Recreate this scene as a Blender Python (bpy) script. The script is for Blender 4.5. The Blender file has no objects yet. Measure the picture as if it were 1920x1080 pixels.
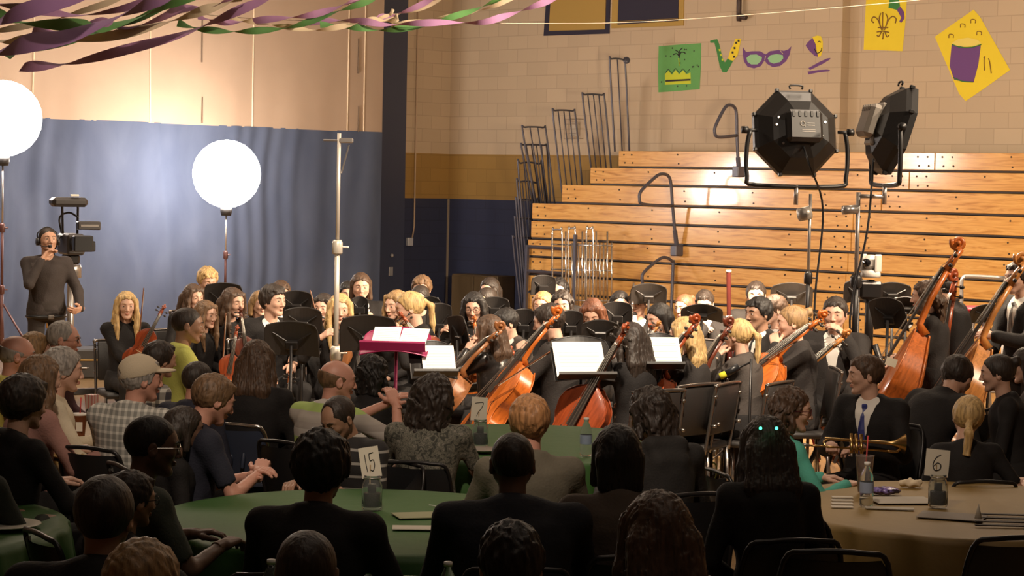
import bpy, math, random
import numpy as np
from mathutils import Vector, Matrix

# ------------------------------------------------------------------ camera, world, exposure
F_PX = 4000.0                       # focal length in pixels of the 1920 px wide frame
CAM_H = 2.20
PITCH = math.radians(-2.82)
ROLL = math.radians(1.15)
scene = bpy.context.scene
COL = scene.collection
cam_d = bpy.data.cameras.new('camera')
cam_d.sensor_width = 36.0
cam_d.lens = F_PX / 1920.0 * 36.0
cam_d.clip_end = 200.0
cam = bpy.data.objects.new('camera', cam_d)
COL.objects.link(cam)
CAM_R = Matrix.Rotation(math.pi / 2 + PITCH, 3, 'X') @ Matrix.Rotation(ROLL, 3, 'Z')
cam.matrix_world = Matrix.Translation((0, 0, CAM_H)) @ CAM_R.to_4x4()
scene.camera = cam
world = bpy.data.worlds.new('world')
world.use_nodes = True
world.node_tree.nodes['Background'].inputs[0].default_value = (0.5, 0.42, 0.36, 1)
world.node_tree.nodes['Background'].inputs[1].default_value = 0.02
scene.world = world
scene.view_settings.view_transform = 'Standard'
scene.view_settings.look = 'None'
scene.view_settings.gamma = 1.0
scene.view_settings.use_curve_mapping = False
scene.view_settings.exposure = 0.0
scene.cycles.max_bounces = 5
scene.cycles.diffuse_bounces = 3
scene.cycles.glossy_bounces = 2
scene.cycles.transmission_bounces = 5
scene.cycles.transparent_max_bounces = 8
scene.cycles.sample_clamp_indirect = 4.0
scene.cycles.caustics_reflective = False
scene.cycles.caustics_refractive = False
scene.cycles.use_denoising = True
random.seed(7)


def ray(px, py):
    v = CAM_R @ Vector(((px - 960.0) / F_PX, -(py - 540.0) / F_PX, -1.0))
    return v / v.y


def at(px, py, d):
    """the world point seen at a pixel, d metres into the hall"""
    r = ray(px, py)
    return Vector((r.x * d, d, CAM_H + r.z * d))


def at_z(px, py, z):
    r = ray(px, py)
    d = (z - CAM_H) / r.z
    return Vector((r.x * d, d, z))


def hit(px, py, p0, n):
    r = ray(px, py)
    o = Vector((0, 0, CAM_H))
    t = (Vector(p0) - o).dot(n) / r.dot(n)
    return o + r * t

# the hall's directions: the bleacher wall runs along U, the divider curtain along V
U = Vector((-0.731, 0.682, 0)).normalized()     # along the bleachers, away to the left
V = Vector((0.682, 0.731, 0)).normalized()      # into the bleacher wall / along the curtain
AREA = [  # unseen area lights added overhead as fill: name, position, size, watts, colour
    ('added_fill_light', (4.0, 19.5, 7.4), 3.0, 260, (1.0, 0.80, 0.60)),
    ('added_fill_light', (-5.0, 19.0, 7.4), 3.0, 300, (1.0, 0.80, 0.60)),
    ('added_fill_light', (0.0, 12.2, 7.6), 3.0, 40, (1.0, 0.80, 0.62)),
    ('added_fill_light', (1.0, 5.5, 7.4), 4.0, 40, (1.0, 0.82, 0.66)),
]
for nm, loc, size, w, c in AREA:
    ld = bpy.data.lights.new(nm, 'AREA')
    ld.size = size
    ld.energy = w
    ld.color = c
    lo = bpy.data.objects.new(nm, ld)
    lo.location = loc
    COL.objects.link(lo)
SPOTS = [  # unseen spots added overhead to brighten the players and the audience
    ('added_spot_light', (9.5, 14.5, 6.8), (-3.6, 17.6, 1.0), 5200, 36, (1.0, .80, .58)),
    ('added_spot_light', (8.5, 10.5, 7.2), (1.6, 17.2, 1.0), 4200, 32, (1.0, .80, .58)),
    ('added_spot_light', (1.5, 9.5, 7.6), (.4, 15.6, 1.0), 5200, 34, (1.0, .82, .62)),
    ('added_spot_light', (-.6, 4.6, 6.4), (.1, 12.6, .9), 1050, 46, (1.0, .80, .62)),
    ('added_spot_light', (-6.5, 11.0, 7.4), (-2.6, 18.2, 1.0), 1600, 28, (1.0, .82, .62)),
]
for nm, loc, aim_, w, ang, c in SPOTS:
    ld = bpy.data.lights.new(nm, 'SPOT')
    ld.energy = w
    ld.color = c
    ld.spot_size = math.radians(ang)
    ld.spot_blend = .6
    ld.shadow_soft_size = .15
    lo = bpy.data.objects.new(nm, ld)
    lo.location = loc
    lo.rotation_euler = (Vector(aim_) - Vector(loc)).to_track_quat('-Z', 'Y').to_euler()
    COL.objects.link(lo)
LAMP_FRONT, LAMP_SIDE = 570.0, 200.0           # emission of the two octagonal film lights
LANTERN = (60.0, 50.0)                          # emission of the two round lantern lights

# ------------------------------------------------------------------ materials
MATS = {}


def mat(name, col, rough=0.6, metal=0.0, var=0.0, vscale=20.0, bump=0.0, bscale=60.0, coat=0.0, emit=None, estr=0.0,
        trans=0.0, sheen=0.0, spec=0.5, alpha=1.0):
    if name in MATS:
        return MATS[name]
    m = bpy.data.materials.new(name)
    m.use_nodes = True
    nt = m.node_tree
    b = nt.nodes['Principled BSDF']
    b.inputs['Base Color'].default_value = (*col, 1)
    b.inputs['Roughness'].default_value = rough
    b.inputs['Metallic'].default_value = metal
    b.inputs['Coat Weight'].default_value = coat
    b.inputs['Coat Roughness'].default_value = 0.12
    b.inputs['Transmission Weight'].default_value = trans
    b.inputs['Sheen Weight'].default_value = sheen
    b.inputs['Specular IOR Level'].default_value = spec
    b.inputs['Alpha'].default_value = alpha
    if emit:
        b.inputs['Emission Color'].default_value = (*emit, 1)
        b.inputs['Emission Strength'].default_value = estr
    tc = nt.nodes.new('ShaderNodeTexCoord')
    if var > 0:
        n = nt.nodes.new('ShaderNodeTexNoise')
        n.inputs['Scale'].default_value = vscale
        n.inputs['Detail'].default_value = 4
        nt.links.new(tc.outputs['Object'], n.inputs['Vector'])
        mx = nt.nodes.new('ShaderNodeMix')
        mx.data_type = 'RGBA'
        nt.links.new(n.outputs['Fac'], mx.inputs[0])
        mx.inputs[6].default_value = (*[max(0, c * (1 - var)) for c in col], 1)
        mx.inputs[7].default_value = (*[min(1, c * (1 + var)) for c in col], 1)
        nt.links.new(mx.outputs[2], b.inputs['Base Color'])
    if bump > 0:
        n = nt.nodes.new('ShaderNodeTexNoise')
        n.inputs['Scale'].default_value = bscale
        n.inputs['Detail'].default_value = 5
        nt.links.new(tc.outputs['Object'], n.inputs['Vector'])
        bp = nt.nodes.new('ShaderNodeBump')
        bp.inputs['Strength'].default_value = bump
        bp.inputs['Distance'].default_value = 0.01
        nt.links.new(n.outputs['Fac'], bp.inputs['Height'])
        nt.links.new(bp.outputs['Normal'], b.inputs['Normal'])
    MATS[name] = m
    return m


def nodes_of(m):
    return m.node_tree, m.node_tree.nodes['Principled BSDF'], m.node_tree.nodes.new, m.node_tree.links.new


def ramp_mat(name, make_fac, stops, rough=0.6, bump=0.0, coat=0.0, interp='LINEAR', sheen=0.0):
    """a material coloured by a ramp over a factor socket built by make_fac(nodetree, texcoord)"""
    if name in MATS:
        return MATS[name]
    m = mat(name, stops[0][1], rough, coat=coat, sheen=sheen)
    nt, b, new, link = nodes_of(m)
    tc = [n for n in nt.nodes if n.type == 'TEX_COORD'][0]
    fac = make_fac(nt, tc)
    r = new('ShaderNodeValToRGB')
    r.color_ramp.interpolation = interp
    while len(r.color_ramp.elements) < len(stops):
        r.color_ramp.elements.new(0.5)
    for e, (p, c) in zip(r.color_ramp.elements, stops):
        e.position = p
        e.color = (*c, 1)
    link(fac, r.inputs[0])
    link(r.outputs[0], b.inputs['Base Color'])
    if bump:
        bp = new('ShaderNodeBump')
        bp.inputs['Strength'].default_value = bump
        bp.inputs['Distance'].default_value = 0.01
        link(fac, bp.inputs['Height'])
        link(bp.outputs['Normal'], b.inputs['Normal'])
    return m


def mth(nt, op, a, b=None):
    n = nt.nodes.new('ShaderNodeMath')
    n.operation = op
    for i, v in enumerate((a, b)):
        if v is None:
            continue
        if isinstance(v, (int, float)):
            n.inputs[i].default_value = v
        else:
            nt.links.new(v, n.inputs[i])
    return n.outputs[0]


def mapped(nt, tc, scale=(1, 1, 1), rot=(0, 0, 0), out='Object'):
    mp = nt.nodes.new('ShaderNodeMapping')
    mp.inputs['Scale'].default_value = scale
    mp.inputs['Rotation'].default_value = rot
    nt.links.new(tc.outputs[out], mp.inputs[0])
    return mp.outputs[0]


def noise_fac(scale, stretch=(1, 1, 1), detail=5, dist=0.0):
    def f(nt, tc):
        n = nt.nodes.new('ShaderNodeTexNoise')
        n.inputs['Scale'].default_value = scale
        n.inputs['Detail'].default_value = detail
        n.inputs['Distortion'].default_value = dist
        nt.links.new(mapped(nt, tc, stretch), n.inputs['Vector'])
        return n.outputs['Fac']
    return f


def axis_stripes(axis, freq, width=0.5):
    def f(nt, tc):
        s = nt.nodes.new('ShaderNodeSeparateXYZ')
        nt.links.new(tc.outputs['Object'], s.inputs[0])
        return mth(nt, 'FRACT', mth(nt, 'MULTIPLY', s.outputs[axis], freq))
    return f


def plaid_mat(name, c0, c1, c2, fx, fz):
    if name in MATS:
        return MATS[name]
    m = mat(name, c0, 0.85)
    nt, b, new, link = nodes_of(m)
    tc = [n for n in nt.nodes if n.type == 'TEX_COORD'][0]
    s = new('ShaderNodeSeparateXYZ')
    link(tc.outputs['Object'], s.inputs[0])
    g = mth(nt, 'LESS_THAN', mth(nt, 'FRACT', mth(nt, 'MULTIPLY', mth(nt, 'ADD', s.outputs[0], mth(nt, 'MULTIPLY', s.outputs[1], 0.5)), fx)), 0.45)
    h = mth(nt, 'LESS_THAN', mth(nt, 'FRACT', mth(nt, 'MULTIPLY', s.outputs[2], fz)), 0.35)
    r = new('ShaderNodeValToRGB')
    r.color_ramp.interpolation = 'CONSTANT'
    r.color_ramp.elements.new(0.5)
    for e, (p, c) in zip(r.color_ramp.elements, ((0, c0), (0.4, c1), (0.9, c2))):
        e.position = p
        e.color = (*c, 1)
    link(mth(nt, 'MULTIPLY', mth(nt, 'ADD', g, h), 0.5), r.inputs[0])
    link(r.outputs[0], b.inputs['Base Color'])
    return m

# ------------------------------------------------------------------ mesh helpers


def new_mesh(name, V_, F_, mats, smooth=True, fm=None):
    """V_ n x 3, F_ m x 4 (numpy) or list of tuples"""
    me = bpy.data.meshes.new(name)
    if isinstance(F_, np.ndarray):
        nv, nf = len(V_), len(F_)
        me.vertices.add(nv)
        me.vertices.foreach_set('co', np.asarray(V_, dtype=np.float32).ravel())
        me.loops.add(nf * 4)
        me.loops.foreach_set('vertex_index', F_.astype(np.int32).ravel())
        me.polygons.add(nf)
        me.polygons.foreach_set('loop_start', np.arange(0, nf * 4, 4, dtype=np.int32))
        me.update(calc_edges=True)
    else:
        me.from_pydata([tuple(v) for v in V_], [], F_)
        me.update()
    for m in (mats if isinstance(mats, (list, tuple)) else [mats]):
        me.materials.append(m)
    if fm is not None:
        me.polygons.foreach_set('material_index', np.asarray(fm, dtype=np.int32))
    if smooth:
        me.polygons.foreach_set('use_smooth', np.ones(len(me.polygons), dtype=bool))
    return me


def link_obj(name, me, parent=None):
    o = bpy.data.objects.new(name, me)
    COL.objects.link(o)
    if parent:
        o.parent = parent
    return o


def tag(o, label=None, cat=None, group=None, kind=None):
    if label:
        o['label'] = label
    if cat:
        o['category'] = cat
    if group:
        o['group'] = group
    if kind:
        o['kind'] = kind
    return o


def thing(name, label, cat, loc=(0, 0, 0), rotz=0.0, group=None, mw=None):
    o = bpy.data.objects.new(name, None)
    COL.objects.link(o)
    if mw is not None:
        o.matrix_world = mw
    else:
        o.location = loc
        o.rotation_euler = (0, 0, rotz)
    return tag(o, label, cat, group)


def copy_tree(o, parent=None):
    c = o.copy()
    COL.objects.link(c)
    if parent:
        c.parent = parent
    for ch in list(o.children):
        copy_tree(ch, c)
    return c


def frame(z, yhint):
    """rotation whose Z column is z and whose Y column is close to yhint"""
    z = Vector(z).normalized()
    x = Vector(yhint).cross(z)
    if x.length < 1e-5:
        x = Vector((1, 0, 0)).cross(z)
    x.normalize()
    y = z.cross(x)
    return Matrix((x, y, z)).transposed()


class MB:
    def __init__(s):
        s.v, s.f, s.m = [], [], []
        s.cur = 0

    def add(s, vs, fs):
        b = len(s.v)
        s.v += [tuple(v) for v in vs]
        s.f += [tuple(b + i for i in f) for f in fs]
        s.m += [s.cur] * len(fs)
        return s

    def box(s, c, size, R=None, bev=0.0):
        hx, hy, hz = size[0] / 2, size[1] / 2, size[2] / 2
        c = Vector(c)
        b = min(bev, hx * .9, hy * .9, hz * .9)
        if b <= 0:
            P = [(x, y, z) for x in (-hx, hx) for y in (-hy, hy) for z in (-hz, hz)]
            Fc = [(0, 1, 3, 2), (4, 6, 7, 5), (0, 4, 5, 1), (2, 3, 7, 6), (0, 2, 6, 4), (1, 5, 7, 3)]
        else:
            P, Fc, ix = [], [], {}
            for sx in (-1, 1):
                for sy in (-1, 1):
                    for sz in (-1, 1):
                        for a in range(3):
                            q = [sx * (hx - b), sy * (hy - b), sz * (hz - b)]
                            q[a] = (sx * hx, sy * hy, sz * hz)[a]
                            ix[(sx, sy, sz, a)] = len(P)
                            P.append(tuple(q))
            for a in range(3):
                o1, o2 = [i for i in range(3) if i != a]
                for sg in (-1, 1):
                    q = []
                    for t1, t2 in ((-1, -1), (1, -1), (1, 1), (-1, 1)):
                        k = [0, 0, 0]
                        k[a], k[o1], k[o2] = sg, t1, t2
                        q.append(ix[(*k, a)])
                    Fc.append(tuple(q) if (sg > 0) != (a == 1) else tuple(q[::-1]))
                for t1 in (-1, 1):
                    for t2 in (-1, 1):
                        k1, k2 = [0, 0, 0], [0, 0, 0]
                        k1[a], k2[a] = -1, 1
                        k1[o1] = k2[o1] = t1
                        k1[o2] = k2[o2] = t2
                        q = (ix[(*k1, o1)], ix[(*k2, o1)], ix[(*k2, o2)], ix[(*k1, o2)])
                        Fc.append(q if t1 * t2 * (1 if a != 1 else -1) < 0 else q[::-1])
            for sx in (-1, 1):
                for sy in (-1, 1):
                    for sz in (-1, 1):
                        q = tuple(ix[(sx, sy, sz, a)] for a in range(3))
                        Fc.append(q if sx * sy * sz > 0 else q[::-1])
        M = R if R is not None else Matrix.Identity(3)
        return s.add([c + M @ Vector(p) for p in P], Fc)

    def tube(s, pts, r, n=8, cap=True, closed=False):
        pts = [Vector(p) for p in pts]
        N = len(pts)
        rs = r if isinstance(r, (list, tuple)) else [r] * N
        vs, fs = [], []
        prev = None
        for i, p in enumerate(pts):
            if closed:
                t = pts[(i + 1) % N] - pts[i - 1]
            else:
                t = pts[min(i + 1, N - 1)] - pts[max(i - 1, 0)]
            if t.length < 1e-9:
                t = Vector((0, 0, 1))
            t.normalize()
            h = prev if prev is not None else (Vector((0, 0, 1)) if abs(t.z) < .9 else Vector((1, 0, 0)))
            x = h.cross(t)
            if x.length < 1e-6:
                x = Vector((0, 1, 0)).cross(t)
            x.normalize()
            y = t.cross(x)
            prev = y if prev is None else y
            prev = t.cross(x).cross(t) if False else y
            # keep a steady frame
            for k in range(n):
                a = 2 * math.pi * k / n
                vs.append(p + (x * math.cos(a) + y * math.sin(a)) * rs[i])
            prev = y
        m = N if closed else N - 1
        for i in range(m):
            j = (i + 1) % N
            for k in range(n):
                l = (k + 1) % n
                fs.append((i * n + k, i * n + l, j * n + l, j * n + k))
        if cap and not closed:
            fs.append(tuple(range(n))[::-1])
            fs.append(tuple((N - 1) * n + k for k in range(n)))
        return s.add(vs, fs)

    def lathe(s, prof, c=(0, 0, 0), n=24, R=None, cap=True):
        vs, fs = [], []
        c = Vector(c)
        M = R if R is not None else Matrix.Identity(3)
        for r, z in prof:
            for k in range(n):
                a = 2 * math.pi * k / n
                vs.append(c + M @ Vector((r * math.cos(a), r * math.sin(a), z)))
        for i in range(len(prof) - 1):
            for k in range(n):
                l = (k + 1) % n
                fs.append((i * n + k, i * n + l, (i + 1) * n + l, (i + 1) * n + k))
        if cap:
            fs.append(tuple(range(n))[::-1])
            fs.append(tuple((len(prof) - 1) * n + k for k in range(n)))
        return s.add(vs, fs)

    def prism(s, poly, nrm, thick):
        """poly: 3D points (counter-clockwise seen from nrm); thickness goes against nrm"""
        nrm = Vector(nrm)
        P = [Vector(p) for p in poly]
        n = len(P)
        vs = P + [p - nrm * thick for p in P]
        fs = [tuple(range(n)), tuple(range(2 * n - 1, n - 1, -1))]
        for i in range(n):
            j = (i + 1) % n
            fs.append((i, n + i, n + j, j))
        return s.add(vs, fs)

    def grid(s, rows):
        """rows: list of equal-length lists of points"""
        n = len(rows[0])
        vs = [p for r in rows for p in r]
        fs = [(i * n + j, i * n + j + 1, (i + 1) * n + j + 1, (i + 1) * n + j) for i in range(len(rows) - 1) for j in range(n - 1)]
        return s.add(vs, fs)

    def mesh(s, name, m, smooth=False):
        return new_mesh(name, s.v, s.f, m, smooth, s.m)

    def build(s, name, m, parent=None, smooth=False):
        return link_obj(name, s.mesh(name, m, smooth), parent)


def smooth_path(pts, k=6):
    """Catmull-Rom through the points"""
    P = [Vector(p) for p in pts]
    P = [P[0] * 2 - P[1]] + P + [P[-1] * 2 - P[-2]]
    out = []
    for i in range(1, len(P) - 2):
        for j in range(k):
            t = j / k
            a, b, c, d = P[i - 1], P[i], P[i + 1], P[i + 2]
            out.append(0.5 * ((2 * b) + (c - a) * t + (2 * a - 5 * b + 4 * c - d) * t * t + (3 * b - a - 3 * c + d) * t ** 3))
    out.append(P[-2])
    return out

# ------------------------------------------------------------------ distance fields -> one continuous surface


def wob(X, Y, Z, f, seed=0):
    a = seed * 1.7
    return (np.sin(f * X + 1.3 * f * Z * .6 + a) * np.sin(f * 1.1 * Y - .5 * f * X + a * 2) + np.sin(f * .9 * Z + .7 * f * Y + a * 3) * np.sin(1.3 * f * X - .4 * f * Z + a)) * .5


class Field:
    def __init__(s, lo, hi, h):
        s.lo = np.array(lo, float)
        s.h = h
        s.n = np.ceil((np.array(hi, float) - s.lo) / h).astype(int) + 1
        s.F = np.full(s.n, 10.0, dtype=np.float32)
        s.ax = [s.lo[i] + h * np.arange(s.n[i]) for i in range(3)]

    def sub(s, lo, hi):
        a = np.clip(np.floor((np.array(lo) - s.lo) / s.h).astype(int), 0, s.n)
        b = np.clip(np.ceil((np.array(hi) - s.lo) / s.h).astype(int) + 1, 0, s.n)
        sl = tuple(slice(a[i], b[i]) for i in range(3))
        return sl, s.ax[0][sl[0]][:, None, None], s.ax[1][sl[1]][None, :, None], s.ax[2][sl[2]][None, None, :]

    def put(s, sl, d, k, op='u'):
        A = s.F[sl]
        if A.size == 0:
            return
        if op == 'u':
            if k > 0:
                h = np.maximum(k - np.abs(A - d), 0) / k
                s.F[sl] = np.minimum(A, d) - h * h * k * .25
            else:
                s.F[sl] = np.minimum(A, d)
        else:
            d = -d
            if k > 0:
                h = np.maximum(k - np.abs(A - d), 0) / k
                s.F[sl] = np.maximum(A, d) + h * h * k * .25
            else:
                s.F[sl] = np.maximum(A, d)

    def cap(s, a, b, r1, r2=None, k=.02, op='u', sq=1.0):
        r2 = r1 if r2 is None else r2
        a, b = np.array(a, float), np.array(b, float)
        m = max(r1, r2) + k + 2 * s.h
        sl, X, Y, Z = s.sub(np.minimum(a, b) - m, np.maximum(a, b) + m)
        d = b - a
        L = max(float(d @ d), 1e-9)
        t = np.clip(((X - a[0]) * d[0] + (Y - a[1]) * d[1] + (Z - a[2]) * d[2]) / L, 0, 1)
        D = np.sqrt((X - a[0] - t * d[0]) ** 2 + ((Y - a[1] - t * d[1]) / sq) ** 2 + (Z - a[2] - t * d[2]) ** 2) - (r1 + (r2 - r1) * t)
        s.put(sl, D, k, op)

    def ell(s, c, r, k=.02, op='u', R=None, amp=0, fq=60, seed=0):
        c = np.array(c, float)
        m = max(r) + k + 2 * s.h + abs(amp)
        sl, X, Y, Z = s.sub(c - m, c + m)
        X, Y, Z = X - c[0], Y - c[1], Z - c[2]
        if R is not None:
            R = np.array(R)
            X, Y, Z = (R[0, 0] * X + R[1, 0] * Y + R[2, 0] * Z, R[0, 1] * X + R[1, 1] * Y + R[2, 1] * Z, R[0, 2] * X + R[1, 2] * Y + R[2, 2] * Z)
        q = np.sqrt((X / r[0]) ** 2 + (Y / r[1]) ** 2 + (Z / r[2]) ** 2)
        q2 = np.sqrt((X / r[0] ** 2) ** 2 + (Y / r[1] ** 2) ** 2 + (Z / r[2] ** 2) ** 2) + 1e-6
        D = q * (q - 1) / q2
        if amp:
            D = D + amp * wob(X, Y, Z, fq, seed)
        s.put(sl, D, k, op)

    def half(s, p, n, k=0.0):
        """cut away everything on the side n points to"""
        n = np.array(n, float)
        n /= np.linalg.norm(n)
        D = (s.ax[0][:, None, None] - p[0]) * n[0] + (s.ax[1][None, :, None] - p[1]) * n[1] + (s.ax[2][None, None, :] - p[2]) * n[2]
        s.F = np.maximum(s.F, D.astype(np.float32))

    def torso(s, base, R, L, ts, aa, bb, k=.03, inf=0.0):
        base = np.array(base, float)
        R = np.array(R)
        m = max(max(aa), max(bb)) + inf + k + 2 * s.h
        top = base + R[:, 2] * L
        sl, X, Y, Z = s.sub(np.minimum(base, top) - m, np.maximum(base, top) + m)
        X, Y, Z = X - base[0], Y - base[1], Z - base[2]
        u = R[0, 0] * X + R[1, 0] * Y + R[2, 0] * Z
        v = R[0, 1] * X + R[1, 1] * Y + R[2, 1] * Z
        w = R[0, 2] * X + R[1, 2] * Y + R[2, 2] * Z
        t = np.clip(w / L, 0, 1)
        A = np.interp(t, ts, aa) + inf
        B = np.interp(t, ts, bb) + inf
        q = np.sqrt((u / A) ** 2 + (v / B) ** 2)
        D = (q - 1) * np.minimum(A, B)
        E = np.maximum(-w - inf, w - L - inf)
        h = np.maximum(.04 - np.abs(D - E), 0) / .04
        s.put(sl, np.maximum(D, E) + h * h * .01, k)

    def ripple(s, amp, f, seed=0):
        s.F = s.F + (amp * wob(s.ax[0][:, None, None], s.ax[1][None, :, None], s.ax[2][None, None, :], f, seed)).astype(np.float32)

    def curls(s, amp, f, seed=0):
        X, Y, Z = s.ax[0][:, None, None], s.ax[1][None, :, None], s.ax[2][None, None, :]
        X2 = X + .016 * np.sin(31 * Z + 17 * Y + seed) + .009 * np.sin(57 * Y)
        Y2 = Y + .016 * np.sin(27 * X + 21 * Z + seed) + .009 * np.sin(49 * Z + 2)
        Z2 = Z + .018 * np.sin(23 * Y + 33 * X + seed)
        n = wob(X2, Y2, Z2 * .6, f, seed) + .7 * wob(Y2, Z2 * .6, X2, f * 1.8, seed + 2) + .5 * wob(Z2, X2, Y2, f * .5, seed + 5)
        s.F = s.F + (amp * n).astype(np.float32)

    def surf(s):
        F = s.F
        F[0], F[-1] = 1, 1
        F[:, 0], F[:, -1] = 1, 1
        F[:, :, 0], F[:, :, -1] = 1, 1
        S = F < 0
        c = np.zeros(np.array(F.shape) - 1, dtype=np.int8)
        for i in (0, 1):
            for j in (0, 1):
                for k in (0, 1):
                    c += S[i:F.shape[0] - 1 + i, j:F.shape[1] - 1 + j, k:F.shape[2] - 1 + k]
        m = (c > 0) & (c < 8)
        cells = np.argwhere(m)
        idx = np.full(m.shape, -1, dtype=np.int64)
        idx[m] = np.arange(len(cells))
        acc = np.zeros((len(cells), 3))
        cnt = np.zeros(len(cells))
        I, J, K = cells.T
        vals = {(i, j, k): F[I + i, J + j, K + k] for i in (0, 1) for j in (0, 1) for k in (0, 1)}
        for a in vals:
            for ax in range(3):
                if a[ax] == 0:
                    b = list(a)
                    b[ax] = 1
                    fa, fb = vals[a], vals[tuple(b)]
                    x = (fa < 0) != (fb < 0)
                    t = fa[x] / (fa[x] - fb[x])
                    p = np.tile(np.array(a, float), (x.sum(), 1))
                    p[:, ax] += t
                    acc[x] += p
                    cnt[x] += 1
        Vt = s.lo + s.h * (cells + acc / cnt[:, None])
        faces = []
        for ax in range(3):
            sl0, sl1 = [slice(1, -1)] * 3, [slice(1, -1)] * 3
            sl0[ax], sl1[ax] = slice(0, -1), slice(1, None)
            A, B = S[tuple(sl0)], S[tuple(sl1)]
            e = np.argwhere(A != B)
            ins = A[A != B]
            off = np.array([1, 1, 1])
            off[ax] = 0
            e = e + off
            o1, o2 = (ax + 1) % 3, (ax + 2) % 3
            q = []
            for d1, d2 in ((1, 1), (0, 1), (0, 0), (1, 0)):
                g = e.copy()
                g[:, o1] -= d1
                g[:, o2] -= d2
                q.append(idx[g[:, 0], g[:, 1], g[:, 2]])
            q = np.stack(q, 1)
            q[~ins] = q[~ins][:, ::-1]
            faces.append(q)
        Fq = np.concatenate(faces)
        return Vt, Fq[(Fq >= 0).all(1)]


def relax(Vt, Fq, n=1):
    """a light Laplacian pass that takes out the steps of the field's grid"""
    for _ in range(n):
        acc = np.zeros_like(Vt)
        cnt = np.zeros(len(Vt))
        for a in range(4):
            b = (a + 1) % 4
            np.add.at(acc, Fq[:, a], Vt[Fq[:, b]])
            np.add.at(cnt, Fq[:, a], 1)
            np.add.at(acc, Fq[:, b], Vt[Fq[:, a]])
            np.add.at(cnt, Fq[:, b], 1)
        Vt = Vt * .5 + .5 * acc / np.maximum(cnt, 1)[:, None]
    return Vt


def join_parts(parts):
    """[(V, F, material index)] -> V, F, face materials"""
    Vs, Fs, M, b = [], [], [], 0
    for v, f, m in parts:
        Vs.append(v)
        Fs.append(f + b)
        M.append(np.full(len(f), m) if np.isscalar(m) else m)
        b += len(v)
    return np.concatenate(Vs), np.concatenate(Fs), np.concatenate(M)


def uv_ball(c, r, nu=10, nv=8, sq=(1, 1, 1)):
    v, f = [], []
    for i in range(nv + 1):
        th = math.pi * i / nv
        for j in range(nu):
            ph = 2 * math.pi * j / nu
            v.append((c[0] + r * sq[0] * math.sin(th) * math.cos(ph), c[1] + r * sq[1] * math.cos(th), c[2] + r * sq[2] * math.sin(th) * math.sin(ph)))
    for i in range(nv):
        for j in range(nu):
            f.append((i * nu + j, (i + 1) * nu + j, (i + 1) * nu + (j + 1) % nu, i * nu + (j + 1) % nu))
    return np.array(v), np.array(f)[:, ::-1]

# ------------------------------------------------------------------ heads, hands, hair (made once, reused)
HEADS = {}


def head_template(sex, fine):
    """head centred between the ears, x right, y to the nose, z up: crown +.125, chin -.105"""
    key = (sex, fine)
    if key in HEADS:
        return HEADS[key]
    w = 1.0 if sex == 'm' else .94
    g = Field((-.11, -.14, -.20), (.11, .15, .15), .0042 if fine else .0062)
    g.ell((0, -.012, .036), (.074 * w, .096, .087), .0)
    g.ell((0, .028, .012), (.064 * w, .066, .078), .03)                      # forehead and face mass
    g.cap((0, .022, -.03), (0, .05, -.082), .056 * w, .026 if sex == 'm' else .022, .03)   # jaw to chin
    for sx in (-1, 1):
        g.cap((sx * .05 * w, .0, -.03), (sx * .022 * w, .055, -.082), .02, .014, .02)     # jaw line
        g.ell((sx * .038 * w, .064, -.015), (.018, .016, .018), .02)                        # cheek
        g.cap((sx * .012, .087, .032), (sx * .045, .072, .03), .009, .007, .012)            # brow ridge
        g.ell((sx * .031, .098, .010), (.016, .018, .013), .012, 's')                       # eye socket
        g.ell((sx * .031, .0745, .010), (.0165, .0155, .0135), .006)                         # lids
        # ear
        R = Matrix.Rotation(sx * -.35, 3, 'Z')
        g.ell((sx * .079 * w, -.008, .003), (.009, .021, .032), .006, R=R)
        g.ell((sx * .090 * w, .0, .006), (.006, .011, .016), .004, 's', R=R)
        g.ell((sx * .014, .092, -.030), (.007, .008, .006), .006)                           # nostril wing
    g.cap((0, .088, .022), (0, .106, -.026), .0065, .010, .012)                             # nose
    g.ell((0, .084, -.050), (.020, .011, .0045), .006)                                      # upper lip
    g.ell((0, .082, -.060), (.016, .011, .0055), .006)                                      # lower lip
    g.ell((0, .098, -.0555), (.022, .008, .0016), .002, 's')
    g.ell((0, .066, -.092), (.017, .014, .013), .014)                                       # chin
    g.cap((0, -.028, -.05), (0, -.045, -.19), .05 * w, .056 * w, .03)                       # neck
    V_, F_ = g.surf()
    V_ = relax(V_, F_, 1)
    c = V_[F_].mean(1)
    fm = np.zeros(len(F_), int)
    lips = (np.abs(c[:, 0]) < .019) & (c[:, 1] > .082) & (c[:, 2] > -.0655) & (c[:, 2] < -.0465)
    fm[lips] = 1
    parts = [(V_, F_, fm)]
    for sx in (-1, 1):
        v, f = uv_ball((sx * .031, .0772, .0085), .0135, sq=(1, 1, .40))
        parts.append((v, f, 2))
        v, f = uv_ball((sx * .031, .0852, .0088), .0072, sq=(1.05, .92, .78))
        parts.append((v, f, 3))
        # eyebrow
        mb = MB()
        mb.tube([(sx * .014, .0985, .0305), (sx * .03, .0945, .036), (sx * .048, .082, .031)], [.0025, .0034, .0018] if sex == 'm' else [.0018, .0024, .0012], 6)
        fq = np.array([q if len(q) == 4 else (q + q[-1:] * 4)[:4] for q in mb.f if len(q) == 4])
        parts.append((np.array(mb.v), fq, 4))
    HEADS[key] = join_parts(parts)
    return HEADS[key]


HANDS = {}


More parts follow.
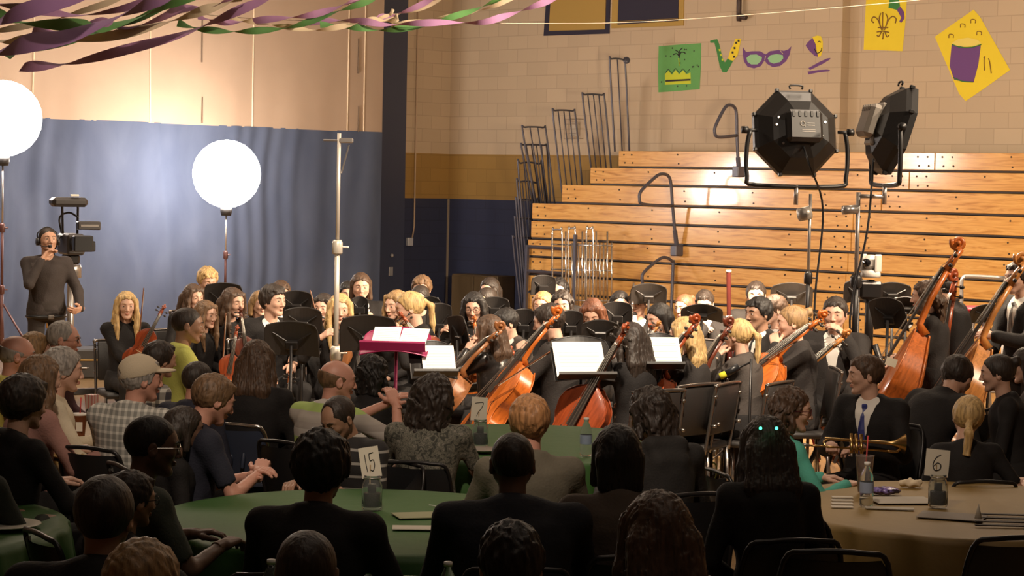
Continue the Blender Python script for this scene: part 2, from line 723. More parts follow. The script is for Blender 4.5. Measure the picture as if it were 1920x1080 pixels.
def hand_template(pose, fine=True):
    """right hand: wrist at the origin, fingers along +y, back of the hand +z, thumb on -x"""
    if (pose, fine) in HANDS:
        return HANDS[(pose, fine)]
    curl = {'relax': (22, 28, 20), 'grip': (62, 72, 45), 'flat': (6, 8, 5), 'point': (30, 40, 20)}[pose]
    g = Field((-.085, -.05, -.11), (.07, .21, .06), .0032 if fine else .0046)
    g.cap((0, -.045, 0), (0, .01, 0), .025, .024, .01)
    xs = (-.027, -.009, .009, .026)
    ln = (.040, .045, .041, .032)
    for i in range(4):
        bx, by = xs[i] * .7, .01
        mx, my = xs[i], .088 - abs(i - 1.2) * .004
        g.cap((bx, by, 0), (mx, my, .002), .0145, .0112, .012)
        p = Vector((mx, my, .002))
        a = math.radians(4 if i else 0)
        ang = 0.0
        sp = (xs[i]) * 2.2
        L = ln[i]
        for j, c in enumerate(curl):
            ang += math.radians(c * (1 + .06 * i))
            dr = Vector((sp * .35 * math.cos(ang), math.cos(ang), -math.sin(ang)))
            q = p + dr * L
            r0 = (.0098, .0088, .0080)[j] * (1 if i < 3 else .88)
            g.cap(p, q, r0, r0 * .9, .004)
            p = q
            L *= .66
    if pose == 'grip':
        th = [(-.018, .028, -.008), (-.043, .052, -.022), (-.036, .082, -.045), (-.018, .098, -.056)]
    else:
        th = [(-.018, .028, -.004), (-.046, .052, -.012), (-.060, .084, -.02), (-.062, .108, -.026)]
    for a, b, r in zip(th, th[1:], ((.0155, .0125), (.0118, .0105), (.0102, .009))):
        g.cap(a, b, r[0], r[1], .008)
    V_, F_ = g.surf()
    HANDS[(pose, fine)] = (relax(V_, F_, 1), F_)
    return HANDS[(pose, fine)]


HAIR = {}


def hair_template(style, h):
    key = (style, h)
    if key in HAIR:
        return HAIR[key]
    tall = {'long': .46, 'longfront': .46, 'pony': .36, 'bob': .2, 'wavybob': .22, 'bigcurly': .3, 'longcurly': .36, 'bun': .16}.get(style, .14)
    g = Field((-.17, -.2, -tall - .05), (.17, .16, .2), h)

    def shell(th, back=-.075, front=.078, k=.0, amp=.0):
        """cap of hair: a skull offset by th, cut by a hairline from forehead to nape"""
        g.ell((0, -.014, .038), (.076 + th, .098 + th, .088 + th), 0, amp=amp, fq=110, seed=3)
        # hairline: the plane rises from the nape to the forehead
        X, Y, Z = g.ax[0][:, None, None], g.ax[1][None, :, None], g.ax[2][None, None, :]
        line = np.interp(Y, [-.13, -.05, -.005, .03, .055, .075, .1], [back, back + .005, -.012, -.005, .045, .066, front])
        side = line + 0 * X + .004 * np.sin(X * 160)
        g.F = np.maximum(g.F, ((side - Z) * .8).astype(np.float32))

    def strands(amp, f=34, wave=0.0):
        X, Y, Z = g.ax[0][:, None, None], g.ax[1][None, :, None], g.ax[2][None, None, :]
        th = np.arctan2(X, -(Y + .01))
        n = np.sin(th * f + 6 * np.sin(Z * 9) + wave * np.sin(Z * 75)) * .6 + np.sin(th * f * 2.3 + 2 + 4 * np.sin(Z * 7 + 1)) * .4
        g.F = g.F + (amp * n).astype(np.float32)
    if style == 'short':
        shell(.013, back=-.062, front=.070)
        g.cap((-.03, .064, .092), (.035, .070, .090), .014, .012, .015)
        strands(.0024, 44)
        g.curls(.0034, 110, 1)
    elif style == 'crop':
        shell(.005, back=-.055, front=.082)
        g.ripple(.0012, 150, 2)
    elif style == 'messy':
        shell(.020, back=-.07, front=.066)
        g.cap((-.05, .052, .098), (.045, .064, .090), .021, .016, .02)
        strands(.003, 22)
        g.curls(.006, 95, 3)
    elif style == 'balding':
        shell(.006, back=-.06, front=.05)
        X, Y, Z = g.ax[0][:, None, None], g.ax[1][None, :, None], g.ax[2][None, None, :]
        g.F = np.maximum(g.F, (Z - .045 + .3 * (Y + .02) + 0 * X).astype(np.float32))
        g.ripple(.0015, 140, 4)
    elif style == 'receding':
        shell(.007, back=-.06, front=.09)
        g.ell((0, .1, .09), (.055, .065, .06), .01, 's')
        g.ripple(.0015, 140, 5)
    elif style in ('long', 'longfront', 'longcurly'):
        shell(.013, back=-.09, front=.084)
        zend = -.40 if style != 'longcurly' else -.28
        R = .0
        for x in (-.062, -.035, -.01, .015, .04, .064):
            g.cap((x, -.075, .0), (x * 1.25, -.115, zend + .25), .042, .036, .03)
            g.cap((x * 1.25, -.115, zend + .25), (x * 1.2, -.125, zend + abs(x) * .6), .036, .014, .03)
        for sx in (-1, 1):
            g.cap((sx * .078, .01, .05), (sx * .090, .0, -.08), .024, .026, .025)
            g.cap((sx * .090, .0, -.08), (sx * .105, -.02, -.16), .026, .022, .025)
            if style == 'longfront':
                g.cap((sx * .060, .06, .085), (sx * .083, .045, -.02), .016, .018, .02)
                g.cap((sx * .083, .045, -.02), (sx * .085, .05, -.17), .02, .024, .02)
                g.cap((sx * .085, .05, -.17), (sx * .075, .075, -.30), .024, .008, .02)
        strands(.0046, 62, 1.2 if style == 'longcurly' else 0)
        if style == 'longcurly':
            g.curls(.009, 80, 6)
    elif style in ('bob', 'wavybob'):
        shell(.013, back=-.10, front=.084)
        for x in (-.055, -.028, 0, .028, .055):
            g.cap((x, -.065, .0), (x * 1.15, -.075, -.10), .042, .028, .03)
        for sx in (-1, 1):
            g.cap((sx * .076, .0, .05), (sx * .086, -.005, -.09), .021, .020, .02)
        strands(.0032, 58, 1.0 if style == 'wavybob' else 0)
        if style == 'wavybob':
            g.curls(.009, 85, 7)
    elif style == 'bigcurly':
        shell(.03, back=-.10, front=.078)
        g.ell((0, -.05, -.02), (.135, .105, .15), .03)
        g.ell((0, -.07, -.13), (.13, .09, .12), .03)
        g.ell((0, .12, -.02), (.075, .09, .12), .02, 's')
        g.curls(.013, 75, 8)
    elif style in ('pony', 'lowpony'):
        shell(.010, back=-.065, front=.082)
        z0 = .045 if style == 'pony' else -.02
        g.ell((0, -.122, z0), (.02, .018, .02), .012)
        g.cap((0, -.125, z0), (0, -.160, z0 - .04), .015, .021, .01)
        g.cap((0, -.160, z0 - .04), (.01, -.155, z0 - .17), .024, .020, .02)
        g.cap((.01, -.155, z0 - .17), (.0, -.15, z0 - .27), .020, .004, .02)
        strands(.0030, 48)
        g.curls(.0012, 70, 9)
    elif style == 'bun':
        shell(.009, back=-.065, front=.082)
        g.ell((0, -.118, .085), (.038, .034, .036), .012, amp=.004, fq=90)
        strands(.0018, 34)
    elif style == 'grayshort':
        shell(.016, back=-.075, front=.074)
        g.curls(.0045, 120, 11)
    V_, F_ = g.surf()
    V_ = relax(V_, F_, 1)
    HAIR[key] = new_mesh('hair_' + style, V_, F_, [mat('hair_default', (.05, .03, .02))])
    return HAIR[key]


def hair_mat(name, col):
    k = 'hair_' + name
    if k in MATS:
        return MATS[k]
    d = [c * .45 for c in col]
    b = [min(1, c * 1.35) for c in col]
    return ramp_mat(k, noise_fac(14, (5, 5, .7), 4), ((.3, d), (.5, col), (.72, b)), rough=.55, bump=.5)


HAIRC = dict(black=(.012, .009, .008), dark=(.028, .018, .013), brown=(.075, .040, .022), lbrown=(.16, .09, .045), red=(.16, .055, .025),
             blonde=(.50, .33, .14), dblonde=(.30, .18, .08), gray=(.32, .29, .26), white=(.62, .58, .52), strawb=(.45, .22, .09))
SKINC = dict(fair=(.62, .37, .27), warm=(.50, .28, .19), tan=(.36, .20, .13), brown=(.14, .075, .05), pink=(.60, .30, .22))


def skin_mats(tone, hairc):
    c = SKINC[tone]
    s = mat('skin_' + tone, c, .48, var=.10, vscale=25, bump=.08, bscale=160)
    s.node_tree.nodes['Principled BSDF'].inputs['Subsurface Weight'].default_value = 0.0
    return [s, mat('lips_' + tone, (c[0] * .85, c[1] * .62, c[2] * .62), .4), mat('eye_white', (.75, .72, .68), .25), mat('iris_dark', (.03, .02, .015), .1),
            hair_mat(hairc, HAIRC[hairc])]


def ik(S, W, l1, l2, pole):
    S, W, pole = Vector(S), Vector(W), Vector(pole)
    d = W - S
    L = d.length
    if L > (l1 + l2) * .995:
        W = S + d * ((l1 + l2) * .995 / L)
        d = W - S
        L = d.length
    if L < abs(l1 - l2) + .02:
        W = S + d.normalized() * (abs(l1 - l2) + .02)
        d = W - S
        L = d.length
    a = (l1 * l1 - l2 * l2 + L * L) / (2 * L)
    h = math.sqrt(max(l1 * l1 - a * a, 0))
    dn = d / L
    p = pole - dn * pole.dot(dn)
    if p.length < 1e-4:
        p = Vector((0, 0, -1))
    p.normalize()
    return S + dn * a + p * h, W


# wrist targets in the figure's own frame (x right, y forward, z up); sitting unless noted
ARMS = {
    'lap': ((-.09, .27, .62), (.09, .25, .62)),
    'lapwide': ((-.14, .33, .63), (.14, .33, .63)),
    'table': ((-.15, .38, .80), (.15, .38, .80)),
    'violin': ((-.20, .42, 1.02), (.22, .36, .98)),
    'violinrest': ((-.12, .28, .72), (.16, .30, .66)),
    'cello': ((-.10, .20, 1.05), (.30, .40, .72)),
    'wind': ((-.05, .24, .98), (.05, .27, .90)),
    'flute': ((.10, .20, 1.08), (.22, .14, 1.06)),
    'clasp': ((-.035, .36, 1.05), (.035, .36, 1.05)),
    'down': ((-.25, .04, .80), (.25, .04, .80)),
    'bass': ((-.05, .30, 1.25), (.02, .32, 1.18)),
    'chin': ((.02, .17, .99), (.10, .30, .64)),
}


def person(hx, hy, label, d=None, top=1.29, face=0, lean=6, side=0, hyaw=0, hpitch=0, hroll=0, hair='short', hc='brown', skin='fair', sex='m',
           outfit='shirt', c1=('cloth_black', (.018, .016, .016)), c2=('trousers_black', (.02, .018, .018)), tie=None, sleeve=1.0, arms='lap', stand=False,
           wide=1.0, glasses=None, group=None, chair=None, hand='relax', grow=1.0, topmat=None, armR=None, armL=None, extra=None, belly=0.0, handR=None, cap=None):
    fine = False
    if d is None:
        d = at_z(hx, hy, top).y
    P = at(hx, hy, d)
    near = d < 12.5
    h = .0145 if near else .0175
    base_z = .90 if stand else .455
    L = .575 if stand else .60
    wm = (1.0 if sex == 'm' else .9) * wide
    Rt = Matrix.Rotation(math.radians(side), 3, 'Y') @ Matrix.Rotation(math.radians(-lean), 3, 'X')
    base = Vector((0, -.0, base_z))
    N = base + Rt @ Vector((0, 0, L))
    ts = [0, .12, .3, .45, .62, .78, .88, .95, 1.0]
    aa = [x * wm for x in ([.165, .175, .158, .150, .160, .172, .165, .110, .058] if sex == 'm' else [.175, .185, .155, .140, .155, .165, .150, .095, .052])]
    bb = [x * (1 + .35 * (wide - 1)) for x in [.125, .130, .118 + belly, .110 + belly, .118 + belly * .4, .122, .108, .075, .055]]
    sh = [N + Rt @ Vector((sx * .178 * wm, 0, -.062)) for sx in (-1, 1)]
    A = ARMS[arms]
    tgt = [Vector(armL or A[0]), Vector(armR or A[1])]
    if stand and arms not in ('down', 'bass'):
        tgt = [t + Vector((0, 0, .45)) for t in tgt]
    elb, wr = [], []
    for i, sx in enumerate((-1, 1)):
        pole = Vector((sx * .55, -.25, -.8))
        e, w = ik(sh[i], tgt[i], .285, .25, pole)
        elb.append(e)
        wr.append(w)
    # head
    Hr = Matrix.Rotation(math.radians(-hyaw), 3, 'Z') @ Matrix.Rotation(math.radians(-lean * .35 - hpitch), 3, 'X') @ Matrix.Rotation(math.radians(hroll), 3, 'Y')
    hc_loc = N + Rt @ Vector((0, .005, .045)) + Hr @ Vector((0, .045, .085))
    crown = hc_loc + Hr @ Vector((0, -.01, .13))
    htop = max((hc_loc + Hr @ Vector(q)).z for q in ((0, -.03, .135), (0, .04, .12), (0, -.09, .09)))
    s = P.z / htop
    s = max(.86, min(1.14, s)) * 1.0
    rz = -math.radians(face)
    Rz = Matrix.Rotation(rz, 4, 'Z')
    loc = P - (Rz @ Vector((crown.x, crown.y, 0))) * s
    loc.z = 0
    MW = Matrix.Translation(loc) @ Rz @ Matrix.Scale(s, 4)
    # legs
    hip = [base + Vector((sx * .09 * wm, 0, .075 if not stand else .03)) for sx in (-1, 1)]
    if stand:
        knee = [Vector((sx * .10, .03, .50)) for sx in (-1, 1)]
        ank = [Vector((sx * .11, -.02, .09)) for sx in (-1, 1)]
    else:
        sp = .20 if arms == 'cello' else (.13 if sex == 'm' else .08)
        knee = [Vector((sx * sp, .44, .535)) for sx in (-1, 1)]
        ank = [Vector((sx * sp * .95, .42, .09)) for sx in (-1, 1)]
    # ---- body: torso, arms, legs, neck as one field, head and hands grown on
    allp = sh + elb + wr + [base, N, hc_loc]
    lo = Vector([min(p[i] for p in allp) for i in range(3)]) - Vector((.27 * wide, .26, .2))
    hi = Vector([max(p[i] for p in allp) for i in range(3)]) + Vector((.27 * wide, .26, .0))
    g = Field(lo, (hi.x, hi.y, N.z + .12), .018)
    g.torso(base, Rt, L, ts, [a * .9 for a in aa], [b * .88 for b in bb], .03)
    g.cap(N - Rt @ Vector((0, 0, .06)), hc_loc + Hr @ Vector((0, -.04, -.13)), .052 * (1 if sex == 'm' else .86), .05 * (1 if sex == 'm' else .86), .03)
    ar = 1.0 if sex == 'm' else .85
    for i in range(2):
        g.cap(sh[i], elb[i], .046 * ar, .037 * ar, .03)
        g.cap(elb[i], wr[i], .038 * ar, .026 * ar, .015)
    bV, bF = g.surf()
    bV = relax(bV, bF, 1)
    parts = [(bV, bF, 0)]
    hv, hf, hm = head_template(sex, near)
    M = np.array(Hr)
    parts.append((hv @ M.T + np.array(hc_loc), hf, hm))
    for i, sx in enumerate((-1, 1)):
        tv, tf = hand_template(hand if (i == 0 or not handR) else handR, near)
        tv = tv.copy() * (1.0 if sex == 'm' else .92)
        if sx < 0:
            tv[:, 0] *= -1
            tf = tf[:, ::-1]
        fd = (wr[i] - elb[i]).normalized()
        if arms in ('lap', 'lapwide', 'table', 'violinrest'):
            fd = (fd + Vector((-sx * .25, .5, -.1))).normalized()
            up = Vector((0, .1, 1))
        elif arms == 'down':
            up = Vector((sx, 0, 0))
        elif arms in ('clasp', 'chin'):
            fd = (fd + Vector((-sx * .6, 0, .4))).normalized()
            up = Vector((sx, -.6, 0))
        else:
            fd = (fd + Vector((-sx * .5, .2, .1))).normalized()
            up = Vector((sx * .7, .3, .5))
        x = fd.cross(up).normalized()
        z = x.cross(fd)
        HM = np.array(Matrix((x, fd, z)).transposed())
        parts.append((tv @ HM.T + np.array(wr[i]), tf, 0))
    bv, bf, bm = join_parts(parts)
    body = link_obj('person', new_mesh('person', bv, bf, skin_mats(skin, hc), True, bm))
    body.matrix_world = MW
    tag(body, label, 'person', group)
    # ---- hair
    if hair:
        ho = link_obj('hair', hair_template(hair, .006 if near else .0072), body)
        ho.matrix_local = Matrix.Translation(hc_loc) @ Hr.to_4x4() @ Matrix.Scale(grow, 4)
        ho.material_slots[0].link = 'OBJECT'
        ho.material_slots[0].material = hair_mat(hc, HAIRC[hc])
    # ---- upper garment
    def garment(inf, frac, kind):
        gg = Field(lo - Vector((0, 0, .05)), (hi.x, hi.y, max(p.z for p in sh + elb + wr + [N]) + .12), h)
        gg.torso(base, Rt, L * (.985 if kind != 'shirt' else .99), ts, aa, bb, .03, inf)
        for i in range(2):
            gg.cap(sh[i], elb[i], .046 * ar + inf, .038 * ar + inf, .045)
            gg.cap(N - Rt @ Vector((0, .012, .035)), sh[i] + Rt @ Vector((0, 0, .002)), .050 * wm, .044 * ar + inf, .05)
            if frac > .55:
                e = elb[i] + (wr[i] - elb[i]) * ((frac - .5) / .5 * .97)
                gg.cap(elb[i], e, .039 * ar + inf, .031 * ar + inf, .02)
        if frac <= .55:
            for i in range(2):
                dn = (elb[i] - sh[i]).normalized()
                q = sh[i] + (elb[i] - sh[i]) * (frac * 2 * .95)
                # trim the sleeve
                D = Field.__new__(Field)
                sl, X, Y, Z = gg.sub(np.minimum(q, elb[i]) - .09, np.maximum(q, elb[i]) + .09)
                dd = -((X - q.x) * dn.x + (Y - q.y) * dn.y + (Z - q.z) * dn.z)
                rad = np.sqrt((X - elb[i].x) ** 2 + (Y - elb[i].y) ** 2 + (Z - elb[i].z) ** 2) - .16
                gg.F[sl] = np.maximum(gg.F[sl], -np.maximum(dd, rad).astype(np.float32))
        if kind == 'hood':
            gg.cap(N + Rt @ Vector((-.07, -.055, -.01)), N + Rt @ Vector((.07, -.055, -.01)), .045, .045, .03)
            gg.cap(N + Rt @ Vector((-.05, -.085, -.08)), N + Rt @ Vector((.05, -.085, -.08)), .045, .045, .03)
        if kind in ('jacket', 'polo', 'shirt'):
            rr = .014 if kind != 'jacket' else .016
            for t in range(10):
                a0, a1 = math.pi * (.5 + 2 * t / 10.0), math.pi * (.5 + 2 * (t + 1) / 10.0)
                q0 = N + Rt @ Vector((.062 * wm * math.cos(a0), .056 * math.sin(a0), .006 - .028 * max(0, math.sin(a0))))
                q1 = N + Rt @ Vector((.062 * wm * math.cos(a1), .056 * math.sin(a1), .006 - .028 * max(0, math.sin(a1))))
                if kind == 'jacket' and (math.sin(a0) > .5 or math.sin(a1) > .5):
                    continue
                gg.cap(q0, q1, rr, rr, .012)
        gg.ripple(.0035 if kind != 'jacket' else .0028, 34, hx)
        gg.ripple(.0015, 80, hy)
        if kind == 'jacket':
            # open V down the chest
            R_ = np.array(Rt)
            X, Y, Z = gg.ax[0][:, None, None] - N.x, gg.ax[1][None, :, None] - N.y, gg.ax[2][None, None, :] - N.z
            u = R_[0, 0] * X + R_[1, 0] * Y + R_[2, 0] * Z
            v = R_[0, 1] * X + R_[1, 1] * Y + R_[2, 1] * Z
            w = R_[0, 2] * X + R_[1, 2] * Y + R_[2, 2] * Z
            wedge = np.maximum(np.abs(u) - np.clip((w + .33) * .22, 0, .075), np.maximum(.03 - v, w - .05))
            gg.F = np.maximum(gg.F, -wedge.astype(np.float32))
        return gg.surf()
    topm = topmat or mat(c1[0], c1[1], .8, var=.25, vscale=9, bump=.25, bscale=90, sheen=.0, spec=.25)
    if outfit in ('suit', 'tux'):
        v, f = garment(.004, 1.0, 'shirt')
        link_obj('dress_shirt', new_mesh('dress_shirt', relax(v, f), f, mat('white_cotton', (.80, .76, .70), .8)), body)
        v, f = garment(.017, .97, 'jacket')
        link_obj('jacket', new_mesh('jacket', relax(v, f), f, topm), body)
        if tie:
            mb = MB()
            pts = [N + Rt @ Vector((0, y, z)) for y, z in ((.088, -.045), (.118, -.10), (.132, -.18), (.134, -.27), (.128, -.33))]
            ws = (.018, .014, .022, .030, .02)
            xr = Rt @ Vector((1, 0, 0))
            mb.grid([[p - xr * w_, p + Rt @ Vector((0, .009, 0)), p + xr * w_] for p, w_ in zip(pts, ws)])
            mb.box(pts[0] + Rt @ Vector((0, .004, .002)), (.034, .022, .03), Rt, .006)
            mb.build('tie', mat('tie_' + tie[0], tie[1], .5), body)
    else:
        kind = {'shirt': 'shirt', 'tee': 'tee', 'polo': 'polo', 'hood': 'hood', 'dress': 'tee', 'blouse': 'tee'}[outfit]
        v, f = garment(.010, sleeve, kind)
        link_obj({'shirt': 'shirt', 'tee': 't_shirt', 'polo': 'polo_shirt', 'hood': 'hooded_sweatshirt', 'dress': 'dress_top', 'blouse': 'blouse'}[outfit],
                 new_mesh('top', relax(v, f), f, topm), body)
    # ---- trousers or skirt, shoes
    allq = hip + knee + ank
    lo2 = Vector([min(p[i] for p in allq) for i in range(3)]) - Vector((.24, .24, .06))
    hi2 = Vector([max(p[i] for p in allq) for i in range(3)]) + Vector((.24, .24, .2))
    gg = Field(lo2, hi2, .019)
    gg.torso(base - Vector((0, 0, .0)), Rt, .2, [0, .5, 1], [aa[0] + .012, aa[1] + .008, aa[1] - .01], [bb[0] + .01, bb[1] + .006, bb[1]], .03)
    for i in range(2):
        gg.cap(hip[i], knee[i], .085 * (1 if not stand else .95), .062, .03)
        gg.cap(knee[i], ank[i], .062, .048, .02)
    if outfit == 'dress' and not stand:
        gg.cap((hip[0] + hip[1]) / 2, (knee[0] + knee[1]) / 2, .09, .075, .05)
        gg.cap((knee[0] + knee[1]) / 2, (ank[0] + ank[1]) / 2 + Vector((0, 0, .08)), .075, .08, .05)
    gg.ripple(.004, 36, 5)
    v, f = gg.surf()
    link_obj('skirt' if outfit == 'dress' else 'trousers', new_mesh('legs', relax(v, f), f, mat(c2[0], c2[1], .85, bump=.2, bscale=80, spec=.25)), body)
    for i in range(2):
        a = ank[i]
        gs = Field(a - Vector((.08, .12, .10)), a + Vector((.08, .24, .06)), .014)
        gs.cap(a - Vector((0, .02, .035)), a + Vector((0, .13, -.055)), .045, .034, .03)
        gs.half((0, 0, .003), (0, 0, -1))
        v, f = gs.surf()
        link_obj('shoe', new_mesh('shoe', v, f, mat('shoe_black', (.015, .013, .012), .35)), body)
    if glasses:
        mb = MB()
        for sx in (-1, 1):
            mb.tube([(sx * .034 + .023 * math.cos(a), .101 - .004 * abs(math.cos(a)), .008 + .018 * math.sin(a)) for a in [2 * math.pi * i / 14 for i in range(14)]], .0019, 5, closed=True)
            mb.tube([(sx * .057, .098, .012), (sx * .078, .07, .014), (sx * .083, .0, .012), (sx * .084, -.02, .0)], .0018, 5)
        mb.tube([(-.012, .104, .012), (0, .106, .014), (.012, .104, .012)], .0018, 5)
        go = mb.build('eyeglasses', mat('glasses_' + glasses[0], glasses[1], .25, .6), body)
        go.matrix_local = Matrix.Translation(hc_loc) @ Hr.to_4x4()
    if cap:
        gc = Field((-.12, -.15, -.06), (.12, .22, .17), .006)
        gc.ell((0, -.014, .045), (.092, .114, .098))
        gc.half((0, 0, .035), (0, .22, -1))
        gc.ell((0, -.014, .04), (.080, .102, .088), 0, 's')
        gc.ell((0, .10, .052), (.072, .085, .012), .008)
        gc.ell((0, -.012, .142), (.009, .009, .007), .004)
        gc.ell((0, -.12, .045), (.03, .03, .016), .004, 's')
        v, f = gc.surf()
        co = link_obj('baseball_cap', new_mesh('baseball_cap', relax(v, f), f, mat(cap[0], cap[1], .9, bump=.2, bscale=120)), body)
        co.matrix_local = Matrix.Translation(hc_loc) @ Hr.to_4x4()
    INFO[body.name] = dict(N=N, head=hc_loc, Hr=Hr, wr=wr, elb=elb, MW=MW, s=s, d=d, face=face, loc=loc)
    if not stand and chair != 'none':
        place_chair(loc, rz, s, chair or 'stack', label)
    return body


INFO = {}

# ------------------------------------------------------------------ chairs
M_CHROME = mat('chrome', (.75, .73, .70), .18, 1.0)
M_BLACKMETAL = mat('black_metal', (.02, .018, .018), .35, .3)
M_DARKCHROME = mat('dark_chrome', (.30, .27, .25), .22, .9)
M_BLACKPLASTIC = mat('black_plastic', (.018, .018, .02), .38)
M_BLUEPLASTIC = mat('slate_blue_plastic', (.035, .045, .075), .42)
M_STAND = mat('stand_black', (.020, .017, .016), .45)


def chair_meshes(kind):
    out = []
    if kind in ('stack', 'blue'):       # one-piece shell on a bent tube frame
        pm = M_BLUEPLASTIC if kind == 'blue' else M_BLACKPLASTIC
        mb = MB()
        rows = []
        for i in range(7):
            t = i / 6
            y = -.21 + .42 * t
            z = .445 + .012 * abs(t - .5) * 2 - .02 * math.sin(math.pi * t) - (.02 if i == 6 else 0)
            rows.append([Vector((x, y, z + .03 * (abs(x) / .22) ** 3)) for x in np.linspace(-.215, .215, 9)])
        mb.grid(rows)
        mb.grid([[p - Vector((0, 0, .012)) for p in r[::-1]] for r in rows])
        out.append(('seat', mb.mesh('seat', pm, True)))
        mb = MB()
        rows = []
        for i in range(8):
            t = i / 7
            w = .205 * (1 if t < .7 else math.sqrt(max(.05, 1 - ((t - .7) / .34) ** 2)) * .35 + .65)
            rows.append([Vector((x * w / .2, -.215 - .10 * t - .05 * (1 - (x / .2) ** 2), .52 + .32 * t)) for x in np.linspace(-.2, .2, 9)])
        mb.grid(rows)
        mb.grid([[p + Vector((0, -.012, 0)) for p in r[::-1]] for r in rows])
        if kind == 'blue':
            for x in (-.07, 0, .07):     # the moulded slots
                mb.box((x, -.325, .70), (.022, .02, .15), Matrix.Rotation(-.3, 3, 'X'), .006)
        out.append(('backrest', mb.mesh('backrest', pm, True)))
        mb = MB()
        mb.tube(smooth_path([(-.22, -.20, .44), (-.215, -.24, .56), (-.19, -.325, .83), (-.10, -.345, .87), (.10, -.345, .87), (.19, -.325, .83), (.215, -.24, .56), (.22, -.20, .44)], 4), .011, 8)
        out.append(('back_frame', mb.mesh('back_frame', M_CHROME if kind == 'blue' else M_BLACKMETAL, True)))
        for sx in (-1, 1):
            for sy in (-1, 1):
                mb = MB().tube([(sx * .19, sy * .16, .43), (sx * .225, sy * .22, 0.0)], .011, 8)
                out.append(('leg', mb.mesh('leg', M_CHROME, True)))
    else:                                 # padded musician's chair with a square back and shiny tube frame
        pm = mat('black_vinyl', (.022, .019, .018), .5, bump=.2, bscale=200)
        out.append(('seat', MB().box((0, .01, .435), (.42, .42, .05), None, .018).mesh('seat', pm, True)))
        R = Matrix.Rotation(.14, 3, 'X')
        out.append(('backrest', MB().box((0, -.245, .70), (.39, .035, .34), R, .014).mesh('backrest', pm, True)))
        mb = MB()
        mb.tube(smooth_path([(-.215, -.20, .40), (-.215, -.225, .55), (-.215, -.27, .84), (-.19, -.278, .875), (.19, -.278, .875), (.215, -.27, .84), (.215, -.225, .55), (.215, -.20, .40)], 4), .0125, 8)
        for x in (-.215, .215):
            for z in (.60, .80):
                mb.tube([(x, -.25, z), (x, -.285, z)], .012, 8)
        out.append(('back_frame', mb.mesh('back_frame', M_DARKCHROME, True)))
        for sx in (-1, 1):
            for sy in (-1, 1):
                out.append(('leg', MB().tube([(sx * .205, sy * .19, .42), (sx * .215, sy * .21, 0)], .0125, 8).mesh('leg', M_DARKCHROME, True)))
    return out


CHAIRS = {}


def place_chair(loc, rz, s, kind, owner, label=None, back=0.03):
    if kind not in CHAIRS:
        r = thing('chair', 'x', 'chair')
        for n_, me in chair_meshes(kind):
            link_obj(n_, me, r)
        CHAIRS[kind] = [r, False]
    r, used = CHAIRS[kind]
    o = r if not used else copy_tree(r)
    CHAIRS[kind][1] = True
    R = Matrix.Rotation(rz, 3, 'Z')
    o.location = Vector((loc[0], loc[1], 0)) + R @ Vector((0, -.0 + back, 0))
    o.rotation_euler = (0, 0, rz)
    o.scale = (s, s, s)
    o['label'] = (label or {'stack': 'black shell chair under the ', 'blue': 'slate blue plastic chair under the ', 'music': 'black padded concert chair under the '}[kind] + owner)[:150]
    o['label'] = ' '.join(o['label'].split()[:16])
    o['category'] = 'chair'
    return o

# ------------------------------------------------------------------ stringed instruments


def varnish(name, c):
    return ramp_mat('varnish_' + name, noise_fac(6, (9, 9, 1.2), 5, .6), ((.25, [v * .6 for v in c]), (.5, c), (.75, [min(1, v * 1.3) for v in c])), rough=.36, coat=.3)


VARN = {'red': (.30, .055, .015), 'orange': (.52, .13, .02), 'amber': (.50, .20, .05), 'dark': (.13, .03, .015), 'brown': (.26, .10, .035)}
SIZES = {  # body length, half width, rib, neck length, bridge height, neck radius
    'violin': (.356, .104, .034, .135, .034, .011), 'viola': (.40, .120, .038, .15, .038, .012),
    'cello': (.755, .215, .115, .30, .09, .017), 'double_bass': (1.10, .335, .18, .46, .115, .022)}


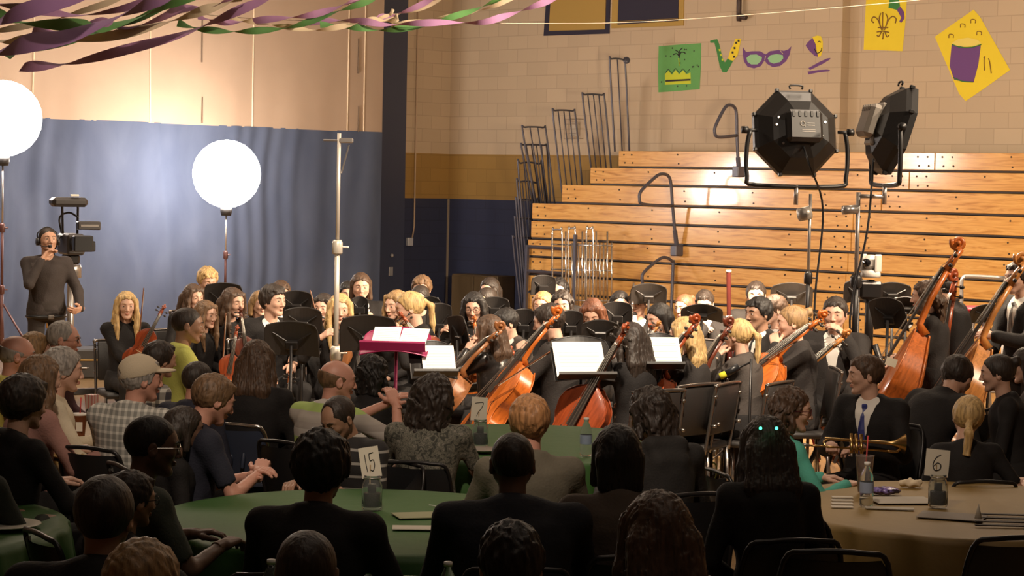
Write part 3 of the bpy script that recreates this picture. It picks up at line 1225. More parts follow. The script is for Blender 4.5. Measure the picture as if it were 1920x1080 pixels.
def fiddle_parts(kind, col):
    Lb, W, rib, Ln, bh, nr = SIZES[kind]
    ts = [0, .02, .06, .12, .20, .30, .385, .405, .43, .50, .57, .625, .645, .68, .77, .86, .93, .975, 1]
    ws = [.10, .42, .68, .89, 1.0, .95, .80, .79, .66, .575, .60, .70, .735, .76, .81, .72, .50, .26, .12]
    if kind == 'double_bass':
        ws = [.10, .42, .68, .89, 1.0, .95, .80, .79, .66, .60, .62, .70, .735, .745, .70, .52, .30, .15, .08]
    vm = varnish(col, VARN[col])
    rows_t, rows_b, T = [], [], np.concatenate([np.linspace(0, 1, 46)])
    NX = 15
    mb = MB()
    arch = rib * .26
    for t in T:
        w = W * np.interp(t, ts, ws)
        e = math.sin(math.pi * min(max(t, .02), .98)) ** .45
        us = np.linspace(-1, 1, NX)
        rows_t.append([Vector((u * w, rib / 2 + arch * e * (1 - u * u) ** .8, t * Lb)) for u in us])
        bk = np.interp(t, [.70, 1.0], [1.0, .15]) if kind == 'double_bass' else 1.0     # a bass back slopes in towards the neck
        rows_b.append([Vector((u * w, -rib / 2 * bk - arch * .8 * e * (1 - u * u) ** .8, t * Lb)) for u in us[::-1]])
    mb.grid(rows_t)
    mb.grid(rows_b)
    mb.grid([[a[-1] * .985 + Vector((0, 0, 0)), b[0] * .985] for a, b in zip(rows_t, rows_b)])
    mb.grid([[b[-1] * .985, a[0] * .985] for a, b in zip(rows_t, rows_b)])
    mb.add([rows_t[0][0], rows_t[0][-1], rows_b[0][0], rows_b[0][-1]], [(0, 3, 2, 1)])
    mb.add([rows_t[-1][0], rows_t[-1][-1], rows_b[-1][0], rows_b[-1][-1]], [(0, 1, 2, 3)])
    for sg in (1, -1):
        for rr in (rows_t, rows_b):
            mb.tube([r[-1 if sg > 0 else 0] * 1.0 for r in rr], rib * .03 + .001, 6)
    out = [('soundbox', mb.mesh('soundbox', vm, True))]
    zt = Lb
    yn = rib / 2 + bh * .35
    ang = .05
    top = zt + Ln
    mb = MB()
    mb.tube([(0, rib * .1, zt - .01 * Lb), (0, rib / 2 - nr * .4, zt + .10 * Ln), (0, rib / 2 + nr * .1, zt + .5 * Ln), (0, rib / 2 - nr * .3, top)], [nr * 1.9, nr * 1.15, nr, nr * 1.05], 10)
    out.append(('neck', mb.mesh('neck', vm, True)))
    mb = MB()
    z0, z1 = Lb * .60, top
    for k, (z, wv) in enumerate(((z0, nr * 1.7), (z1, nr * 1.05))):
        pass
    y0, y1 = rib / 2 + arch + bh * .40, rib / 2 + nr * 1.15
    P = []
    for z, wv, y in ((z0, nr * 1.75, y0), (z1, nr * 1.05, y1)):
        P.append([Vector((wv * math.cos(a), y + nr * .6 * math.sin(a), z)) for a in [math.pi * i / 6 for i in range(7)]] + [Vector((-wv * .9, y - nr * .4, z)), Vector((wv * .9, y - nr * .4, z))])
    P = [r + [r[0]] for r in P]
    mb.grid([p[::-1] for p in P])
    mb.add(P[0][:-1], [tuple(range(len(P[0]) - 1))])
    mb.add(P[1][:-1], [tuple(range(len(P[1]) - 1))[::-1]])
    eb = mat('ebony', (.035, .028, .024), .3)
    out.append(('fingerboard', mb.mesh('fingerboard', eb, False)))
    # pegbox and scroll
    pb = .21 * Ln + nr * 3.2
    mb = MB()
    R = Matrix.Rotation(.16, 3, 'X')
    mb.tube([(0, rib / 2 - nr * .2, top - nr * .2), (0, rib / 2 - nr * .5, top + pb * .5), (0, rib / 2 - nr * 1.2, top + pb)], [nr * 1.35, nr * 1.25, nr * .95], 8)
    c = Vector((0, rib / 2 - nr * .9 + nr * 1.4, top + pb + nr * 1.2))
    sp = []
    for i in range(34):
        a = -2.2 + i * .33
        rr = nr * 2.15 * (1 - i / 40)
        sp.append(c + Vector((0, -math.cos(a - 1.0) * rr, math.sin(a - 1.0) * rr)))
    mb.tube(sp, [nr * .85 * (1 - .35 * i / 33) for i in range(34)], 8)
    mb.tube([c - Vector((nr * 1.5, 0, 0)), c + Vector((nr * 1.5, 0, 0))], nr * .75, 10)
    out.append(('scroll', mb.mesh('scroll', vm, True)))
    for i in range(4):
        z = top + pb * (.18 + .22 * i)
        sx = 1 if i % 2 else -1
        mb = MB().tube([(-sx * nr * 1.5, rib / 2 - nr * .3, z), (sx * nr * 3.2, rib / 2 - nr * .3, z)], nr * .28, 6)
        mb.tube([(sx * nr * 3.0, rib / 2 - nr * .3, z), (sx * nr * 3.4, rib / 2 - nr * .3, z), (sx * nr * 4.6, rib / 2 - nr * .3, z)], [nr * .35, nr * .75, nr * .5], 8)
        out.append(('tuning_peg', mb.mesh('tuning_peg', M_BLACKMETAL if kind == 'double_bass' else eb, True)))
    # bridge
    zb = Lb * .46
    mb = MB()
    bw = W * .36
    yb = rib / 2 + arch * .95
    poly = [(-bw, 0), (-bw * .6, bh * .25), (-bw * .75, bh * .55), (-bw * .55, bh * .9), (0, bh * 1.08), (bw * .55, bh * .9), (bw * .75, bh * .55), (bw * .6, bh * .25), (bw, 0), (bw * .4, 0), (0, bh * .3), (-bw * .4, 0)]
    mb.prism([Vector((x, yb + y - .002, zb)) for x, y in poly], (0, 0, -1), -bh * .07)
    out.append(('bridge', mb.mesh('bridge', mat('bridge_maple', (.55, .36, .18), .5), False)))
    mb = MB()
    mb.prism([Vector((x * W, rib / 2 + arch + bh * .30, z * Lb)) for x, z in ((-.07, .03), (.07, .03), (.15, .27), (.10, .30), (-.10, .30), (-.15, .27))], (0, 1, 0), bh * .15)
    mb.tube([(0, rib / 2 + arch + bh * .2, Lb * .05), (0, rib * .3, -.004)], nr * .25, 6)
    out.append(('tailpiece', mb.mesh('tailpiece', eb, False)))
    for i in range(4):
        x = (i - 1.5)
        mb = MB().tube([(x * nr * .45, rib / 2 + arch + bh * .35, Lb * .29), (x * bw * .32, yb + bh * 1.05 - abs(x) * bh * .08, zb), (x * nr * .42, y1 + nr * .75, top), (x * nr * .3, rib / 2 + nr * .5, top + pb * .4)], max(.0012, nr * .06), 5)
        out.append(('string', mb.mesh('string', mat('string_steel', (.6, .56, .5), .3, .9), True)))
    for sx in (-1, 1):
        pts = []
        for k in range(13):
            t = k / 12
            z = Lb * (.38 + .19 * t)
            x = sx * W * (.46 - .14 * t + .05 * math.sin(2 * math.pi * t))
            w = W * np.interp(z / Lb, ts, ws)
            y = rib / 2 + arch * math.sin(math.pi * z / Lb) ** .45 * (1 - (x / w) ** 2) ** .8
            pts.append((x, y + .0005, z))
        mb = MB().tube(pts, [W * .018] * 2 + [W * .012] * 9 + [W * .018] * 2, 6)
        out.append(('f_hole', mb.mesh('f_hole', mat('f_hole_black', (.008, .005, .004), .9), True)))
    return out, rib / 2 + arch + bh


FID = {}
FID_TOTAL = {k: v[0] + v[3] + (.21 * v[3] + v[5] * 3.2) + v[5] * 4 for k, v in SIZES.items()}


def fiddle(kind, col, P_top, zdir, facing, label, group=None, endpin=False):
    """an instrument whose scroll tip is at P_top, whose neck points along zdir and whose top faces 'facing'"""
    key = (kind, col)
    if key not in FID:
        parts, _ = fiddle_parts(kind, col)
        r = thing(kind, 'x', kind.replace('_', ' '))
        for n_, me in parts:
            link_obj(n_, me, r)
        FID[key] = [r, False]
    r, used = FID[key]
    o = r if not used else copy_tree(r)
    FID[key][1] = True
    Rm = frame(zdir, facing)
    L = FID_TOTAL[kind]
    loc = Vector(P_top) - Rm @ Vector((0, 0, L))
    o.matrix_world = Matrix.Translation(loc) @ Rm.to_4x4()
    tag(o, label, kind.replace('_', ' '), group)
    if endpin:
        zd = (Rm @ Vector((0, 0, 1)))
        n = max(.05, (loc.z - .01) / max(.2, zd.z))
        MB().tube([(0, 0, .02), (0, 0, -n)], .005 if kind == 'cello' else .007, 6).build('endpin', M_CHROME, o, True)
    return o


def bow(p0, p1, label, group='bows of the string players'):
    """frog end p0, tip p1"""
    p0, p1 = Vector(p0), Vector(p1)
    zd = (p1 - p0)
    L = zd.length
    r = thing('violin_bow', label, 'bow', group=None, mw=Matrix.Translation(p0) @ frame(zd, Vector((0, -1, .3))).to_4x4())
    mb = MB().tube(smooth_path([(0, .018, 0), (0, .010, L * .5), (0, .016, L * .96), (0, .006, L)], 4), [.0048] * 6 + [.004] * 7, 6)
    mb.build('stick', mat('bow_pernambuco', (.20, .07, .03), .35), r, True)
    MB().box((0, .0, L * .5), (.009, .0012, L * .93)).build('bow_hair', mat('bow_hair', (.75, .68, .55), .6), r)
    MB().box((0, .006, .05), (.012, .018, .045), None, .003).build('frog', mat('ebony', (.035, .028, .024), .3), r)
    return r

# ------------------------------------------------------------------ music stands


STANDM = {}


def music_stand(px, py, d, face, label, w=.50, h=.33, tilt=20, sheets=0, desk_mat=None, name='music_stand', sheet_w=.44, sheet_h=.30, shift=0.0, low=False, group=None):
    """desk centre at a pixel; the desk's sheet side looks along the heading 'face' (0 = away from the camera)"""
    P = at(px, py, d)
    r = thing(name, label, 'music stand', (P.x, P.y, 0), -math.radians(face), group)
    z = P.z
    dm = desk_mat or M_STAND
    T = Matrix.Rotation(math.radians(tilt), 3, 'X')
    c = Vector((0, 0, z))
    mb = MB()
    # slightly bowed desk with rounded upper corners and a turned-in rim
    rows = []
    nseg = 12
    for i in range(9):
        t = i / 8
        hw = w / 2 * (1 if t < .75 else 1 - .10 * ((t - .75) / .25) ** 2)
        rows.append([c + T @ Vector((-hw + 2 * hw * j / nseg, .0 + .035 * (1 - (2 * j / nseg - 1) ** 2) - .02, -h / 2 + h * t + .015 * (1 - (2 * j / nseg - 1) ** 2) * t)) for j in range(nseg + 1)])
    back = [[p + T @ Vector((0, -.006, 0)) for p in rr] for rr in rows]
    mb.grid([rr[::-1] for rr in rows])
    mb.grid(back)
    loop_f = rows[0] + [rr[-1] for rr in rows[1:]] + rows[-1][::-1][1:] + [rr[0] for rr in rows[-2:0:-1]]
    mb.tube(loop_f, .005, 6, closed=True)
    mb.build('desk', dm, r, False)
    mb = MB()
    mb.box(c + T @ Vector((0, .045, -h / 2)), (w * .98, .065, .006), T, .002)
    mb.box(c + T @ Vector((0, .076, -h / 2 + .008)), (w * .98, .004, .02), T, .001)
    mb.build('ledge', dm, r, False)
    mb = MB()
    for sx in (-1, 1):
        mb.tube([c + T @ Vector((sx * w * .36, -.012, h * .25)), c + T @ Vector((0, -.02, -h * .12))], .006, 6)
    mb.box(c + T @ Vector((0, -.025, -h * .12)), (.09, .035, .06), T, .006)
    mb.build('desk_bracket', M_BLACKMETAL, r, False)
    MB().tube([(0, -.035, z - .04), (0, -.035, .12)], .0115, 10).build('shaft', M_BLACKMETAL if not desk_mat else desk_mat, r, True)
    mb = MB().lathe([(.02, .36), (.02, .10), (.03, .08)], (0, -.035, 0), 12)
    mb.build('sleeve', M_BLACKMETAL, r, True)
    for k in range(3):
        a = math.radians(90 + 120 * k)
        MB().tube(smooth_path([(0, -.035, .20), (.16 * math.cos(a), -.035 + .16 * math.sin(a), .12), (.27 * math.cos(a), -.035 + .27 * math.sin(a), .008)], 4), .009, 6).build('leg', M_BLACKMETAL, r, True)
    if sheets:
        pm = mat('sheet_paper', (.90, .87, .82), .8)
        ink = mat('ink', (.03, .03, .03), .8)
        for q in range(sheets):
            sx = (q - (sheets - 1) / 2) * (sheet_w / sheets)
            sh_ = thing('sheet_music', 'white sheet music on the ' + ' '.join(label.split()[:10]) if sheets == 1 else ('white sheet music page %s on the ' % ('nearer the spine', 'beside it')[q % 2]) + ' '.join(label.split()[:6]), 'sheet music',
                        (P.x, P.y, 0), -math.radians(face))
            mb = MB()
            yy = .030 - .0 + .006 * q
            mb.box(c + T @ Vector((sx + shift, yy, -h / 2 + sheet_h / 2 + .006)), (sheet_w / sheets * .99, .003, sheet_h), T @ Matrix.Rotation(.06 * (q - .5) * (sheets > 1), 3, 'Y'), .0)
            mb.build('page', pm, sh_)
            mb = MB()
            for k in range(9):
                mb.box(c + T @ Vector((sx + shift, yy + .0018, -h / 2 + .03 + k * sheet_h / 10)), (sheet_w / sheets * .8, .0006, .0012), T)
            mb.build('staves', ink, sh_)
    return r

# ------------------------------------------------------------------ the hall
C0 = Vector((-1.01, 33.03, 0))                    # far corner of the hall
WA = Matrix((-U, V, Vector((0, 0, 1)))).transposed()       # x along the bleacher wall, y into the wall
WB = Matrix((-V, -U, Vector((0, 0, 1)))).transposed()      # x along the far left wall, y into the room
MA = Matrix.Translation(C0) @ WA.to_4x4()
MBW = Matrix.Translation(C0) @ WB.to_4x4()
ROOM = 33.0
HGT = 8.0


def wall_paint():
    m = mat('painted_block', (.58, .42, .28), .7)
    nt, b, new, link = nodes_of(m)
    tc = [n for n in nt.nodes if n.type == 'TEX_COORD'][0]
    s = new('ShaderNodeSeparateXYZ')
    link(tc.outputs['Object'], s.inputs[0])
    cb = new('ShaderNodeCombineXYZ')
    link(s.outputs[0], cb.inputs[0])
    link(s.outputs[2], cb.inputs[1])
    br = new('ShaderNodeTexBrick')
    link(cb.outputs[0], br.inputs['Vector'])
    br.inputs['Scale'].default_value = 1.0
    br.inputs['Brick Width'].default_value = .40
    br.inputs['Row Height'].default_value = .20
    br.inputs['Mortar Size'].default_value = .006
    br.inputs['Color1'].default_value = (1, 1, 1, 1)
    br.inputs['Color2'].default_value = (.90, .90, .90, 1)
    br.inputs['Mortar'].default_value = (.80, .79, .78, 1)
    r = new('ShaderNodeValToRGB')
    r.color_ramp.interpolation = 'CONSTANT'
    r.color_ramp.elements.new(.5)
    for e, (p, c) in zip(r.color_ramp.elements, ((0, (.028, .034, .075)), (1.93 / 8, (.34, .20, .055)), (2.60 / 8, (.54, .42, .295)))):
        e.position = p
        e.color = (*c, 1)
    link(mth(nt, 'DIVIDE', s.outputs[2], 8.0), r.inputs[0])
    mx = new('ShaderNodeMix')
    mx.data_type = 'RGBA'
    mx.blend_type = 'MULTIPLY'
    mx.inputs[0].default_value = 1
    link(r.outputs[0], mx.inputs[6])
    link(br.outputs['Color'], mx.inputs[7])
    link(mx.outputs[2], b.inputs['Base Color'])
    bp = new('ShaderNodeBump')
    bp.invert = True
    bp.inputs['Strength'].default_value = .35
    bp.inputs['Distance'].default_value = .01
    link(br.outputs['Fac'], bp.inputs['Height'])
    link(bp.outputs['Normal'], b.inputs['Normal'])
    return m


PAINT = wall_paint()


def struct(name, mb, m, mw=None, smooth=False):
    o = mb.build(name, m, None, smooth)
    if mw is not None:
        o.matrix_world = mw
    o['kind'] = 'structure'
    return o


A1 = (hit(1575, 200, C0, V) - C0).dot(-U)         # where the wall steps back
struct('wall_back', MB().box((A1 / 2, .25, HGT / 2), (A1, .5, HGT)), PAINT, MA)
struct('wall_right', MB().box((A1 + (ROOM - A1) / 2, .25 + .18, HGT / 2), (ROOM - A1, .5, HGT)), PAINT, MA)
struct('wall_left', MB().box((ROOM / 2, -.25, HGT / 2), (ROOM, .5, HGT)), PAINT, MBW)
struct('wall_near', MB().box((ROOM / 2, -ROOM - .25, HGT / 2), (ROOM, .5, HGT)), PAINT, MA)
struct('wall_front', MB().box((ROOM / 2, ROOM + .25, HGT / 2), (ROOM, .5, HGT)), PAINT, MBW)
# floor: long maple boards under a gloss finish
fl = mat('gym_floor', (.42, .27, .13), .16, coat=.5)
nt, b_, new, link = nodes_of(fl)
tc = [n for n in nt.nodes if n.type == 'TEX_COORD'][0]
br = new('ShaderNodeTexBrick')
link(tc.outputs['Object'], br.inputs['Vector'])
br.inputs['Scale'].default_value = 1
br.inputs['Brick Width'].default_value = 1.6
br.inputs['Row Height'].default_value = .057
br.inputs['Mortar Size'].default_value = .0012
br.inputs['Color1'].default_value = (.44, .28, .13, 1)
br.inputs['Color2'].default_value = (.34, .21, .10, 1)
br.inputs['Mortar'].default_value = (.12, .07, .035, 1)
link(br.outputs['Color'], b_.inputs['Base Color'])
struct('floor', MB().box((ROOM / 2, -ROOM / 2, -.1), (ROOM + 1, ROOM + 1, .2)), fl, MA)
struct('ceiling', MB().box((ROOM / 2, -ROOM / 2, HGT + .1), (ROOM + 1, ROOM + 1, .2)), mat('ceiling_deck', (.30, .28, .26), .9, bump=.2, bscale=3), MA)
# blue steel column between the curtain and the corner
COLM = mat('blue_gloss_paint', (.040, .048, .085), .4, bump=.1, bscale=12)
struct('trim_1', MB().box((1.88, .30, HGT / 2), (.74, .60, HGT), None, .01), COLM, MBW)
struct('trim_2', MB().box((.012, .012, .965), (.025, .025, 1.93)), mat('corner_bead', (.30, .24, .18), .5), MBW)


def on_plane(px, py, M, y):
    """pixel -> local (x, z) on the plane y of the frame M"""
    n = (M.to_3x3() @ Vector((0, 1, 0)))
    p0 = M @ Vector((0, y, 0))
    w = hit(px, py, p0, n)
    q = M.inverted() @ w
    return q.x, q.z


def wall_box(name, label, cat, px0, py0, px1, py1, M, y0, y1, m, bev=.004):
    x0, z0 = on_plane(px0, py0, M, y1)
    x1, z1 = on_plane(px1, py1, M, y1)
    o = MB().box(((x0 + x1) / 2, (y0 + y1) / 2, (z0 + z1) / 2), (abs(x1 - x0), abs(y1 - y0), abs(z1 - z0)), None, bev).build(name, m)
    o.matrix_world = M
    return tag(o, label, cat)


gp = mat('gray_steel', (.42, .42, .44), .4, .5)
t = wall_box('lock_plate', 'small gray lock plate low on the blue column', 'lock plate', 730, 501, 737, 517, MBW, .60, .615, gp)
t = MB().lathe([(.02, 0), (.03, .02), (.02, .045), (.005, .05)], (0, 0, 0), 12).build('door_knob', gp, None, True)
x, z = on_plane(733, 479, MBW, .60)
t.matrix_world = MBW @ Matrix.Translation((x, .60, z)) @ Matrix.Rotation(-math.pi / 2, 4, 'X')
tag(t, 'round gray knob on the blue column above the lock plate', 'knob')
t = wall_box('thermostat', 'pale gray switch box at the foot of the wall conduit', 'switch box', 765.5, 446, 775, 461, MBW, 0, .05, mat('pale_steel', (.62, .62, .66), .35, .3))
x, z = on_plane(773, 446, MBW, .02)
x2, z2 = on_plane(776.5, 425, MBW, .02)
mb = MB().tube([(x, .02, z), (x2, .02, z2), (x2, .02, HGT - .01)], .012, 8)
o = mb.build('conduit', mat('conduit_paint', (.50, .36, .25), .5), None, True)
o.matrix_world = MBW
tag(o, 'thin painted conduit running down the wall beside the blue column', 'pipe')
# cabinet against the bleacher wall
x0, z0 = on_plane(847, 513, MA, -.4)
x1, z1 = on_plane(932, 513, MA, -.4)
cb = thing('cabinet', 'low brown wooden cabinet against the dark wall by the corner', 'cabinet', mw=MA)
wm_ = ramp_mat('brown_veneer', noise_fac(5, (1, 1, .12), 5, .5), ((.3, (.07, .045, .02)), (.7, (.12, .08, .04))), .5)
MB().box(((x0 + x1) / 2, -.2, z0 / 2), (x1 - x0, .38, z0), None, .005).build('carcass', wm_, cb)
for k in range(2):
    w_ = (x1 - x0) / 2
    d_ = MB().box((x0 + w_ * (k + .5), -.40, z0 / 2), (w_ * .96, .02, z0 * .94), None, .004).build('door', wm_, cb)
    MB().box((x0 + w_ * (1 + (k - .5) * .2), -.42, z0 * .6), (.012, .02, .10), None, .003).build('handle', gp, d_)

# ------------------------------------------------------------------ divider curtain
CY = .94
cur = thing('divider_curtain', 'long hall divider of blue vinyl below pale tan mesh', 'curtain', mw=MBW)
z_top = 2.89


def fold(x, z):
    a = .012 + .05 * min(1, max(0, (x - 7.2) / 2.0))
    return CY + a * math.sin(x * 5.1 + .5 * math.sin(z * 1.4) + z * .35) + a * .6 * math.sin(x * 12.3 + z * .9) + .012 * math.sin(x * 23 + z * 2.2 + 2 * math.sin(z * 2)) * max(0, math.sin(x * 1.7)) + .02 * math.exp(-((x - 6.35 + .12 * (z_top - z)) / .07) ** 2)


xs = np.arange(2.32, 17.0, .035)
vin = ramp_mat('blue_vinyl', noise_fac(2.2, (1, 1, .5), 5, .5), ((.3, (.055, .070, .115)), (.7, (.080, .098, .150))), .8)
vin.node_tree.nodes['Principled BSDF'].inputs['Specular IOR Level'].default_value = .22
mb = MB().grid([[Vector((x, fold(x, z), z)) for x in xs] for z in np.linspace(.03, z_top, 26)])
mb.grid([[Vector((x, fold(x, z) - .006, z)) for x in xs[::-1]] for z in np.linspace(.03, z_top, 26)])
mb.build('vinyl_panel', vin, cur, True)
tanm = mat('tan_mesh', (.36, .26, .185), .85, var=.10, vscale=2.0, bump=.15, bscale=300)
xs2 = np.arange(2.32, 17.0, .12)


def fold2(x, z):
    return CY + .006 * math.sin(x * 3 + z) + (fold(x, z_top) - CY) * max(0, 1 - (z - z_top) / .8)


mb = MB().grid([[Vector((x, fold2(x, z), z)) for x in xs2] for z in np.linspace(z_top - .01, HGT, 16)])
mb.grid([[Vector((x, fold2(x, z) - .005, z)) for x in xs2[::-1]] for z in np.linspace(z_top - .01, HGT, 16)])
mb.build('mesh_panel', tanm, cur, True)
for px in (63, 281, 474, 652, 683):
    x, z = on_plane(px, 150, MBW, CY)
    MB().tube([(x, fold2(x, z_) + .006, z_) for z_ in np.linspace(z_top, HGT - .02, 14)], .010, 6).build('seam', mat('seam_tape', (.66, .52, .36), .7), cur, True)
for px, ys in ((378, ((20, 117), (182, 231))), (671, ((72, 138), (199, 247)))):
    for y0, y1 in ys:
        x, z0 = on_plane(px, y0, MBW, CY)
        x1_, z1 = on_plane(px, y1, MBW, CY)
        MB().tube([(x, CY + .02, z1), (x, CY + .02, z0)], [.011, .006], 6).build('lacing_cord', mat('cord_brown', (.12, .08, .05), .7), cur, True)
x, z = on_plane(390, 305, MBW, CY)

# ------------------------------------------------------------------ bleachers
FACE = -1.30
wood = ramp_mat('pine_boards', noise_fac(3.0, (.55, 3, 6.5), 6, 1.6), ((.30, (.42, .18, .035)), (.46, (.62, .32, .082)), (.62, (.70, .39, .12)), (.75, (.52, .25, .06))), .28, coat=.8)
dark = mat('bleacher_steel', (.045, .035, .032), .5, .2)
bolt = mat('bolt_head', (.06, .035, .02), .4, .4)
bl = thing('bleachers', 'closed stack of pine board bleachers along the block wall', 'bleachers', mw=MA)
lefts = [(1160, 283), (1107, 314.5), (1054, 346.5), (998, 381), (996, 414.5), (990, 449), (990, 483), (990, 516)]
setb = [.55, .37, .19, 0, 0, 0, 0, 0]
tops = []
for i in range(8):
    x, z = on_plane(*lefts[i], MA, FACE + setb[i])
    tops.append((x, z, FACE + setb[i]))
pitch = (tops[3][1] - tops[7][1]) / 4
while tops[-1][1] - pitch > .12:
    tops.append((tops[-1][0], tops[-1][1] - pitch, FACE))
XR = 24.0
seam_px = [1750, 1703, 1652, 1600, 1597, 1592, 1589, 1587]
for i, (x, z, y) in enumerate(tops):
    znext = tops[i + 1][1] if i + 1 < len(tops) else 0.0
    hh = z - znext - (.035 if i > 2 else .03)
    sx, _ = on_plane(seam_px[min(i, 7)], 400, MA, y)
    secs = [(x, sx - .005), (sx + .005, sx + 4.9), (sx + 4.91, XR)]
    for a, b in secs:
        mb = MB()
        mb.box(((a + b) / 2, y + .015, z - hh / 2), (b - a, .03, hh), None, .005)
        mb.cur = 1
        pts = [a + .10, a + .24, b - .10, b - .24] + list(np.arange(a + 1.05, b - .6, 1.13))
        for j, q in enumerate(pts):
            for dz in ((.25, .78) if j < 4 else ((.22,) if i % 2 else (.22, .8))):
                c = Vector((q + (.02 if dz > .5 else 0), y - .001, z - hh * dz))
                mb.lathe([(.012, 0), (.012, .006), (.005, .008)], c, 8, Matrix.Rotation(math.pi / 2, 3, 'X'))
        mb.build('face_board', [wood, bolt], bl)
    MB().box(((x + XR) / 2, y + .30, z - hh - .012), (XR - x, .56, .02)).build('deck_edge', dark, bl)
    MB().box(((x + XR) / 2 + .03, y + .34, z - .012), (XR - x - .06, .60, .024)).build('seat_top', wood, bl)
MB().box(((tops[3][0] + XR) / 2 + .05, (FACE + .12 - .02) / 2 - .0, tops[3][1] / 2 - .02), (XR - tops[3][0] - .1, -(FACE + .12) - .04, tops[3][1] - .04)).build('dark_gap_backing', dark, bl)  # solid dark box added behind the boards so their gaps look dark
# folded end rails, each a bent loop of slate tube
slate = mat('slate_blue_tube', (.085, .085, .115), .38, .2)
LOOPS = [((1143, 111), (1172, 113), (1153, 284), (1180, 284), 3, 0), ((1092, 178), (1133, 179), (1110, 330), (1146, 318), 5, 1),
         ((1036, 208), (1078, 209), (1056, 378), (1092, 350), 5, 2), ((979, 239), (1023, 240), (1004, 382), (1040, 382), 4, 3),
         ((977, 272), (1025, 273), (1000, 385), (1032, 385), 6, 3), ((971, 307), (1016, 309), (996, 600), (1040, 600), 5, 3),
         ((969, 342), (1010, 344), (991, 600), (1034, 600), 5, 3), ((967, 376), (1008, 378), (987, 600), (1030, 600), 4, 3),
         ((965, 411), (1005, 413), (983, 600), (1025, 600), 4, 3), ((961, 446), (1002, 448), (979, 600), (1020, 600), 4, 3)]
for k, (tl, tr, bl_, br_, n, row) in enumerate(LOOPS):
    P0 = MA @ Vector((tops[row][0] - .03 - .025 * (k if k > 3 else 0), tops[row][2] + .1, 0))
    q = [hit(*p, P0, U) for p in (tl, tr, br_, bl_)]
    Lr = thing('end_rail', 'slate tube end rail at the bleacher ends, %s' % (
        'by the topmost row with a round cap', 'second from the topmost row', 'third from the topmost row', 'tallest of the nested ones', 'just inside the tallest nested one',
        'nested third from the tallest', 'nested fourth from the tallest', 'nested middle of the low ones', 'nested second lowest', 'nested lowest of all')[k], 'railing', tuple(q[3]))
    inv = Matrix.Translation(-q[3])
    tl3, tr3, br3, bl3 = [v - q[3] for v in q]
    w = (tr3 - tl3)
    dn = Vector((0, 0, -.05))
    mb = MB().tube(smooth_path([bl3, tl3 + (bl3 - tl3) * .06, tl3 + w * .12 + (tl3 - bl3) * .004, tr3 - w * .12 + (tl3 - bl3) * .004, tr3 + (br3 - tr3) * .06, br3], 5), .013, 8)
    mb.build('loop', slate, Lr, True)
    for j in range(1, n - 1):
        f = j / (n - 1)
        MB().tube([tl3 + w * f, bl3 + (br3 - bl3) * f], .010, 6).build('bar', slate, Lr, True)
    if k == 0:
        MB().lathe([(.0, -.02), (.045, -.02), (.05, 0), (.045, .02), (.0, .02)], tr3 + Vector((.02, 0, 0)), 16, Matrix.Rotation(math.pi / 2, 3, 'X')).build('round_cap', slate, Lr, True)
# slate steel frame at the lower end of the bleachers
q = [hit(px, py, MA @ Vector((0, FACE - .06, 0)), V) for px, py in ((989, 462), (1062, 467), (989, 508), (1062, 513), (984, 600))]
fr = thing('corner_railing', 'slate steel frame with two crossbars at the lower end of the bleachers', 'railing', tuple(q[0]))
r_ = [v - q[0] for v in q]
MB().tube([r_[0] + Vector((0, 0, .02)), Vector((r_[4].x, r_[4].y, -q[0].z + .01))], .03, 4).build('post', slate, fr)
MB().tube([r_[0], r_[1]], .022, 4).build('crossbar', slate, fr)
MB().tube([r_[2], r_[3]], .022, 4).build('crossbar', slate, fr)
# aisle hand rails: P-shaped tubes standing off the boards
RAILS = [([(1385, 322), (1382, 262), (1381, 216), (1377, 201), (1367, 197), (1358, 204), (1343, 233), (1340, 247), (1347, 257), (1381, 254)], (1376, 1392, 300, 328), 'upper slate hand rail looping off the top boards'),
         ([(1269, 470), (1261, 385), (1258, 345), (1253, 330), (1241, 326), (1229, 332), (1203, 357), (1199, 372), (1207, 383), (1262, 386)], (1260, 1278, 448, 475), 'middle slate hand rail bolted across the bright boards'),
         ([(1256, 640), (1262, 502), (1260, 490), (1249, 483), (1236, 486), (1208, 510), (1204, 524), (1207, 535), (1216, 541)], (1250, 1264, 600, 640), 'low slate hand rail rising behind the black music stands')]
for path, br_, lab in RAILS:
    bx, by = path[0]
    base = hit(bx, by, MA @ Vector((0, FACE - .07, 0)), V)
    pts = [hit(px, py, base, U) for px, py in path]
    t = thing('hand_rail', lab, 'railing', tuple(base))
    MB().tube(smooth_path([p - base for p in pts], 5), .021, 10).build('rail_tube', slate, t, True)
    mb = MB().box((0, 0, 0), (.10, .16, .14), WA, .01)
    mb.tube([(0, 0, .05), (pts[1] - base) * .45], .030, 10)
    mb.build('socket', slate, t)
# chrome rail rack
t = thing('rail_rack', 'rack of upright chrome tubes standing before the bleachers', 'rack', tuple(hit(1090, 565, MA @ Vector((0, FACE - .45, 0)), V)))
org = t.location.copy()
pl = MA @ Vector((0, FACE - .45, 0))


def rp(px, py):
    return hit(px, py, pl, V) - org


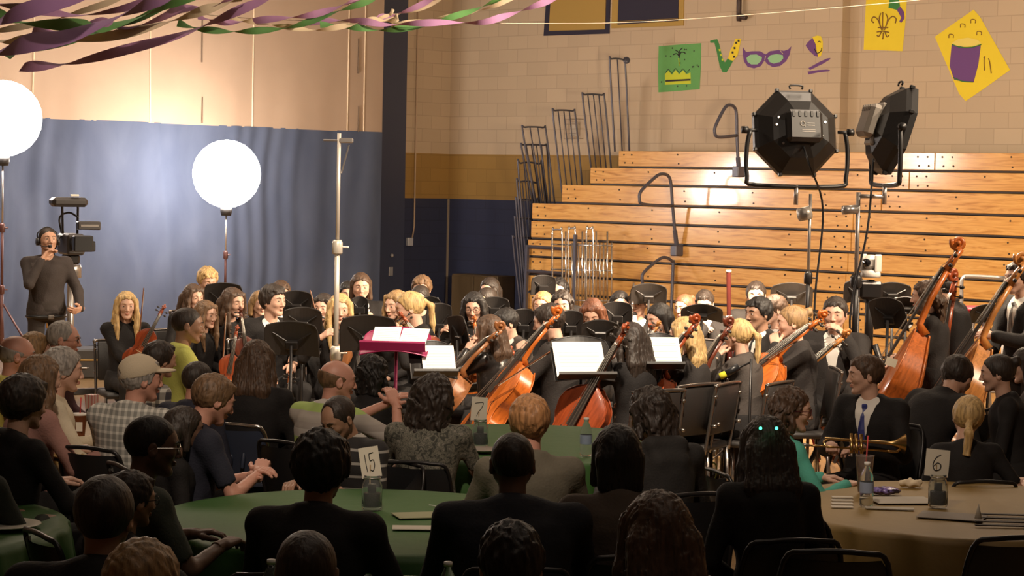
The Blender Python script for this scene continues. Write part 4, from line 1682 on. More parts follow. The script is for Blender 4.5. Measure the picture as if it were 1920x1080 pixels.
for a_, b_2, top in ((1036, 1054, 431), (1066, 1079, 429), (1100, 1112, 429)):
    MB().tube(smooth_path([rp(a_, 575), rp(a_, top + 8), rp(a_ + 3, top), rp(b_2 - 3, top), rp(b_2, top + 8), rp(b_2, 575)], 4), .013, 8).build('chrome_loop', M_CHROME, t, True)
for i, px in enumerate((1061, 1073, 1085, 1092, 1097, 1106, 1118, 1125, 1132, 1139, 1147)):
    MB().tube([rp(px, 573), rp(px, 434 if i % 3 == 0 else 455)], .0135, 8).build('chrome_tube', M_CHROME, t, True)
for y_ in (458, 505, 562):
    MB().tube([rp(1034, y_), rp(1149, y_ + 3)], .012, 8).build('cross_tube', M_CHROME, t, True)
MB().tube([rp(1077, 600), rp(1079, 440)], .028, 4).build('slate_post', slate, t)
for px in (1040, 1142):
    c = rp(px, 573)
    MB().tube([c, Vector((c.x, c.y, -org.z + .02))], .015, 8).build('leg', M_CHROME, t, True)

# ------------------------------------------------------------------ things on the wall
YA = {0: 0.0, 1: .18}


def wall_poly(name, m, pix, layer, parent=None, far=0, thick=.002):
    y = (.18 if far else 0) - .004 - .003 * layer
    pts = [on_plane(px, py, MA, y) for px, py in pix]
    area = sum(a[0] * b[1] - b[0] * a[1] for a, b in zip(pts, pts[1:] + pts[:1]))
    if area < 0:
        pts = pts[::-1]
    mb = MB().prism([Vector((x, y, z)) for x, z in pts], (0, -1, 0), thick)
    o = mb.build(name, m, parent)
    if parent is None:
        o.matrix_world = MA
    return o


def wall_line(name, m, pix, layer, r_px=1.0, parent=None, far=0):
    y = (.18 if far else 0) - .004 - .003 * layer
    pts = [Vector((p[0], y, p[1])) for p in [on_plane(px, py, MA, y) for px, py in pix]]
    o = MB().tube(smooth_path(pts, 3) if len(pts) > 2 else pts, r_px / 150, 5).build(name, m, parent, True)
    return o


def c3(pts):      # coordinates read from the enlarged view of the wall
    return [(1200 + x / 2.6667, y / 2.6667) for x, y in pts]


gold = mat('banner_gold', (.42, .27, .07), .8, bump=.2, bscale=200)
navy = mat('banner_navy', (.025, .022, .045), .8, bump=.2, bscale=200)
b1 = thing('championship_banner', 'gold felt banner with a dark navy border high on the wall', 'banner', mw=MA)
wall_poly('border', navy, [(1025, -14), (1144, -16), (1142, 63), (1019, 67)], 4, b1, thick=.02)
wall_poly('field', gold, [(1033, -14), (1136, -16), (1134, 55), (1029, 58)], 8, b1, thick=.01)
b1 = thing('championship_banner', 'dark navy banner with a thin gold border high on the wall', 'banner', mw=MA)
wall_poly('border', gold, [(1148, -16), (1282, -16), (1281, 48), (1146, 53)], 4, b1, thick=.02)
wall_poly('field', navy, [(1160, -16), (1272, -16), (1271, 39), (1158, 46)], 8, b1, thick=.01)
wall_line('thin_line', gold, [(1158, 40), (1271, 35)], 12, .6, b1)
# pipe elbow
x, z = on_plane(1386, 0, MA, -.08)
x2, z2 = on_plane(1387, 29, MA, -.08)
o = MB().tube(smooth_path([(x, -.08, HGT - .02), (x, -.08, z), (x2, -.08, z2 + .03), (x2 + .04, -.08, z2 - .02), (x2 + .11, -.08, z2 - .03)], 4), .035, 10).build('pipe', mat('iron_pipe', (.06, .04, .035), .5, .3), None, True)
o.matrix_world = MA
tag(o, 'dark iron pipe with an elbow dropping down the block wall', 'pipe')
# strobe with wire guard
g_ = thing('alarm_strobe', 'small white alarm box behind a wire guard on the wall', 'alarm', mw=MA)
x, z = on_plane(1076, 242, MA, -.05)
MB().box((x, -.03, z), (.15, .06, .20), None, .01).build('housing', mat('offwhite_plastic', (.60, .52, .42), .5), g_)
mb = MB()
for k in range(5):
    mb.tube([(x - .15, -.10, z - .14 + .07 * k), (x + .15, -.10, z - .14 + .07 * k)], .004, 5)
    mb.tube([(x - .14 + .07 * k, -.10, z - .15), (x - .14 + .07 * k, -.10, z + .15)], .004, 5)
for sx in (-1, 1):
    for sz in (-1, 1):
        mb.tube([(x + sx * .14, -.10, z + sz * .14), (x + sx * .14, -.001, z + sz * .14)], .004, 5)
mb.build('wire_guard', mat('dull_wire', (.35, .27, .2), .4, .6), g_)

pg = mat('poster_green', (.13, .36, .11), .85, var=.1, vscale=6)
py_ = mat('poster_yellow', (.80, .62, .035), .85, var=.05, vscale=5)
pp = mat('poster_purple', (.15, .06, .22), .8)
pk = mat('poster_ink', (.03, .025, .03), .8)
pgr = mat('poster_deep_green', (.05, .23, .06), .8)
plime = mat('poster_lime', (.55, .62, .04), .8)
pmint = mat('poster_mint', (.30, .55, .30), .8)
pcream = mat('poster_cream', (.75, .62, .42), .8)
t = thing('crown_poster', 'green paper poster with a yellow crown and dark sparkles', 'poster', mw=MA)
wall_poly('paper', pg, c3([(93, 232), (200, 222), (306, 216), (304, 330), (298, 446), (200, 454), (92, 462), (90, 340)]), 0, t)
wall_poly('crown', plime, c3([(125, 370), (125, 424), (254, 418), (252, 362), (232, 372), (215, 352), (196, 372), (178, 350), (160, 374), (143, 354)]), 1, t)
wall_poly('crown_band', pk, c3([(127, 400), (127, 409), (252, 403), (252, 394)]), 2, t)
wall_line('crown_points', pk, c3([(128, 364), (142, 346), (158, 366), (178, 342), (196, 364), (215, 344), (232, 364), (248, 346)]), 2, .5, t)
for pts in ([(196, 290), (192, 262), (176, 250)], [(196, 290), (198, 255), (212, 240)], [(196, 285), (205, 262), (222, 262)], [(196, 285), (184, 268), (166, 274)], [(196, 330), (194, 300), (192, 292)]):
    wall_line('plume', pk if pts[0][1] < 300 else plime, c3(pts), 2, 1.0, t)
random.seed(3)
dots = MB()
for k in range(26):
    px, py = random.uniform(104, 292), random.uniform(234, 444)
    if 120 < px < 258 and 335 < py < 428:
        continue
    x, z = on_plane(*c3([(px, py)])[0], MA, -.012)
    dots.box((x, -.009, z), (.018, .002, .018), Matrix.Rotation(.7, 3, 'Y'))
dots.build('dots', pk, t)
# saxophone cut-out
t = thing('saxophone_cutout', 'green and yellow paper saxophone cut-out shaped like a V', 'paper cut-out', mw=MA)
wall_poly('body_tube', pgr, c3([(386, 196), (396, 222), (412, 290), (424, 312), (440, 290), (452, 286), (474, 286), (452, 330), (432, 362), (412, 360), (398, 330), (384, 262), (372, 214), (352, 214), (350, 204), (372, 198)]), 0, t)
wall_poly('bell', py_, c3([(440, 292), (452, 250), (468, 222), (476, 194), (506, 194), (498, 230), (488, 276), (466, 304), (450, 300)]), 1, t)
for k, (px, py) in enumerate(((398, 250), (404, 275), (412, 298), (462, 262), (472, 240), (480, 214), (470, 284), (492, 204))):
    wall_poly('key', pk if k > 2 else plime, c3([(px - 5, py - 4), (px + 4, py - 6), (px + 6, py + 4), (px - 3, py + 6)]), 2, t)
# mask cut-out
t = thing('mask_cutout', 'purple paper eye mask cut-out with mint green eyes', 'paper cut-out', mw=MA)
wall_poly('mask', pp, c3([(514, 236), (530, 260), (560, 256), (600, 256), (628, 272), (650, 256), (690, 250), (720, 254), (742, 246), (756, 232), (748, 272), (730, 306), (700, 330), (664, 336), (636, 320), (622, 302), (604, 330), (570, 342), (538, 334), (520, 308), (514, 272)]), 0, t)
for pts in ([(532, 290), (550, 274), (582, 272), (610, 286), (606, 304), (586, 322), (556, 322), (538, 310)], [(638, 292), (652, 276), (684, 270), (714, 276), (716, 292), (700, 310), (668, 318), (648, 310)]):
    wall_poly('eye_hole', pmint, c3(pts), 1, t)
wall_line('nose_line', pcream, c3([(628, 280), (624, 300)]), 2, .7, t)
wall_line('temple_line', pcream, c3([(702, 254), (716, 270)]), 2, .7, t)
# theatre mask and drumsticks
t = thing('theatre_mask_cutout', 'half yellow half purple paper face mask cut-out', 'paper cut-out', mw=MA)
wall_poly('yellow_half', py_, c3([(862, 186), (884, 178), (904, 180), (914, 208), (914, 250), (904, 280), (888, 286), (880, 250), (878, 220)]), 0, t)
wall_poly('purple_half', pp, c3([(862, 190), (878, 222), (882, 252), (890, 284), (872, 278), (848, 256), (828, 228), (838, 212)]), 1, t)
wall_line('smile', pk, c3([(872, 244), (884, 266), (904, 256), (908, 240)]), 2, .8, t)
wall_line('eye', pk, c3([(888, 212), (896, 206), (904, 212)]), 2, .8, t)
t = thing('drumstick_cutout', 'upper purple paper drumstick cut-out slanting below the face mask', 'paper cut-out', mw=MA)
wall_poly('stick', pp, c3([(842, 340), (900, 308), (936, 292), (952, 290), (948, 298), (912, 320), (850, 350)]), 0, t)
t = thing('drumstick_cutout', 'lower purple paper drumstick cut-out lying nearly level', 'paper cut-out', mw=MA)
wall_poly('stick', pp, c3([(838, 358), (890, 350), (932, 348), (950, 350), (946, 356), (892, 362), (842, 372)]), 0, t)
# fleur-de-lis poster
t = thing('lily_poster', 'yellow paper poster with a brown lily emblem', 'poster', mw=MA)
wall_poly('paper', py_, c3([(1132, -30), (1336, -30), (1326, 120), (1312, 256), (1220, 252), (1118, 248), (1124, 110)]), 0, t, far=1)
br_ink = mat('poster_brown', (.22, .11, .03), .8)
for pts in ([(1214, 150), (1212, 110), (1214, 60)], [(1208, 150), (1190, 100), (1168, 84), (1158, 102), (1168, 114)], [(1222, 150), (1242, 100), (1264, 82), (1280, 94), (1276, 116)], [(1200, 130), (1196, 90), (1204, 66)], [(1230, 130), (1238, 92), (1228, 68)],
            [(1184, 160), (1214, 156), (1244, 162)], [(1206, 160), (1194, 182), (1184, 176)], [(1216, 162), (1214, 194), (1212, 190)], [(1224, 160), (1234, 184), (1244, 176)], [(1190, 138), (1240, 138)]):
    wall_line('lily_stroke', br_ink, c3(pts), 2, 1.1, t, far=1)
wall_poly('green_feather', pgr, c3([(1250, -20), (1290, -20), (1300, 30), (1284, 50), (1264, 44), (1242, 40)]), 1, t, far=1)
wall_poly('purple_feather', pp, c3([(1284, 50), (1300, 32), (1320, 60), (1322, 92), (1306, 114), (1296, 108), (1306, 88), (1294, 66)]), 2, t, far=1)
# drum poster
t = thing('drum_poster', 'yellow diamond paper poster with a purple drum and music notes', 'poster', mw=MA)
wall_poly('paper', py_, c3([(1474, 184), (1570, 116), (1668, 48), (1700, 84), (1850, 350), (1730, 436), (1628, 506), (1596, 470), (1540, 340)]), 0, t, far=1)
wall_poly('drum_shell', pp, c3([(1558, 222), (1632, 238), (1704, 226), (1692, 320), (1668, 412), (1615, 409), (1570, 398), (1548, 330)]), 1, t, far=1)
wall_poly('drum_head', mat('poster_straw', (.80, .66, .15), .8), c3([(1558, 216), (1590, 196), (1640, 188), (1690, 200), (1706, 216), (1680, 228), (1630, 234), (1580, 230)]), 2, t, far=1)
wall_line('drum_rim', pgr, c3([(1560, 222), (1600, 236), (1660, 236), (1706, 222)]), 3, 1.0, t, far=1)
wall_line('drum_foot', pgr, c3([(1566, 388), (1610, 406), (1664, 410)]), 3, 1.0, t, far=1)
for pts in ([(1722, 352), (1720, 300), (1724, 282), (1718, 290)], [(1756, 366), (1748, 310), (1742, 292)]):
    wall_line('stick', br_ink, c3(pts), 2, 1.0, t, far=1)
for cx, cy in ((1612, 130), (1664, 108), (1554, 182), (1694, 168)):
    wall_line('note', br_ink, c3([(cx - 10, cy + 8), (cx - 8, cy - 10), (cx + 12, cy - 8), (cx + 12, cy + 8)]), 2, .8, t, far=1)

# ------------------------------------------------------------------ film lights
M_LAMPSHELL = mat('lamp_shell_black', (.007, .006, .006), .42)
M_GRAYMETAL = mat('lamp_gray_metal', (.30, .27, .24), .4, .4)
M_STEEL = mat('stand_steel', (.45, .42, .40), .3, .8)


M_PALE = mat('pale_aluminium', (.66, .60, .52), .35, .35)


def light_stand(P, label, base_r=.55, thick=1.0, sections=3, mat_=None, top_z=None, bright=False):
    """telescoping stand under the point P"""
    r = thing('light_stand', label, 'light stand', (P.x, P.y, 0))
    top = top_z or P.z
    m = mat_ or M_BLACKMETAL
    zs = [.28] + [.28 + (top - .28) * (i + 1) / sections for i in range(sections)]
    for i in range(sections):
        MB().tube([(0, 0, zs[i] - .1), (0, 0, zs[i + 1])], (.019 - .004 * i) * thick, 10).build('tube_section', M_PALE if bright else (M_STEEL if i == sections - 1 else m), r, True)
        if i < sections - 1:
            mb = MB().lathe([(.026 * thick, -.05), (.03 * thick, -.04), (.03 * thick, .03), (.022 * thick, .05)], (0, 0, zs[i + 1] - .05), 12)
            mb.tube([(0, 0, zs[i + 1] - .05), (.065 * thick, 0, zs[i + 1] - .05)], .008, 6)
            mb.build('locking_collar', m, r, True)
    for k in range(3):
        a = math.radians(100 + 120 * k)
        MB().tube([(0.02 * math.cos(a), .02 * math.sin(a), .75), (base_r * math.cos(a), base_r * math.sin(a), .015)], .012 * thick, 6).build('leg', m, r, True)
        MB().tube([(0, 0, .30), (base_r * .55 * math.cos(a), base_r * .55 * math.sin(a), .015 + .75 * .45)], .007, 6).build('brace', m, r, True)
    return r


def octa_lamp(P, aim, label, R_=.36, watts=60.0, col=(1.0, .78, .55), logo=True, module=M_LAMPSHELL, depth=.20):
    """eight-sided soft light at P throwing along aim"""
    aim = Vector(aim).normalized()
    up = Vector((0, 0, 1))
    x = aim.cross(up).normalized()
    z = x.cross(aim)
    M = Matrix((x, aim, z)).transposed()
    r = thing('soft_light', label, 'film light', mw=Matrix.Translation(P) @ M.to_4x4())

    def octo(rad, y):
        return [Vector((rad * math.cos(math.pi / 8 + k * math.pi / 4), y, rad * math.sin(math.pi / 8 + k * math.pi / 4))) for k in range(8)]
    rings = [octo(R_ * 1.04, depth * .55), octo(R_ * 1.04, depth * .30), octo(R_ * .97, depth * .12), octo(R_ * .70, -depth * .35), octo(R_ * .38, -depth * .60)]
    rows = [q + [q[0]] for q in rings]
    mb = MB().grid(rows)
    mb.add(rings[-1], [tuple(range(8))[::-1]])
    for q in rings[1]:
        mb.box(q * 1.0, (.03, .04, .03), None, .006)
    mb.build('octagonal_shell', M_LAMPSHELL, r)
    mb = MB()
    mb.add(octo(R_ * 1.0, depth * .50), [tuple(range(8))])
    dm = MB()
    rows = [octo(R_ * f, depth * .45 + dome) for f, dome in ((1.0, 0), (.85, .03), (.6, .055), (.3, .07), (.02, .075))]
    dm.grid([q + [q[0]] for q in rows][::-1])
    area = math.pi * R_ * R_
    e = mat('lamp_diffuser_%d' % int(watts), (.9, .85, .8), .8, emit=col, estr=watts)
    dm.build('diffuser', e, r, True)
    # electronics module on the back
    mb = MB().box((0, -depth * .72, .01), (.30, .10, .26), None, .03)
    for k in range(5):
        mb.box((-.10 + .05 * k, -depth * .72 - .052, .10), (.02, .01, .05), None, .003)
    mod = mb.build('control_module', module, r)
    if logo:
        lg = MB().tube([(-.03 + .018 * math.cos(a), -depth * .72 - .054, .02 + .018 * math.sin(a)) for a in [2 * math.pi * k / 14 for k in range(14)]], .003, 5, closed=True)
        lg.tube([(-.02, -depth * .72 - .054, .008), (-.008, -depth * .72 - .054, -.004)], .003, 5)
        for k in range(2):
            lg.box((.04, -depth * .72 - .052, .025 - .018 * k), (.06, .003, .005))
        for k in range(2):
            lg.box((.02, -depth * .72 - .052, -.03 - .014 * k), (.11, .003, .003))
        lg.build('logo', mat('logo_white', (.6, .55, .5), .6), mod)
        for k, (bx_, bz) in enumerate(((-.19, .09), (-.21, .03), (-.16, -.12), (.20, .06), (.17, -.05))):
            MB().lathe([(.010, 0), (.010, .012)], (bx_, -depth * .42, bz), 10, Matrix.Rotation(math.pi / 2, 3, 'X')).build('bolt_cap', M_STEEL, r)
    MB().tube(smooth_path([(-.05, 0, R_ * .96), (-.05, 0, R_ * 1.04), (.05, 0, R_ * 1.04), (.05, 0, R_ * .96)], 3), .008, 6).build('carry_handle', M_LAMPSHELL, r, True)
    # U-shaped yoke with a pivot knob on each side
    dn = -(M.transposed() @ up)
    dn = Vector((0, dn.y, dn.z)).normalized()
    w = R_ * 1.12
    yk = [Vector((-w, 0, 0)), Vector((-w * 1.06, 0, 0)) + dn * R_ * .4, Vector((-w * 1.04, 0, 0)) + dn * R_ * 1.02, Vector((-w * .85, 0, 0)) + dn * R_ * 1.22,
          Vector((w * .85, 0, 0)) + dn * R_ * 1.22, Vector((w * 1.04, 0, 0)) + dn * R_ * 1.02, Vector((w * 1.06, 0, 0)) + dn * R_ * .4, Vector((w, 0, 0))]
    MB().tube(smooth_path(yk, 4), .019, 8).build('yoke', M_LAMPSHELL, r, True)
    for sx in (-1, 1):
        mb = MB().tube([(sx * R_ * .95, 0, 0), (sx * (w + .05), 0, 0)], .014, 8)
        mb.tube([(sx * (w + .02), 0, 0), (sx * (w + .07), 0, 0)], .03, 12)
        mb.build('pivot_knob', M_LAMPSHELL, r, True)
    MB().tube([dn * R_ * 1.2, dn * (R_ * 1.2 + .16)], .018, 10).build('spigot', M_STEEL, r, True)
    c = P + M @ (dn * (R_ * 1.2 + .1))
    return r, c


P1 = at(1496, 246, 17.2)
lamp, c = octa_lamp(P1, (-.22, 1.0, -.20), 'black octagonal film light seen from behind, aimed at the orchestra', watts=LAMP_FRONT)
s1 = light_stand(Vector((at(1520, 350, 17.2).x, 17.2, 0)), 'black light stand beneath the eight-sided film light seen from behind', thick=1.15, top_z=c.z + .03)
MB().tube([(-.0, 0, c.z - .12), (-.09, -.02, c.z - .14)], .055, 14).build('grip_knob', M_GRAYMETAL, s1, True)
cab = MB()
o = cab.tube(smooth_path([P1 + Vector((.03, -.12, -.12)), P1 + Vector((.06, -.30, -.28)), Vector((s1.location.x + .09, 17.1, c.z - .1)), Vector((s1.location.x + .05, 17.14, 1.3)), Vector((s1.location.x + .06, 17.14, .5)), Vector((s1.location.x + .12, 17.1, .02))], 6), .009, 6).build('power_cable', M_BLACKPLASTIC, None, True)
tag(o, 'black cable hanging down the stand of the film light seen from behind', 'cable')
o = MB().tube(smooth_path([Vector((s1.location.x + .02, 17.10, 1.1)), Vector((s1.location.x + .05, 17.08, .8)), Vector((s1.location.x + .0, 17.06, .4)), Vector((s1.location.x + .1, 17.0, .015))], 5), .008, 6).build('red_cable', mat('red_rubber', (.35, .02, .015), .5), None, True)
tag(o, 'red cable trailing down the foot of the black light stand', 'cable')
P2 = at(1662, 240, 16.4)
lamp, c = octa_lamp(P2, (1.0, .09, -.30), 'black film light turned edge-on, with a gray side panel', watts=LAMP_SIDE, logo=False, module=M_GRAYMETAL, R_=.355)
MB().box((.02, -.06, 0), (.20, .11, .34), None, .012).build('gray_housing', mat('housing_gray', (.34, .31, .28), .45, .2), lamp)
for k in range(4):
    MB().box((-.04 + .10 * (k % 2), -.06, .06 + .07 * (k // 2)), (.012, .115, .05), None, .004).build('vent_slot', M_LAMPSHELL, lamp)
s2 = light_stand(Vector((at(1610, 350, 16.4).x, 16.4, 0)), 'black light stand under the film light turned edge-on', thick=1.5, top_z=c.z + .03)
MB().tube([Vector((0, 0, c.z)), c - Vector((s2.location.x, 16.4, 0))], .016, 8).build('grip_arm', M_STEEL, s2, True)
MB().tube([(-.0, 0, c.z - .10), (-.12, -.02, c.z - .11)], .035, 12).build('grip_knob', M_STEEL, s2, True)
o = MB().tube(smooth_path([P2 + Vector((-.1, -.05, -.2)), Vector((s2.location.x + .06, 16.3, 1.9)), Vector((s2.location.x - .05, 16.33, 1.2)), Vector((s2.location.x + .05, 16.3, .5)), Vector((s2.location.x + .1, 16.2, .02))], 6), .009, 6).build('power_cable', M_BLACKPLASTIC, None, True)
tag(o, 'black cable hanging from the edge-on film light', 'cable')
# two bare round lanterns that shine towards the camera
for k, (px, py, d, R_, lab) in enumerate(((425, 326, 27.0, .43, 'glowing round lantern light in front of the blue curtain'), (6, 222, 23.5, .42, 'glowing round lantern light at the edge of the hall, high by the tan mesh'))):
    P = at(px, py, d)
    t = thing('lantern_light', lab, 'film light', tuple(P))
    v, f = uv_ball((0, 0, 0), R_, 24, 16)
    link_obj('globe', new_mesh('globe', v, f, mat('lantern_glow_%d' % k, (.95, .9, .85), .8, emit=(1.0, .88, .78), estr=LANTERN[k])), t)
    MB().lathe([(.06, -R_ - .10), (.075, -R_ - .05), (.075, -R_ + .012), (.03, -R_ + .02)], (0, 0, 0), 16).build('lamp_holder', M_LAMPSHELL, t, True)
    light_stand(Vector((P.x, P.y, 0)), ('tall stand carrying the lantern light in front of the curtain', 'tall stand carrying the lantern light at the edge of the hall')[k], top_z=P.z - R_ - .05, mat_=mat('stand_maroon', (.10, .04, .035), .4, .3))
# tall thin silver stand with a small clamp
P = at(636, 250, 15.0)
t = light_stand(Vector((P.x, P.y, 0)), 'tall silver stand with a small clamp rising from the front music desks', top_z=P.z, bright=True, sections=3, thick=1.25, mat_=M_PALE)
mb = MB().box((.05, 0, P.z - .05), (.10, .04, .035), None, .008)
mb.tube([(.02, 0, P.z - .28), (.07, 0, P.z - .08)], .006, 6)
mb.tube([(-.11, 0, P.z - .05), (.10, 0, P.z - .05)], .008, 6)
mb.build('clamp', M_STEEL, t)

# ------------------------------------------------------------------ video cameras
P = at(133, 480, 20.3)
t = thing('camera_pedestal', 'steel column pedestal under the video camera before the curtain', 'camera stand', (P.x, P.y, 0))
zt = at(133, 497, 20.3).z
MB().tube([(0, 0, .25), (0, 0, zt - .06)], .034, 14).build('column', M_STEEL, t, True)
MB().lathe([(.10, zt - .12), (.10, zt - .03), (.095, zt), (.02, zt + .005)], (0, 0, 0), 20).build('head_drum', M_STEEL, t, True)
for k in range(3):
    a = math.radians(30 + 120 * k)
    MB().box((.25 * math.cos(a), .25 * math.sin(a), .12), (.55, .07, .06), Matrix.Rotation(a, 3, 'Z'), .01).build('leg', M_BLACKMETAL, t)
    MB().tube([(.5 * math.cos(a), .5 * math.sin(a) - .02, .05), (.5 * math.cos(a), .5 * math.sin(a) + .02, .05)], .05, 14).build('caster', M_BLACKPLASTIC, t)
MB().tube(smooth_path([(-.10, -.05, zt - .02), (-.16, -.10, zt - .25), (-.20, -.1, zt - .6)], 5), .012, 6).build('pan_handle', mat('handle_brass', (.5, .3, .12), .4, .5), t, True)
t = thing('video_camera', 'bulky black video camera with a raised viewfinder on the pedestal', 'video camera', (P.x, P.y, zt), math.radians(25))
k_ = mat('camera_body', (.045, .040, .040), .45)
MB().box((0, 0, .20), (.17, .42, .20), None, .02).build('camera_body', k_, t)
MB().tube([(0, -.20, .22), (0, -.42, .22)], .065, 18).build('lens', M_BLACKPLASTIC, t, True)
MB().box((0, -.46, .22), (.18, .10, .15), None, .01).build('lens_hood', M_BLACKPLASTIC, t)
MB().box((0, .0, .06), (.11, .30, .10), None, .02).build('tilt_head', M_BLACKMETAL, t)
vf = MB().box((.14, -.10, .38), (.22, .10, .08), None, .01).build('viewfinder', k_, t)
MB().box((.14, -.155, .38), (.17, .005, .02)).build('highlight_strip', M_STEEL, vf)
MB().box((.16, -.02, .18), (.13, .06, .10), None, .01).build('side_monitor', M_BLACKPLASTIC, t)
MB().tube(smooth_path([(-.08, .05, .30), (-.10, .05, .45), (-.02, .0, .50), (.06, -.05, .45)], 4), .01, 6).build('top_handle', M_BLACKMETAL, t, True)
tp = MB().box((-.04, -.05, .60), (.34, .20, .09), None, .03).build('prompter_hood', k_, t)
MB().box((0, -.13, .665), (.08, .02, .02), None, .004).build('tally_lamp', mat('tally', (.8, .78, .7), .4), tp)
MB().tube([(-.08, 0, .30), (-.10, -.05, .56)], .012, 6).build('hood_post', M_BLACKMETAL, t)
MB().tube([(.06, 0, .30), (.05, -.05, .56)], .012, 6).build('hood_post', M_BLACKMETAL, t)
for k in range(4):
    MB().tube(smooth_path([(-.09, .02 * k, .28), (-.16, .02, .18 - .03 * k), (-.13, .03, .02), (-.03, .05, -.05)], 5), .006, 5).build('cable_loop', M_BLACKPLASTIC, t, True)
# remote camera on a black tripod among the stands
P = at(1632, 520, 16.6)
tr = thing('tripod', 'heavy black tripod under the pale remote camera', 'tripod', (P.x, P.y, 0))
MB().tube([(0, 0, .75), (0, 0, P.z - .02)], .035, 12).build('centre_column', M_BLACKMETAL, tr, True)
MB().box((0, 0, P.z - .10), (.18, .16, .14), None, .02).build('pan_head', M_BLACKMETAL, tr)
for k in range(3):
    a = math.radians(-25 + 120 * k)
    MB().tube([(.05 * math.cos(a), .05 * math.sin(a), 1.0), (.42 * math.cos(a), .42 * math.sin(a), .015)], [.026, .018], 8).build('leg', M_BLACKMETAL, tr, True)
    MB().tube([(.02 * math.cos(a), .02 * math.sin(a), .62), (.22 * math.cos(a), .22 * math.sin(a), .54)], .009, 6).build('spreader', M_BLACKMETAL, tr, True)
pc = thing('remote_camera', 'pale gray remote camera with a round black lens on the tripod', 'camera', (P.x, P.y, P.z), math.radians(-40))
pg_ = mat('remote_gray', (.50, .46, .42), .4)
MB().lathe([(.075, 0), (.08, .01), (.075, .05), (.05, .06)], (0, 0, 0), 20).build('base', pg_, pc, True)
for sx in (-1, 1):
    MB().box((sx * .065, 0, .11), (.02, .09, .14), None, .009).build('arm', pg_, pc)
hd = MB().box((0, 0, .115), (.105, .12, .12), None, .035).build('head', pg_, pc)
MB().tube([(0, -.05, .115), (0, -.072, .115)], .032, 16).build('lens', mat('lens_glass', (.01, .01, .012), .05), hd, True)
# conference microphone with a yellow ring in front of the cellos
P = at(1344, 706, 13.8)
t = thing('microphone_stand', 'black microphone on a short boom with a yellow foam ring', 'microphone', (P.x + .22, P.y, 0))
MB().tube([(0, 0, .02), (0, 0, P.z + .12)], .009, 8).build('pole', M_BLACKMETAL, t, True)
MB().tube([(0, 0, P.z + .10), (-.20, 0, P.z + .0)], .007, 8).build('boom', M_BLACKMETAL, t, True)
MB().tube([(-.16, 0, P.z + .02), (-.20, 0, P.z - .0)], .022, 12).build('yellow_ring', mat('yellow_foam', (.65, .60, .03), .8), t, True)
MB().tube([(-.08, 0, P.z + .07), (-.16, 0, P.z + .02)], .024, 12).build('capsule', M_BLACKPLASTIC, t, True)
MB().lathe([(.14, 0), (.14, .015), (.02, .03)], (0, 0, 0), 24).build('base', M_BLACKMETAL, t, True)
# black equipment case by the camera pedestal
P = at_z(185, 712, 0)
t = thing('equipment_case', 'low black equipment case with brass trim on the floor by the curtain', 'case', (P.x - .25, P.y + .3, 0), .2)
MB().box((0, 0, .16), (.75, .45, .32), None, .02).build('shell', mat('case_black', (.03, .028, .028), .5), t)
MB().box((0, 0, .20), (.765, .465, .02), None, .004).build('trim_band', mat('case_brass', (.5, .33, .12), .35, .8), t)
MB().tube([(-.08, -.24, .12), (-.06, -.27, .12), (.06, -.27, .12), (.08, -.24, .12)], .008, 6).build('handle', M_STEEL, t)

# ------------------------------------------------------------------ streamers and their wire
CREPE = {'purple': mat('crepe_purple', (.30, .15, .33), .75, bump=.3, bscale=400), 'violet': mat('crepe_violet', (.50, .25, .46), .75, bump=.3, bscale=400),
         'green': mat('crepe_green', (.13, .33, .09), .75, bump=.3, bscale=400), 'cream': mat('crepe_cream', (.78, .62, .42), .75, bump=.3, bscale=400)}


def streamer(col, pts, d0, d1, label, tw=9.0, w=.055):
    n = len(pts)
    P = [at(px, py, d0 + (d1 - d0) * i / (n - 1)) for i, (px, py) in enumerate(pts)]
    path = smooth_path(P, 12)
    L = 0
    rows, prev = [], None
    ph = random.uniform(0, 6)
    for i, p in enumerate(path):
        t = (path[min(i + 1, len(path) - 1)] - path[max(i - 1, 0)]).normalized()
        if prev is not None:
            L += (p - prev).length
        prev = p
        x = t.cross(Vector((0, 0, 1))).normalized()
        y = x.cross(t)
        a = ph + L * tw + .5 * math.sin(L * 3)
        s_ = x * math.cos(a) + y * math.sin(a)
        rows.append([p + s_ * w / 2 * f for f in (-1, 0, 1)])
    mb = MB().grid(rows)
    mb.grid([[q + Vector((0, 0, .0008)) for q in r_[::-1]] for r_ in rows])
    o = mb.build('paper_streamer', CREPE[col], None, True)
    return tag(o, label, 'streamer', 'crepe paper streamers overhead')


streamer('purple', [(-60, 112), (0, 95), (60, 80), (130, 67), (222, 30), (293, -2), (330, -25)], 9, 11, 'widest dark purple streamer sweeping up from the hall edge', 3.5, .085)
streamer('purple', [(-20, 48), (0, 37), (56, 18), (130, -2), (170, -20)], 9, 10, 'short dark purple streamer nearest the upper corner', 3.0, .075)
streamer('violet', [(41, 126), (90, 122), (148, 115), (237, 93), (333, 67), (407, 37), (493, 0), (520, -14)], 10.5, 12.5, 'lowest hanging lilac streamer above the lantern light', 4.0, .055)
streamer('green', [(-30, 22), (18, 33), (50, 42), (111, 46), (160, 48), (193, 52), (259, 33), (319, 7), (372, -14)], 10, 11.5, 'green streamer with wide turns over the tan mesh', 4.5, .065)
streamer('cream', [(-20, 72), (11, 76), (52, 76), (93, 78), (160, 73), (222, 65), (289, 48), (356, 28), (407, 11), (456, -6)], 10, 12, 'long cream streamer twisting through the purple ones', 5.0, .055)
streamer('green', [(10, 106), (33, 96), (85, 84), (141, 72), (193, 56), (259, 36), (310, 8), (345, -12)], 10.5, 11.5, 'green streamer just above the lowest lilac one', 4.5, .055)
